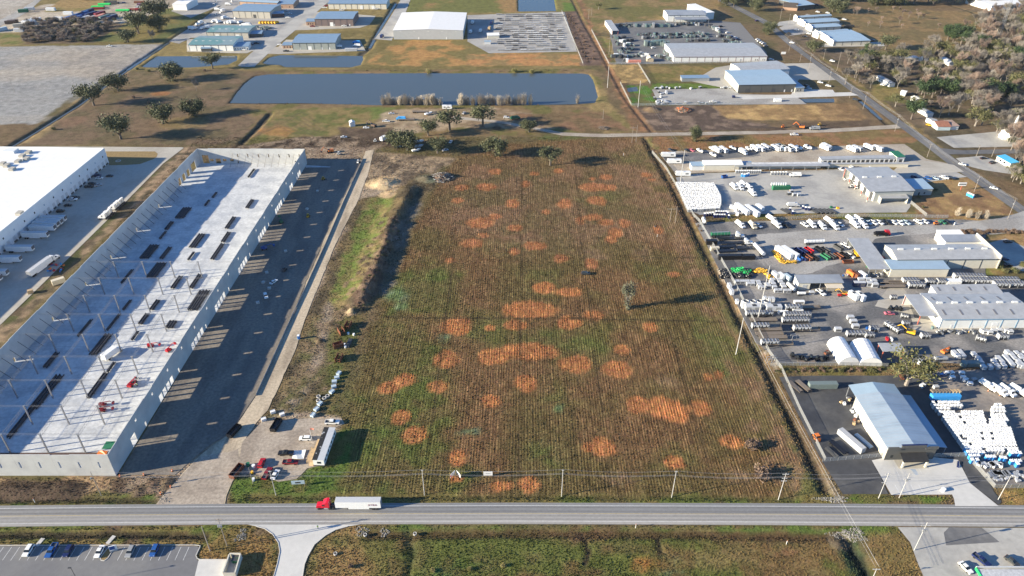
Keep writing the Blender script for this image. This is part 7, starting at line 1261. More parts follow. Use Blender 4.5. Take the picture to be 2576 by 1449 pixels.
for px, py, c in ((2480,900,'green'),(2570,910,'yellow')): X, Y = q('R1', px, py); BASIN.place(X, Y, 0, '%s refuse bin beside the stacked dark frames' % c, paint={'paleblue': c, 'concrete': 'charcoal'}, name='bin', cat='bin')
for px in (1850, 1900, 2250, 2310, 2370, 2430, 2490): X, Y = q('R1', px, 950); PIPES.place(X, Y, -62, 'stack of long dark barrier frames on the grass', 'stacks of dark frames', scale=(.8,1.2,1))
for k, (px, py, c) in enumerate(((735,260,'white'),(790,262,'navy'),(850,250,'white'),(890,258,'black'),(930,258,'navy'),(1035,258,'white'),(800,365,'white'),(1480,345,'navy'),(1610,352,'blue'),(1680,350,'paleblue'),(1770,345,'white'),(1840,352,'black'))): veh((SEDAN,PICKUP,SUV)[k % 3],'t31',px,py,-60 if py < 300 else (0 if py > 360 else -40),c,'%s car parked by the rental workshop' % (c if c != 'paleblue' else 'pale blue'),'cars by the rental workshop',parts=False)
for px, py in ((840,440),(880,445),(860,395)): X, Y = q('t31', px, py); SKID.place(X, Y, random.uniform(0,180), 'small machine parked under the red posts', 'machines under the red posts')
# line of trucks along the fence (R2)
for px, py, c, a in ((530,140,'white',-70),(700,150,'cream',-80),(1650,160,'white',-80),(1820,165,'white',-75),(2100,140,'white',-75),(2210,145,'white',-72),(1030,140,'white',-70),(1510,135,'white',-80),(960,60,'white',-65),(1750,90,'white',-70),(2050,70,'white',-70),(2150,70,'white',-70)):
    X, Y = q('R2', px, py); UTIL.place(X, Y, a, '%s heavy truck parked in line along the mesh fence' % c, 'trucks along the mesh fence', paint={'white': c})
for px, py, c in ((780,145,'white'),(1170,145,'black'),(1420,135,'white'),(1900,130,'white'),(2280,105,'paleblue'),(2360,105,'white'),(2440,105,'white')): veh(PICKUP,'R2',px,py,-65,c,'%s pickup parked among the trucks at the mesh fence' % ('pale blue' if c == 'paleblue' else c),'pickups at the mesh fence')
for px, py, c in ((0,92,'white'),(80,85,'charcoal'),(125,85,'black'),(190,90,'white'),(245,92,'white'),(305,88,'paleblue'),(425,82,'white'),(490,80,'white'),(660,85,'green'),(710,85,'black')): veh(PICKUP if px % 2 else SUV,'S5',px+5,py+10,-65,c,'%s car at the far end of the mesh fence row' % ('pale blue' if c == 'paleblue' else c),'cars at the end of the mesh fence')
X, Y = q('S5', 600, 108); SKID.place(X, Y, 0, 'red and black loader by the mesh fence', paint={'white': 'orange'}); X, Y = q('S5', 60, 215); UTIL.place(X, Y, 0, 'red cab truck with a black vacuum tank', paint={'white': 'black'}); X, Y = q('S5', 112, 220); o = UTIL
X, Y = q('R2', 2545, 265); BOXTRUCK.place(X, Y, 0, 'red truck cab on the pale gravel', paint={'white': 'red'}, scale=(.45,.9,.9))
X, Y = q('S5', 785, 110); BASIN.place(X, Y, 30, 'white sign board leaning at the lane entrance', paint={'paleblue': 'white'}, scale=(1,.3,1.6), name='sign_board', cat='sign')
X, Y = q('R2', 1545, 390); TANKER.place(X, Y, 4, 'long white tank trailer with ribbed top on the gravel'); X, Y = q('R2', 260, 290); TANKER.place(X, Y, 4, 'green tank trailer beside the ditch', paint={'white': 'green'})
X, Y = q('R2', 790, 500); TANKER.place(X, Y, 100, 'white pump trailer with tall frame on the gravel'); X, Y = q('R2', 30, 110); TANKER.place(X, Y, 85, 'white upright tank in the corner by the ditch', scale=(.35,1,1.2))
for px, py, c in ((510,300,'white'),(625,390,'white')): X, Y = q('R2', px, py); TRACTOR.place(X, Y, 0, 'white truck tractor in front of the black trailers', 'tractors by the black trailers')
for px, py in ((380,330),(420,390),(330,440),(600,460),(330,500)): X, Y = q('R2', px, py); FLATBED.place(X, Y, 3, 'black flatbed trailer in the packed row by the ditch', 'black flatbed trailers', paint={'oldwood': 'black'})
for px, py, s in ((400,590,1.1),(640,590,.6)): X, Y = q('R2', px, py); CONT12.place(X, Y, 2, 'black ribbed tank box by the ditch fence', 'black tank boxes', paint={'blue': 'black'}, scale=(s,1,1))
X, Y = q('R2', 140, 385); CONT6.place(X, Y, 0, 'black and white trailer box beside the ditch', paint={'blue': 'black'}); X, Y = q('R2', 185, 470); CONT6.place(X, Y, 5, 'cream tank box beside the ditch', paint={'blue': 'cream'}, scale=(.8,.8,.8))
for k, px in enumerate((1130, 1215)): X, Y = q('R2', px, 530); CONT12.place(X, Y, 118, 'long white container beside the yellow floats', 'pair of white containers', paint={'blue': 'white'}, scale=(.95,1,1.15))
for px, py, c in ((1330,500,'navy'),(1395,500,'navy'),(1330,590,'blue'),(1400,590,'navy'),(1475,490,'red'),(1460,590,'rust'),(1550,590,'black'),(1620,480,'black'),(1700,490,'charcoal'),(1700,580,'green'),(1780,570,'charcoal'),(1880,450,'charcoal'),(1880,570,'rust'),(1960,560,'black')): X, Y = q('R2', px, py); DUMP.place(X, Y, 116, '%s open-topped dumpster in the double row' % {'navy':'navy blue','rust':'rust brown','charcoal':'dark grey'}.get(c, c), 'dumpsters in the double row', paint={'rust': c, 'black': 'charcoal'}, parts=True, scale=(.85,.95,.95))
X, Y = q('R2', 2010, 645); DUMP.place(X, Y, 4, 'rust brown dumpster standing apart in front of the double row', scale=(.9,.9,.8))
for px, py, c in ((1985,420,'white'),(2110,415,'white'),(2205,430,'white'),(2040,560,'white')): veh(PICKUP,'R2',px,py,-60,c,'white pickup parked beside the grey lean-to','pickups beside the lean-to')
X, Y = q('R2', 2130, 540); TELE.place(X, Y, 90, 'yellow fork truck beside the white pickup', paint={'red': 'yellow'})
rng = random.Random(12)
for k in range(34): t = k/33; X, Y = q('R2', 990+ (110*t if k % 2 else 130*t+10)+rng.uniform(-15,15), 490+150*t+rng.uniform(-8,8)); FENDER.place(X, Y, rng.uniform(0,360), 'yellow float ring heaped against the white containers', 'yellow float rings', z=rng.choice((0,.55)), scale=(1,1,1), parts=False)
for k in range(14): X, Y = q('R2', 1100+k*15, 645+rng.uniform(-12,4)); FENDER.place(X, Y, rng.uniform(0,360), 'yellow float ring heaped against the white containers', 'yellow float rings', z=rng.choice((0,.55)), parts=False)
for k in range(46): X, Y = q('R2', 430+rng.random()*250, 735+rng.random()*75); FENDER.place(X, Y, rng.uniform(0,360), 'bright green float ring in the heap by the black hoses', 'green float rings', z=rng.choice((0,.5,.9)), paint={'yellow': 'lime'}, parts=False)
for k in range(40): t = rng.random(); X, Y = q('R2', 730+230*t+rng.uniform(-20,20), 755+ max(0,(t-.55))*220+rng.uniform(-15,25)); FENDER.place(X, Y, rng.uniform(0,360), 'yellow float ring in the heap beside the grey cabins', 'yellow rings by the cabins', z=rng.choice((0,.5)), parts=False)
for k in range(90): X, Y = q('R2', 260+rng.random()*430, 745+rng.random()*110); FENDER.place(X, Y, rng.uniform(0,360), 'black float ring in the big dark heap by the ditch', 'black float rings', z=rng.choice((0,.5,.9)), paint={'yellow': 'black'}, parts=False)
for px, py, c in ((1015,830,'lightgrey'),(1095,850,'white'),(1180,870,'paleblue')): X, Y = q('R2', px, py); CONT6.place(X, Y, 112, 'grey cabin with pale roof beside the yellow rings', 'grey cabins', paint={'blue': c}, scale=(.7,.75,1))
G1 = [(490,925),(560,925),(625,925),(700,925),(650,955),(700,955),(775,930),(790,965),(815,1000),(850,1005),(890,965),(920,985),(960,930),(985,960),(1000,1000),(1030,1045),(1070,1045),(1080,930),(1110,965),(1130,1000),(1150,1050),(1195,1050),(1060,900),(975,900)]
for px, py in G1: X, Y = q('R2', px, py); CUBE.place(X, Y, 2, 'pale grey boxed unit in the packed group by the open shed', 'grey units by the open shed')
for px, py in ((385,990),(415,1070)): X, Y = q('R2', px, py); CUBE.place(X, Y, 95, 'tall white unit beside the ditch fence', 'white units by the ditch', paint={'silver': 'white'}, scale=(1.3,.9,1.4))
X, Y = q('R2', 1225, 1010); TANKER.place(X, Y, 105, 'short white tank beside the open shed', scale=(.55,.8,.9))
for px, py, s, c in ((2080,1130,1.3,'white'),(2175,1140,1.3,'white')): X, Y = q('R2', px, py); AHU.place(X, Y, 112, 'tall white generator cabinet with dark end', 'white generator cabinets', paint={'lightgrey': c}, scale=(.75,.8,1.1))
veh(PICKUP,'R2',1640,1065,-68,'white','white pickup in front of the open shed'); X, Y = q('R2', 1370, 1090); TANKER.place(X, Y, 0, 'small white tank trailer in front of the open shed', scale=(.35,.7,.7)); X, Y = q('R2', 1510, 1075); CUBE.place(X, Y, 0, 'grey compressor in front of the open shed')
X, Y = q('R2', 1955, 1075); EXCAV.place(X, Y, 160, 'yellow lift machine beside the generator cabinets', scale=(.7,.7,.6)); X, Y = q('R2', 1900, 1100); LIFT.place(X, Y, 0, 'red boom lift beside the generator cabinets', scale=(.6,.6,.6)); 
for px, py, c in ((2120,960,'navy'),(2200,960,'navy'),(2300,960,'silver'),(2370,975,'silver'),(2180,910,'silver'),(2280,910,'silver'),(2350,930,'silver')): X, Y = q('R2', px, py); CUBE.place(X, Y, 0, '%s boxed unit behind the open shed' % ('shaded blue' if c == 'navy' else 'silver'), 'units behind the open shed', paint={'silver': c}, scale=(1.3,1.2,1.4))
for px, py, c in ((2110,830,'rust'),(2210,830,'white'),(2050,810,'orange')): X, Y = q('R2', px, py); CONT6.place(X, Y, 112, '%s container beside the lean-to scrap' % {'rust':'rusty brown'}.get(c, c), 'containers by the scrap', paint={'blue': c}, scale=(.8,.8,.9))
for k in range(26): X, Y = q('R2', 2280+rng.random()*260, 560+rng.random()*150); BASIN.place(X, Y, rng.uniform(0,180), 'rusty scrap machinery under the lean-to', 'scrap machinery', parts=False, scale=(rng.uniform(.4,1.2),.7,rng.uniform(.4,1.1)), paint={'paleblue': rng.choice(['rust','charcoal','brown','green','red']), 'concrete': 'charcoal'}, name='scrap_machine', cat='scrap')
for k in range(26): X, Y = q('R2', 1950+rng.random()*560, 790+rng.random()*60); BASIN.place(X, Y, rng.uniform(0,180), 'white and blue drum scrap behind the open shed', 'drums behind the shed', parts=False, scale=(.7,.7,rng.uniform(.5,1.0)), paint={'paleblue': rng.choice(['white','blue','charcoal','grey','cream']), 'concrete': 'charcoal'}, name='scrap_drum', cat='scrap')
# chillers on trailers (R3)
for pr, px, py, lab in ((CHILL13,790,500,'long chiller with nine fan pairs beside the tall white pole'),(CHILL13,1310,520,'long chiller of the side-by-side pair, farther from the fabric shelters'),(CHILL13,1285,592,'long chiller of the side-by-side pair, nearer the fabric shelters'),(CHILL8,800,685,'chiller loaded on a flatbed near the ditch'),(CHILL8,1370,715,'chiller with a small grey box at its end'),(CHILL8,930,910,'chiller loaded on the flatbed nearest the scrap row'),(CHILL8,1255,430,'chiller behind the two long ones'),(TOWER,740,385,'row of four round cooling fans on a pale housing'),(AHU,700,430,'grey air handler with dark roof hatch, beside the ditch'),(AHU,985,430,'grey air handler with dark roof hatch, next to the chiller')):
    X, Y = q('R3', px, py); z = .9 if pr in (CHILL8,) else .35; pr.place(X, Y, 1, lab, z=z)
for px, py in ((850,575),(910,705),(930,765),(980,815),(1430,705),(900,665),(1060,905),(1440,400)): X, Y = q('R3', px, py); FLATBED.place(X, Y, 1, 'brown planked flatbed trailer parked in the chiller row', 'flatbeds in the chiller row')
for px, py in ((490,330),(870,290),(930,300),(980,300)): X, Y = q('R3', px, py); CUBE.place(X, Y, 90, 'white cabinet behind the cooling fans', 'white cabinets', paint={'silver': 'white'}, scale=(.9,.8,1.2))
for px, py in ((1340,330),(1120,470),(1320,450)): X, Y = q('R3', px, py); CUBE.place(X, Y, 0, 'long white tank box among the chillers', 'white tank boxes', paint={'silver': 'white','lightgrey': 'white'}, scale=(2.2,.9,.9))
for px, py in ((2040,545),(2080,600),(2110,665),(1870,710)): X, Y = q('R3', px, py); CUBE.place(X, Y, 0, 'pale grey twin unit alone on the dark yard', 'twin units on the dark yard', scale=(1.35,1.1,1.1))
for pr, px, py, a, lab in ((CHILL8,2105,775,0,'dark-topped chiller behind the fabric shelters'),(CHILL4,2300,790,0,'short chiller behind the fabric shelters'),(CHILL4,2360,705,0,'grey chiller frame beside the blue drum')): X, Y = q('R3', px, py); pr.place(X, Y, a, lab)
X, Y = q('R3', 2255, 735); DRUM.place(X, Y, 0, 'blue drum on the chiller behind the shelters', z=2.5, scale=(2,2,1), paint={'white': 'blue'})
for px, py in ((1265,815),(935,1125),(985,1120)):
    X, Y = q('R3', px, py); o = link('steel_frame', None, None, (X, Y, 0), R(15))
    for sx in (-1, 1):
        for sy in (-1, 1): part('leg', MB().box(sx*1.2-.1,sx*1.2+.1,sy*.7-.1,sy*.7+.1,0,2.2), 'galv', o)
    part('top_frame', MB().box(-1.3,1.3,-.8,-.6,2.201,2.4).box(-1.3,1.3,.6,.8,2.201,2.4), 'galv', o); tag(o, 'open galvanised steel stand on the dark yard', 'steel frame', 'steel stands')
for k, (px, py) in enumerate(((1250,1060),(1320,1090),(1380,1090),(1500,1090),(1590,1100),(1650,1110),(1720,1090),(1440,1130))): X, Y = q('R3', px, py); SKID.place(X, Y, rng.uniform(0,360), 'black stripped machine in the scrap row below the yard', 'black scrap machines', paint={'white': 'black'}, parts=False)
X, Y = q('R3', 1440, 1150); FLATBED.place(X, Y, 2, 'brown flatbed lying along the weedy strip fence', scale=(.6,.8,.7)); X, Y = q('R3', 1720, 1025); SKID.place(X, Y, 30, 'rusty orange machine beside the fabric shelter', paint={'white': 'rust'})
# around the skylit workshop (R4)
for pr, px, py, lab in ((CHILL8,445,480,'dark-topped chiller pair at the end of the back row'),(CHILL4,640,430,'pale chiller next in the back row'),(CHILL4,800,430,'short pale chiller beside the white box in the back row'),(CHILL8,1180,415,'first of the wide chiller banks behind the workshop'),(CHILL8,1400,420,'second of the wide chiller banks behind the workshop'),(CHILL8,1660,470,'third wide chiller bank with dark fans'),(CHILL8,1880,470,'last wide chiller bank with dark fans')):
    X, Y = q('R4', px, py); pr.place(X, Y, -2, lab, scale=(1,1.3,1.2)); 
    if pr is CHILL8: pr.place(X-1.2, Y+4, -2, lab.replace('chiller', 'chiller row').replace('chiller row bank', 'rear chiller bank') + ', rear half', scale=(1,1.3,1.2))
X, Y = q('R4', 975, 430); CONT6.place(X, Y, 0, 'white container between the chiller banks', paint={'blue': 'white'}, scale=(1.2,1.3,1))
for px, py in ((110,420),(110,480),(240,430)): X, Y = q('R4', px, py); FLATBED.place(X, Y, 0, 'brown flatbed trailer in the back row', 'flatbeds in the back row')
for pr, px, py, a, s in ((CHILL4,130,640,0,.8),(CHILL4,290,910,-20,.8),(CHILL4,305,1010,0,.8),(CHILL8,110,1080,-62,1),(CHILL4,580,1195,0,1),(CHILL4,1375,1240,-30,1),(CHILL4,1680,1210,0,1.1)): X, Y = q('R4', px, py); pr.place(X, Y, a, 'grey chiller standing loose in front of the workshop', 'loose chillers by the workshop', scale=(s,s,s))
X, Y = q('R4', 360, 1130); EXCAV.place(X, Y, 150, 'yellow crawler crane folded beside the workshop canopy', scale=(1,1,.8)); X, Y = q('R4', 75, 860); SEDAN.place(X, Y, 0, 'pink vintage car parked by the workshop', paint={'white': 'pink'})
for px, py in ((90,790),(170,790),(225,800)): X, Y = q('R4', px, py); SKID.place(X, Y, 40, 'black engine unit beside the pink car', 'engine units', paint={'white': 'black'}, parts=False)
for k in range(40): X, Y = q('R4', 740+rng.random()*560, 1100+rng.random()*50); BASIN.place(X, Y, rng.uniform(0,180), 'assorted grey equipment along the workshop wall', 'equipment along the wall', parts=False, scale=(rng.uniform(.4,1),.6,rng.uniform(.5,1.2)), paint={'paleblue': rng.choice(['grey','lightgrey','charcoal','silver','yellow' if k % 9 == 0 else 'grey']), 'concrete': 'charcoal'}, name='equipment', cat='equipment')
for px, py in ((1430,1130),(1500,1140),(1560,1120),(1640,1110),(1740,1120),(1790,1130),(1400,1120)): X, Y = q('R4', px, py); CUBE.place(X, Y, 0, 'white air unit in the cluster by the workshop wall', 'white air units by the wall', paint={'silver': 'white'})
X, Y = q('R4', 690, 1065); DRUM.place(X, Y, 0, 'turquoise drum beside the workshop door', scale=(2,2,1.4), paint={'white': 'teal'})
X, Y = q('R4', 45, 1220); DRUM.place(X, Y, 0, 'red cylinder lying behind the open shelter', scale=(2,4,1), paint={'white': 'red'}); X, Y = q('R4', 105, 1225); DRUM.place(X, Y, 0, 'white cylinder lying behind the open shelter', scale=(1.5,4,1))
# grey units and tanks below the workshop (R5), top points at 1.8 m
for px, py in ((960,290),(1040,280),(1080,330),(1010,335),(1230,310),(1290,370),(1320,415),(1360,480),(1450,480),(1545,470),(1635,465),(1500,410),(1560,365),(1605,412),(1660,350),(1700,395),(1690,285),(1735,315),(1780,370),(1830,405),(1865,360),(1810,300),(1865,330),(1885,460),(1745,445),(1835,450),(1930,300),(1940,360),(1950,420),(1960,480)):
    X, Y = q('R5', px, py, 1.8); CUBE.place(X, Y, 92, 'pale grey unit with dark vents in the packed rows opposite the skylit workshop', 'grey units opposite the workshop', scale=(1.1,1.1,1.0))
X, Y = q('R5', 830, 300); TELE.place(X, Y, 30, 'black and orange fork truck under the oak', paint={'red': 'orange'}); X, Y = q('R5', 760, 420); TANKER.place(X, Y, 2, 'grey tank lying under the oak on yellow rails', paint={'white': 'grey'}, scale=(.5,.9,.8)); X, Y = q('R5', 480, 450); CUBE.place(X, Y, 60, 'white slatted crate under the oak', paint={'silver': 'white'})
X, Y = q('R5', 1080, 480); DRUM.place(X, Y, 0, 'large dark green tank beside the grey units', scale=(4.5,4.5,2.2), paint={'white': 'greengrey'}); X, Y = q('R5', 1200, 480); CONT6.place(X, Y, 0, 'dark grey open tank beside the green one', paint={'blue': 'greengrey'}, scale=(.9,1,.8))
# toilet yard (R6), roof points at 2.2 m
rng = random.Random(4)
ROWS = [(262,245,600,'white'),(300,262,640,'white'),(340,300,480,'white')] + [(y_, 335+(y_-385)*.72, (900+(y_-385)*.25) if y_ < 480 else 1215+(y_-480)*.33, 'white') for y_ in range(385, 830, 34)] + [(y_, x0, x1, 'skyblue') for y_, x0, x1 in ((850,665,880),(890,690,920),(935,720,860),(985,740,860),(900,1240,1390),(950,930,1060),(960,1110,1200),(1000,1240,1390),(1040,1320,1390))]
RGT = [(290,1040,1140),(330,1010,1170),(375,1000,1190),(420,1000,1180),(455,1010,1200),(835,940,1340),(870,940,1350)]
nt_ = 0
for y_, x0, x1, c in ROWS + [(y_, x0, x1, 'white' if y_ < 890 else 'skyblue') for y_, x0, x1 in RGT]:
    A, B = Vector(q('R6', x0, y_, 2.2)), Vector(q('R6', x1, y_, 2.2)); n = max(1, int((B-A).length/1.27))
    for k in range(n):
        if rng.random() < .07: continue
        p = A + (B-A)*(k/n) + Vector((rng.uniform(-.05,.05), rng.uniform(-.12,.12)))
        TOILET.place(p.x, p.y, rng.uniform(-7,7), 'bright blue portable toilet with white roof in the front rows of the dirt yard' if c == 'skyblue' else 'white-roofed portable toilet in the crowded rows of the dirt yard', 'blue toilets in the dirt yard' if c == 'skyblue' else 'white-roofed toilets in the dirt yard', paint={} if c == 'skyblue' else {'skyblue': 'lightgrey', 'blue': 'lightgrey'}, parts=c == 'skyblue'); nt_ += 1
X, Y = q('R6', 380, 230); CONT12.place(X, Y, 2, 'blue ribbed container with timber stacked on its roof', paint={'blue': 'skyblue'}, scale=(1,1,1))
for k in range(9): X, Y = q('R6', 230+k*42, 135, 2.7); PALLET.place(X, Y, 15, 'old timber stack lying on the blue container', 'timber on the blue container', z=2.7, scale=(.8,2,.7), paint={'wood': 'oldwood' if k < 6 else 'wood'})
for px, py, a in ((920,80,-62),(1050,140,-65),(1160,145,-68),(1300,140,-62)): X, Y = q('R6', px, py); UTIL.place(X, Y, a, 'white bucket truck parked nose-out on the dirt yard', 'white bucket trucks')
for px, py in ((935,130),(1080,185),(1345,180)): X, Y = q('R6', px, py); CONE.place(X, Y, 0, 'orange cone in front of the bucket trucks', 'cones by the bucket trucks', scale=(.8,.8,.7))
for px, py, c in ((545,730,'charcoal'),(630,740,'charcoal'),(690,740,'charcoal'),(700,790,'silver'),(520,770,'white'),(720,630,'navy'),(770,620,'blue'),(860,600,'white'),(910,600,'white'),(920,660,'white'),(1050,600,'white'),(1070,660,'white'),(1100,690,'white'),(1160,740,'white'),(1220,690,'grey'),(600,640,'greengrey')): X, Y = q('R5', px, py); CUBE.place(X, Y, rng.uniform(-40,40), '%s tank or crate lying at the oak end of the dirt yard' % {'charcoal':'dark','greengrey':'green-grey'}.get(c, c), 'crates in the dirt yard', paint={'silver': c, 'lightgrey': c}, scale=(.9,.9,.8))
for k in range(8): X, Y = q('R6', 960+k*30, 1190+rng.uniform(-15,15)); PALLET.place(X, Y, 5, 'stack of grey racks by the yard corner', 'grey racks', paint={'wood': 'grey'}, scale=(1.4,2.2,1.2), parts=False)
for k in range(34): X, Y = q('R6', 960+rng.random()*420, 1150+rng.random()*130); CUBE.place(X, Y, rng.uniform(0,90), 'small grey fitting lying at the yard corner', 'fittings at the yard corner', scale=(.5,.5,.4), parts=False)
for k in range(14): X, Y = q('R6', 800+rng.random()*300, 1050+rng.random()*50); CUBE.place(X, Y, rng.uniform(0,90), 'broken white toilet shell lying in front of the rows', 'broken toilet shells', scale=(.7,.7,.6), paint={'silver': 'white'}, parts=False)
X, Y = q('R5', 235, 650); TELE.place(X, Y, 80, 'small orange lift beside the oak trunk', paint={'red': 'rust'}, scale=(.7,.7,.8))
tree(OLIVE[0],'R5',300,745,'big forked oak between the dark yard and the toilet yard',h=1.55,wide=1.15)
# dark yard behind the blue-roofed building
X, Y = q('t32', 545, 1000); CONT12.place(X, Y, 1, 'dark grey ribbed container on the black tarmac', paint={'blue': 'greengrey'}, scale=(1,1,1))
for px, py, a, lab in ((270,1010,-65,'black flatbed trailer standing at an angle by the fence'),(350,1000,-65,'brown flatbed trailer next to the dark container')): X, Y = q('t32', px, py); FLATBED.place(X, Y, a, lab, scale=(.6,.9,.9))
X, Y = q('t33', 480, 75); SKID.place(X, Y, 100, 'orange and cream loader on the black tarmac', paint={'white': 'orange'}, scale=(1.4,1.4,1.3))
X, Y = q('t33', 830, 110); CONT12.place(X, Y, -65, 'long pale grey container parked by the gate', paint={'blue': 'silver'}); X, Y = q('t33', 960, 95); PIPES.place(X, Y, -65, 'bundle of pale blue pipes beside the grey container', paint={'charcoal': 'paleblue'}); X, Y = q('t33', 640, 210); PIPES.place(X, Y, -65, 'bundle of dark timber by the gate', scale=(.7,1,1)); X, Y = q('t33', 700, 170); FLATBED.place(X, Y, -65, 'black flatbed trailer beside the grey container', scale=(.6,.9,.9), paint={'oldwood': 'black'})
for k in range(14): X, Y = q('t32', 690+rng.random()*140+k*8, 1110+k*20); BASIN.place(X, Y, rng.uniform(0,90), 'workshop clutter beside the blue-roofed building', 'workshop clutter', parts=False, scale=(.8,.8,rng.uniform(.5,1.3)), paint={'paleblue': rng.choice(['grey','wood','charcoal','rust','white']), 'concrete': 'charcoal'}, name='clutter', cat='equipment')
X, Y = q('t33', 1910, 330); BASIN.place(X, Y, 60, 'white and blue bench frame on the forecourt edge', paint={'paleblue': 'navy'}, scale=(2,.7,.5)); X, Y = q('t33', 1760, 590); DRUM.place(X, Y, 0, 'white balloon-like letters at the drive entrance', scale=(2.4,2.4,1.2))
for k in range(4): A, B = q('t33', 1265+k*80, 350), q('t33', 1320+k*80, 440); struct('bay_line', MB().quad((A[0]-.06,A[1],.042),(A[0]+.06,A[1],.042),(B[0]+.06,B[1],.042),(B[0]-.06,B[1],.042)), MATS['line_white']) if k != 2 else None
for k in range(7): A, B = q('t33', 1275+k*80, 530), q('t33', 1325+k*80, 620); struct('bay_line', MB().quad((A[0]-.06,A[1],.042),(A[0]+.06,A[1],.042),(B[0]+.06,B[1],.042),(B[0]-.06,B[1],.042)), MATS['line_white'])
sheet('accessible_bay', [(1390,325),(1450,325),(1465,345),(1405,345)], 'line_blue', .044, f='t33', hardground=False)
for k in range(7): A, B, = q('t33', 1410+k*12, 355+k*12), q('t33', 1470+k*7, 352+k*12); struct('bay_line', MB().quad((A[0],A[1]-.1,.044),(B[0],B[1]-.1,.044),(B[0],B[1]+.1,.044),(A[0],A[1]+.1,.044)), MATS['line_blue'])
for px, py, c, a, lab in ((1985,1375,'white',-70,'white saloon parked on the concrete forecourt by the canopy'),(2140,1300,'navy',-60,'navy pickup parked by the ribbed canopy'),(2450,1310,'charcoal',-60,'dark grey car behind the ribbed canopy')): veh(PICKUP if c == 'navy' else SEDAN,'t33',px,py,a,c,lab)
def rocks(f, cx, cy, rx, ry, n, label):
    rng = random.Random(n); X0, Y0 = q(f, cx, cy); mb = MB(); ax = abs(q(f, cx+rx, cy)[0]-X0); ay = abs(q(f, cx, cy-ry)[1]-Y0)
    for k in range(n):
        a = rng.uniform(0, 6.28); d = rng.random()**.5*(1+.35*math.sin(3*a+n)+.2*math.sin(7*a)); s = rng.uniform(.1,.36); x_, y_ = X0+ax*d*math.cos(a), Y0+ay*d*math.sin(a); z_ = ground_z(x_, y_); v = [(x_+s*rng.uniform(.6,1)*u, y_+s*rng.uniform(.6,1)*w_, z_+s*rng.uniform(.5,1)*t) for u, w_, t in ((1,0,.2),(-1,0,.2),(0,1,.2),(0,-1,.2),(0,0,1),(0,0,-.4))]
        mb.add(v, [(0,2,4),(2,1,4),(1,3,4),(3,0,4),(2,0,5),(1,2,5),(3,1,5),(0,3,5)])
    o = link('riprap', mb.mesh('riprap', [mat('rock', (.24,.225,.2), .95, .45, 1.0)])); o['kind'] = 'stuff'; tag(o, label, 'rocks')
rocks('t33', 650, 675, 150, 28, 420, 'pale riprap rocks at the ditch mouth north of the road'); rocks('t33', 830, 1030, 170, 60, 520, 'pale riprap rocks around the culvert south of the road'); rocks('t03', 2430, 1040, 50, 60, 160, 'grey riprap rocks beside the transformer pole'); rocks('t13', 1290, 1010, 40, 40, 120, 'pale riprap around the small culvert'); rocks('t13', 1060, 1000, 60, 50, 120, 'dark rubble by the driveway culvert'); rocks('t03', 1650, 680, 60, 40, 90, 'broken concrete at the site entrance')
# ------------------------------------------------------------------ far yards (S3 transformer yard, top)
rng = random.Random(8)
def lot(f, p0, p1, n, dy, cols, label, group, protos=TRANSF, s=1.0):
    for k in range(n):
        t = (k+rng.uniform(-.3,.3))/n; X, Y = q(f, p0[0]+(p1[0]-p0[0])*t, p0[1]+(p1[1]-p0[1])*t + rng.uniform(-dy, dy)); c = rng.choice(cols); sc_ = s*rng.uniform(.8, 1.35); pr = rng.choice(protos)
        pr.place(X, Y, rng.choice((0, 90))+rng.uniform(-6,6), {'greengrey':'green-grey','charcoal':'charcoal','darkgrey':'dark grey','teal':'dull teal'}.get(c, c) + ' ' + pr.name.replace('_', ' ') + ' ' + label, group, paint={'greengrey': c, 'teal': c, 'charcoal': c}, parts=False, scale=(sc_, sc_, sc_))
GR = ('greengrey','charcoal','darkgrey','grey','greengrey','teal')
lot('S3',(340,175),(560,190),18,14,('charcoal','darkgrey','greengrey'),'in the back row of the equipment yard','back row transformers'); lot('S3',(520,185),(1060,190),26,8,('greengrey','teal','grey'),'in the tall back row','tall back row cabinets',TRANSF,1.4)
lot('S3',(590,300),(1530,295),44,8,GR,'in the middle row nearer the white building','far middle row'); lot('S3',(640,345),(1520,322),44,7,GR,'in the middle row nearer the long grey roof','near middle row'); lot('S3',(690,430),(1000,440),18,12,('teal','greengrey','teal'),'in the front rows of the yard','teal cabinets',[TRANSF[1]],1.5); lot('S3',(1000,460),(1200,455),14,10,('charcoal','salmon','grey'),'beside the front cabinets','small fittings'); lot('S3',(1230,380),(1540,375),22,9,GR,'in the short front row of the yard','short front row')
for a_, b_, n in (((260,350),(420,330),12),((290,400),(520,380),18),((300,440),(540,440),18),((320,500),(540,490),16),((330,530),(480,540),14),((230,590),(420,600),16),((440,590),(720,580),20),((400,650),(420,600),5),((860,590),(1040,640),16),((930,540),(1000,580),8),((1090,160),(1500,170),22),((1540,190),(1680,270),20),((1640,320),(1760,320),10),((1720,380),(1930,440),16),((1770,330),(1990,440),12)): lot('S3',a_,b_,n,10,GR+('white',) if n > 15 else GR,'on the edge of the transformer yard','yard edge equipment')
X, Y = q('S3', 535, 668); CONT12.place(X, Y, 0, 'orange container at the front of the transformer yard', paint={'blue': 'salmon'}, parts=False); X, Y = q('S3', 440, 655); CONT6.place(X, Y, 90, 'white container beside the orange one', paint={'blue': 'white'}, parts=False)
for px, py, c in ((630,545,'white'),(790,475,'white'),(840,580,'white'),(1690,190,'black'),(1780,275,'white'),(1830,325,'blue'),(1880,340,'white'),(1910,360,'navy'),(1990,440,'blue'),(2180,365,'white'),(2200,385,'white'),(2235,405,'white'),(2260,420,'white'),(2285,450,'grey'),(2365,635,'white'),(2170,115,'navy')): veh(SUV,'S3',px,py,20,c,'%s car in or beside the transformer yard' % c,'cars at the transformer yard',parts=False)
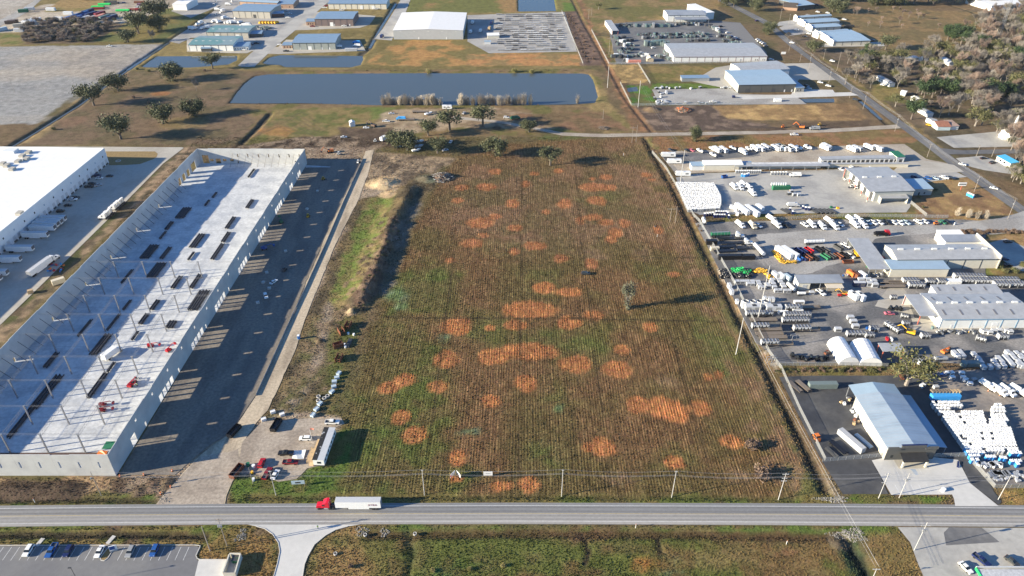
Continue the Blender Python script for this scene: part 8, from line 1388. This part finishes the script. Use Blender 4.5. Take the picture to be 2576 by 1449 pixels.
for k in range(18):
    yy = 148 + k*21; n = 9
    for j in range(n):
        u = (j+rng.uniform(.1,.5))/n; x0_, x1_ = -140, 500+k*3
        if rng.random() < .14: continue
        px = x0_+ (x1_-x0_)*u; X, Y = q('t20', px, yy)
        RACK.place(X, Y, rng.uniform(-1,1), 'rack of dark pipes in the gravel storage yard', 'racks of pipes', parts=False, scale=(rng.uniform(.7,1.2),1.5,rng.uniform(.8,1.5)), paint={'charcoal': rng.choice(['charcoal','grey','lightgrey','grey','silver'])})
for px, py, c, lab in ((2180,240,'white','white truck in the shade of the grey warehouse'),(2160,335,'white','white trailer behind the grey warehouse'),(2260,325,'white','white pickup behind the grey warehouse'),(2370,240,'navy','blue truck at the storage yard gate'),(2350,300,'wood','tan machine at the storage yard gate'),(1270,380,'navy','dark blue truck at the corner of the grey warehouse')): veh(BOXTRUCK,'t10',px,py,80,c,lab,parts=False)
o = shed('tiny white hut with pale roof at the storage yard gate', ('t10',2330,388), ('t10',2448,385), 3, .6, depth=8, ridge='mono', wall='wall_cream', roof='roof_white', name='hut')
o = shed('small grey container hut by the storage yard', ('t10',2300,445), ('t10',2362,445), 2.6, .2, depth=3, ridge='mono', wall='lightgrey', roof='roof_ltblue', name='hut')
# industrial park vehicles
for k in range(6): X, Y = q('S2', 1060+k*38, 300); UTIL.place(X, Y, 70, 'yellow truck in the parked row behind the teal roof', 'yellow trucks', paint={'white': 'yellow'}, parts=False)
for k in range(14): X, Y = q('S2', 1000+rng.random()*190, 345+rng.random()*35); CUBE.place(X, Y, rng.uniform(-20,20), 'pale green pump unit beside the yellow trucks', 'green pump units', paint={'silver': 'teal','lightgrey': 'greengrey'}, parts=False)
for px, py in ((460,285),(490,285),(525,290),(600,295),(630,297),(660,298),(690,298),(720,298),(750,295),(790,295),(350,310),(260,320),(300,300),(180,375),(210,375),(320,370),(390,360),(800,330),(850,330),(900,330),(620,240),(590,240),(730,240),(505,130),(600,130),(470,190),(500,180),(545,165),(580,150),(690,25),(640,65),(460,60),(480,25)): X, Y = q('S2', px, py); rng.choice((BOXTRUCK,CUBE,UTIL)).place(X, Y, rng.choice((0,70)), 'white service trailer in the crowded equipment yard', 'white trailers in the equipment yard', paint={'silver': 'white'}, parts=False)
for px, py, c in ((1370,140,'white'),(1420,180,'white'),(1400,228,'white'),(1280,140,'white'),(1860,105,'white'),(1885,80,'darkred'),(2080,135,'white'),(1300,575,'white'),(1375,655,'black'),(740,635,'black'),(840,635,'white'),(930,570,'navy'),(1710,340,'darkred'),(1990,260,'white'),(2110,335,'white'),(2510,120,'white'),(1000,555,'black')): veh(PICKUP,'S2',px,py,rng.choice((0,180)),c,'%s pickup parked in the industrial park' % ('dark red' if c == 'darkred' else c),'cars in the industrial park',parts=False)
for px, py, c in ((2270,550,'skyblue'),(2275,590,'white'),(2040,605,'white')): veh(UTIL,'S2',px,py,180,c,'%s truck behind the grey-green workshop' % ('blue' if c == 'skyblue' else c),'trucks behind the workshop',parts=False)
X, Y = q('S2', 2200, 645); CONT12.place(X, Y, 0, 'pale container at the end of the grey-green workshop', paint={'blue': 'lightgrey'}, parts=False)
# container yard far left (S1)
for px, py, c, s in ((900,240,'blue',1),(980,245,'blue',1),(1075,250,'lightgrey',1),(1160,250,'lightgrey',1),(1330,235,'teal',1),(1425,235,'navy',1),(1010,205,'blue',1),(1060,190,'blue',1),(1120,160,'navy',1.1),(1160,195,'navy',1.1),(1270,190,'darkred',1),(1270,225,'salmon',1),(1250,240,'salmon',1)): X, Y = q('S1', px, py); CONT12.place(X, Y, 70, '%s container in the stacked group behind the thicket' % {'darkred':'dark red','lightgrey':'pale grey','navy':'navy blue'}.get(c, c), 'containers behind the thicket', paint={'blue': c}, parts=False, scale=(s*1.2,1.3,1.3))
for px, py, c, a in ((300,155,'green',20),(650,135,'white',0),(380,130,'lightgrey',10),(135,300,'brown',20),(345,305,'white',0),(460,265,'white',20),(740,255,'white',0),(240,340,'cream',20),(30,390,'paleblue',60),(250,400,'lightgrey',0),(870,185,'white',0),(170,290,'brown',20),(1130,0,'charcoal',0),(400,285,'white',10)): X, Y = q('S1', px, py); CONT6.place(X, Y, a, '%s storage box on the pale gravel lot' % {'lightgrey':'pale grey','paleblue':'pale blue'}.get(c, c), 'boxes on the gravel lot', paint={'blue': c}, parts=False, scale=(1.7,1.4,1.3))
for px, py, c, s in ((1245,95,'lime',1.2),(1245,115,'darkred',1.2),(1325,62,'lime',1.2),(1560,140,'lime',1.3),(1720,130,'darkred',1.4),(1800,125,'darkred',1.3),(1820,65,'purple',1.2),(1400,30,'charcoal',1.2),(1430,45,'charcoal',1.2),(1770,35,'rust',1),(1800,95,'silver',1.2)): X, Y = q('S1', px, py); PIPES.place(X, Y, 3, '%s bundle of pipes in the far pipe yard' % {'lime':'bright green','darkred':'dark red','charcoal':'dark'}.get(c, c), 'coloured pipe bundles', paint={'charcoal': c}, parts=False, scale=(s*1.5,2.5,2.5))
veh(SUV,'S1',1575,42,0,'navy','dark car driving across the far pipe yard',parts=False)
# lot right of the pond
for k in range(36): X, Y = q('t20', 1430+ (rng.random()*130 if k < 16 else rng.random()*680), (880+rng.random()*160) if k < 16 else (rng.choice((895,1045))+rng.uniform(-8,8))); CUBE.place(X, Y, rng.uniform(0,90), 'grey crate at the edge of the light gravel lot', 'crates on the light gravel lot', parts=False, scale=(rng.uniform(.5,1.6),1,rng.uniform(.5,1)), paint={'silver': rng.choice(['grey','silver','charcoal','lightgrey'])})
for px, py, c in ((2020,1030,'white'),(2130,890,'white'),(2165,890,'white')): veh(PICKUP,'t20',px,py,0,c,'white pickup on the light gravel lot','pickups on the light gravel lot',parts=False)
veh(BOXTRUCK,'t20',2230,985,0,'navy','small navy bin truck beside the concrete apron',parts=False,scale=(.4,.5,.6)); X, Y = q('t30', 95, 1020); CONT6.place(X, Y, 0, 'white pump container at the lot corner', paint={'blue': 'white'}, scale=(1,1,.9))
for px, py, c, lab in ((30,605,'white','white car beside the lawn sign'),(385,870,'black','black car in front of the tan office'),(410,895,'paleblue','pale blue car in front of the tan office'),(525,835,'white','white pickup on the grass by the office'),(605,870,'white','red and white machine by the drive'),(285,305,'white','white car at the row of shops'),(410,345,'white','white car in front of the shops'),(370,375,'black','black pickup in front of the shops'),(645,620,'white','white car under the roadside trees'),(240,435,'white','white car driving along the side road'),(1155,860,'white','white car beside the mobile home'),(1340,595,'white','white car by the woodland houses'),(875,1010,'charcoal','dark car beside the water ditch'),(1620,1265,'yellow','yellow car on the grass by the cottage'),(1715,1300,'white','white car in front of the cottage'),(1050,410,'navy','blue car behind the first shop'),(765,200,'white','white van behind the shops'),(500,125,'white','white van behind the dark house'),(600,135,'white','white truck behind the dark house'),(345,95,'white','white car by the grey shed'),(490,55,'navy','blue car by the grey shed')): veh(SUV if c != 'black' else PICKUP,'t30',px,py,-30,c,lab,parts=False)
X, Y = q('t30', 815, 275); DUMP.place(X, Y, 5, 'large dark dumpster behind the row of shops', paint={'rust': 'charcoal'}, scale=(1.6,1.2,1.3)); 
for px, py, a, c, lab in ((1955,210,-38,'white','white saloon driving down the side road'),(2270,450,-38,'white','white saloon further along the side road'),(2165,150,10,'black','black car by the blue-roofed shop'),(2255,195,20,'black','black sport utility by the blue-roofed shop'),(2410,990,5,'black','black car on the shaded car park'),(2375,1165,0,'navy','navy car at the end of the cream warehouse'),(2415,1225,0,'black','black car behind the cream warehouse')): veh(SUV if 'utility' in lab else SEDAN,'t31',px,py,a,c,lab)
s_ = link('pylon_sign', None, None, (*q('t31', 1935, 465), 0)); part('board', MB().box(-2.5,2.5,-.2,.2,3.2,5.4), 'white', s_); part('band', MB().box(-2.3,2.3,-.23,-.201,4.0,4.7), 'charcoal', s_); part('post', MB().box(-.2,.2,-.15,.15,0,3.19), 'post_red', s_); tag(s_, 'white roadside pylon sign with a dark band on a red post', 'sign')
s_ = link('lawn_sign', None, None, (*q('t30', 152, 555), 0)); part('board', MB().box(-2.2,2.2,-.15,.15,1,3.2), 'white', s_); part('base', MB().box(-2.0,2.0,-.3,.3,0,.99), 'brown', s_); tag(s_, 'white signboard on a brown mulch bed by the side road', 'sign')
# ------------------------------------------------------------------ the wood on the right
rng = random.Random(21)
W_ = [(2120,215),(2150,130),(2250,150),(2330,130),(2450,60),(2600,20),(2650,480),(2560,480),(2520,360),(2400,300),(2350,290),(2300,275),(2240,230)]
wp = qs('D', W_); xs_ = [p[0] for p in wp]; ys_ = [p[1] for p in wp]; cnt = 0; keep = [Vector(q('t30',*p)) for p in ((1150,840),(1180,850),(1230,870),(1440,610),(1590,610),(1770,640),(1350,965),(1460,1030),(1540,1160),(1750,1310),(1870,1310),(2320,400),(2270,725))]
KIND = ((BARE[0],'bare grey tree in the wood by the side road','bare trees in the wood'),(BARE[1],'bare grey tree in the wood by the side road','bare trees in the wood'),(BARE[2],'bare grey tree in the wood by the side road','bare trees in the wood'),(BARE[3],'bare brownish tree with upright twigs in the wood','brown bare trees in the wood'),(OLIVE[0],'olive green leafy tree in the wood','olive trees in the wood'),(OLIVE[1],'olive green leafy tree in the wood','olive trees in the wood'),(PINE[0],'dark evergreen tree in the wood','dark evergreens in the wood'),(PINE[1],'dark evergreen tree in the wood','dark evergreens in the wood'))
for k in range(1400):
    x_, y_ = rng.uniform(min(xs_), max(xs_)), rng.uniform(min(ys_), max(ys_))
    if sdist(np.array([x_]), np.array([y_]), wp)[0] < 1: continue
    p_ = Vector((x_, y_))
    if any(0 < (b_-p_).y+14 < 26 and abs((b_-p_).x) < 12 for b_ in keep) and rng.random() < .75: continue
    dn = fnoise(np.array([x_]), np.array([y_]), 70, 77)[0]; pr, lb, gp = rng.choice(KIND[6:8]) if dn > .6 else rng.choice(KIND[4:6]+KIND[0:2]) if dn > .53 else rng.choice(KIND[0:4]+KIND[0:5])
    h = rng.uniform(.9, 1.45); pr.place(x_, y_, rng.uniform(0, 360), lb, gp, z=-.1, scale=(h, h, h)); cnt += 1
    if cnt > 470: break
for k in range(700):
    x_, y_ = rng.uniform(min(xs_), max(xs_)), rng.uniform(min(ys_), max(ys_))
    if sdist(np.array([x_]), np.array([y_]), wp)[0] < 3 or any(0 < (b_-Vector((x_, y_))).y+10 < 20 and abs((b_-Vector((x_, y_))).x) < 10 for b_ in keep): continue
    h = rng.uniform(.6, 1.3); rng.choice(SCRUB).place(x_, y_, rng.uniform(0, 360), 'brown understorey bush in the wood', 'understorey bushes in the wood', z=-.1, scale=(h, h, h)); cnt += 1
    if cnt > 800: break
for px, py, h, pr, lab in ((450,520,1.15,OAK[0],'broad oak by the side road in front of the shops'),(190,410,.8,BARE[2],'bare roadside tree in front of the shops'),(20,330,1.0,OAK[1],'oak at the bend by the driveway'),(650,120,1.4,OAK[0],'big oak behind the dark house'),(720,130,1.3,OAK[2],'second big oak behind the dark house'),(1180,500,1.25,OAK[1],'large oak at the end of the shops'),(1990,480,1.2,PINE[0],'large dark evergreen at the meadow corner'),(2110,510,1.3,PINE[1],'second dark evergreen at the meadow corner'),(800,640,1.1,BARE[0],'bare tree nearest the side road'),(870,780,1.2,BARE[1],'tall bare tree at the road edge'),(950,840,1.0,BARE[2],'bare tree in front of the mobile home lawn'),(1290,820,1.2,BARE[0],'bare tree behind the mobile home'),(1720,1190,1.3,BARE[3],'dead forked tree behind the cottage'),(1440,1200,1.2,PINE[0],'pine in front of the white shed'),(1560,1010,1.3,PINE[1],'tall pine in the roadside group'),(1650,980,1.3,PINE[0],'dense pine in the roadside group'),(1800,1000,1.3,PINE[1],'rounded pine behind the bare trees'),(1280,1070,1.0,OLIVE[0],'olive tree at the roadside bank'),(1480,1100,1.0,OLIVE[1],'leafy olive tree by the pines')): tree(pr,'t30',px,py,lab,h=h)
for k in range(60):
    px, py = rng.uniform(500,2350), rng.uniform(-20,60); tree(rng.choice((BARE[3],BARE[0],OAK[1],PINE[0])) if px > 1300 else rng.choice(OAK[:3]),'t30',px,py,'tree in the far belt beyond the brown meadow','far tree belt',h=rng.uniform(.8,1.3))
for k in range(18): px, py = rng.uniform(750,1800), rng.uniform(110,330); tree(BARE[4],'t30',px,py,'small reddish bare sapling in the brown meadow','saplings in the meadow',h=rng.uniform(.5,.95))
for px, py in ((2080,20),(2150,55),(2230,70),(2330,10),(2450,110),(2200,20),(2280,30),(2570,350),(2420,40),(2500,60)): tree(OAK[px % 3],'t20',px,py,'oak in the group where the side road leaves','oaks at the road end',h=rng.uniform(.8,1.15))
for px, py in ((1900,720),(2005,740),(2100,750),(2190,755)): tree(POPLAR[0],'t31',px,py,'bare tan ornamental tree in a row on the brown lawn','row of bare ornamental trees',h=.75,wide=1.4)
for px, py in ((2480,440),(2530,450),(2440,400),(2400,420),(2560,500),(2390,380)): tree(OLIVE[0] if px % 3 else BARE[1],'t31',px+60,py-40,'olive tree on the bank across the side road','bank trees across the road',h=.9)
for k in range(24): px = 1950+k*26; tree(SHRUB[1],'t31',px,895+rng.uniform(-12,12),'low twiggy hedge shrub along the lane verge','lane verge shrubs',h=rng.uniform(.7,1.1))
for px, py, h in ((1680,470,1.0),(1520,540,.8),(1560,640,.6),(2320,1240,1.1),(2480,1290,1.2),(2380,1290,1.0),(2560,1230,1.3)): tree(SHRUB[px % 2],'t31',px,py,'garden shrub beside the workshop lawn','garden shrubs',h=h)
for px, py, h, lab in ((2420,150,1.5,'large tan brush heap overgrown with dry weeds, farther from the road'),(2510,450,1.7,'large tan brush heap overgrown with dry weeds near the road')): tree(SHRUB[1],'t23',px,py,lab,h=h,wide=1.4)
for px, py in ((1780,1400),(2150,1385),(2490,1350)): tree(SHRUB[2],'t13',px,py,'pale dry clump of grass south of the road','dry grass clumps',h=.55)
X, Y = q('t13', 955, 1360); SHRUB[1].place(X, Y, 0, 'dark bare bush on the brown bank by the driveway', scale=(.6,.6,.6)); 
for px, py in ((800,1230),(1100,1040),(1600,1030)): X, Y = q('t13', px, py); RING.place(X, Y, 0, 'white culvert pipe end in the ditch', 'culvert pipe ends', scale=(.7,.7,1.2))
for k in range(40): px = 1660+k*18*.85; py = 1170+ k*0; tree(SHRUB[rng.choice((0,1))],'R3',1000+k*38,1245+rng.uniform(-28,28),'weedy shrub on the strip along the yard fence','weedy strip shrubs',h=rng.uniform(.35,.7))
for k in range(70): t = rng.random(); tree(SHRUB[1],'D',1628+ (1760-1628)*t+8,365+ (590-365)*t+rng.uniform(-3,3),'brown reed clump along the ditch','reeds along the ditch',h=rng.uniform(.3,.5))
for k in range(70): t = rng.random(); tree(SHRUB[1],'D',1425+ (1495-1425)*t+rng.uniform(-22,22)*(.5+t*.4),35+ (160-35)*t,'brown scrub bush in the strip beside the dirt track','brown scrub strip',h=rng.uniform(.4,.9))
for k in range(40): t = rng.random(); tree(SHRUB[rng.choice((0,1))],'D',900+rng.uniform(-10,14)+ (1000-900)*t,780-(780-560)*t,'dark weed clump on the earth bank','weeds on the earth bank',h=rng.uniform(.3,.6))
for k in range(70): t = rng.random(); tree(SHRUB[1],'D',640+ (1480-640)*t,(179 if k % 2 else 262)+rng.uniform(-2,2),'low reed clump on the pond bank','reeds on the pond bank',h=rng.uniform(.2,.45))
# ------------------------------------------------------------------ fences
fence('D', [(1640,385),(1675,425),(1745,545),(1760,560),(1850,720),(1935,890),(1965,930),(2010,1030),(2075,1160)], 'long mesh fence between the field ditch and the equipment yards')
fence('t33', [(545,300),(860,275),(1160,250)], 'mesh fence and gate across the black tarmac'); fence('t33', [(1660,255),(2000,245)], 'mesh gate beside the dark-fronted building'); fence('D', [(2490,1145),(2440,1160),(2500,1228),(2580,1228)], 'mesh fence around the corner of the toilet yard')
fence('R3', [(950,1185),(1880,1185),(2560,1200)], 'mesh fence along the lower edge of the chiller yard'); fence('t31', [(80,770),(700,730),(1810,745)], 'mesh fence behind the parked trucks'); fence('D', [(2290,512),(2330,545)], 'short mesh fence beside the brown lawn')
fence('t20', [(1088,840),(1200,1065),(2000,1055),(2330,1045)], 'green-tinted fence around the light gravel lot', post='teal'); fence('t20', [(500,120),(715,650)], 'mesh fence beside the brown scrub strip', step=6); fence('t20', [(800,310),(975,650),(2560,630)], 'mesh fence in front of the long white-bay building', step=6); fence('t20', [(1265,640),(1390,845)], 'cross fence between the two straw lots', step=6)
grass_tufts()
build_ground()
# ------------------------------------------------------------------ thin winter haze
hz = bpy.data.materials.new('haze'); hz.use_nodes = True; hn = hz.node_tree.nodes; hn.remove(hn['Principled BSDF']); pv = hn.new('ShaderNodeVolumePrincipled'); pv.inputs['Color'].default_value = (.8, .88, 1, 1); pv.inputs['Density'].default_value = .00002
hz.node_tree.links.new(pv.outputs[0], hn['Material Output'].inputs['Volume']); o = link('haze', MB().box(-3100, 3100, -3100, 3100, -4, 225).mesh('haze', [hz])); o['kind'] = 'stuff'; tag(o, 'thin pale haze over the whole landscape', 'haze')
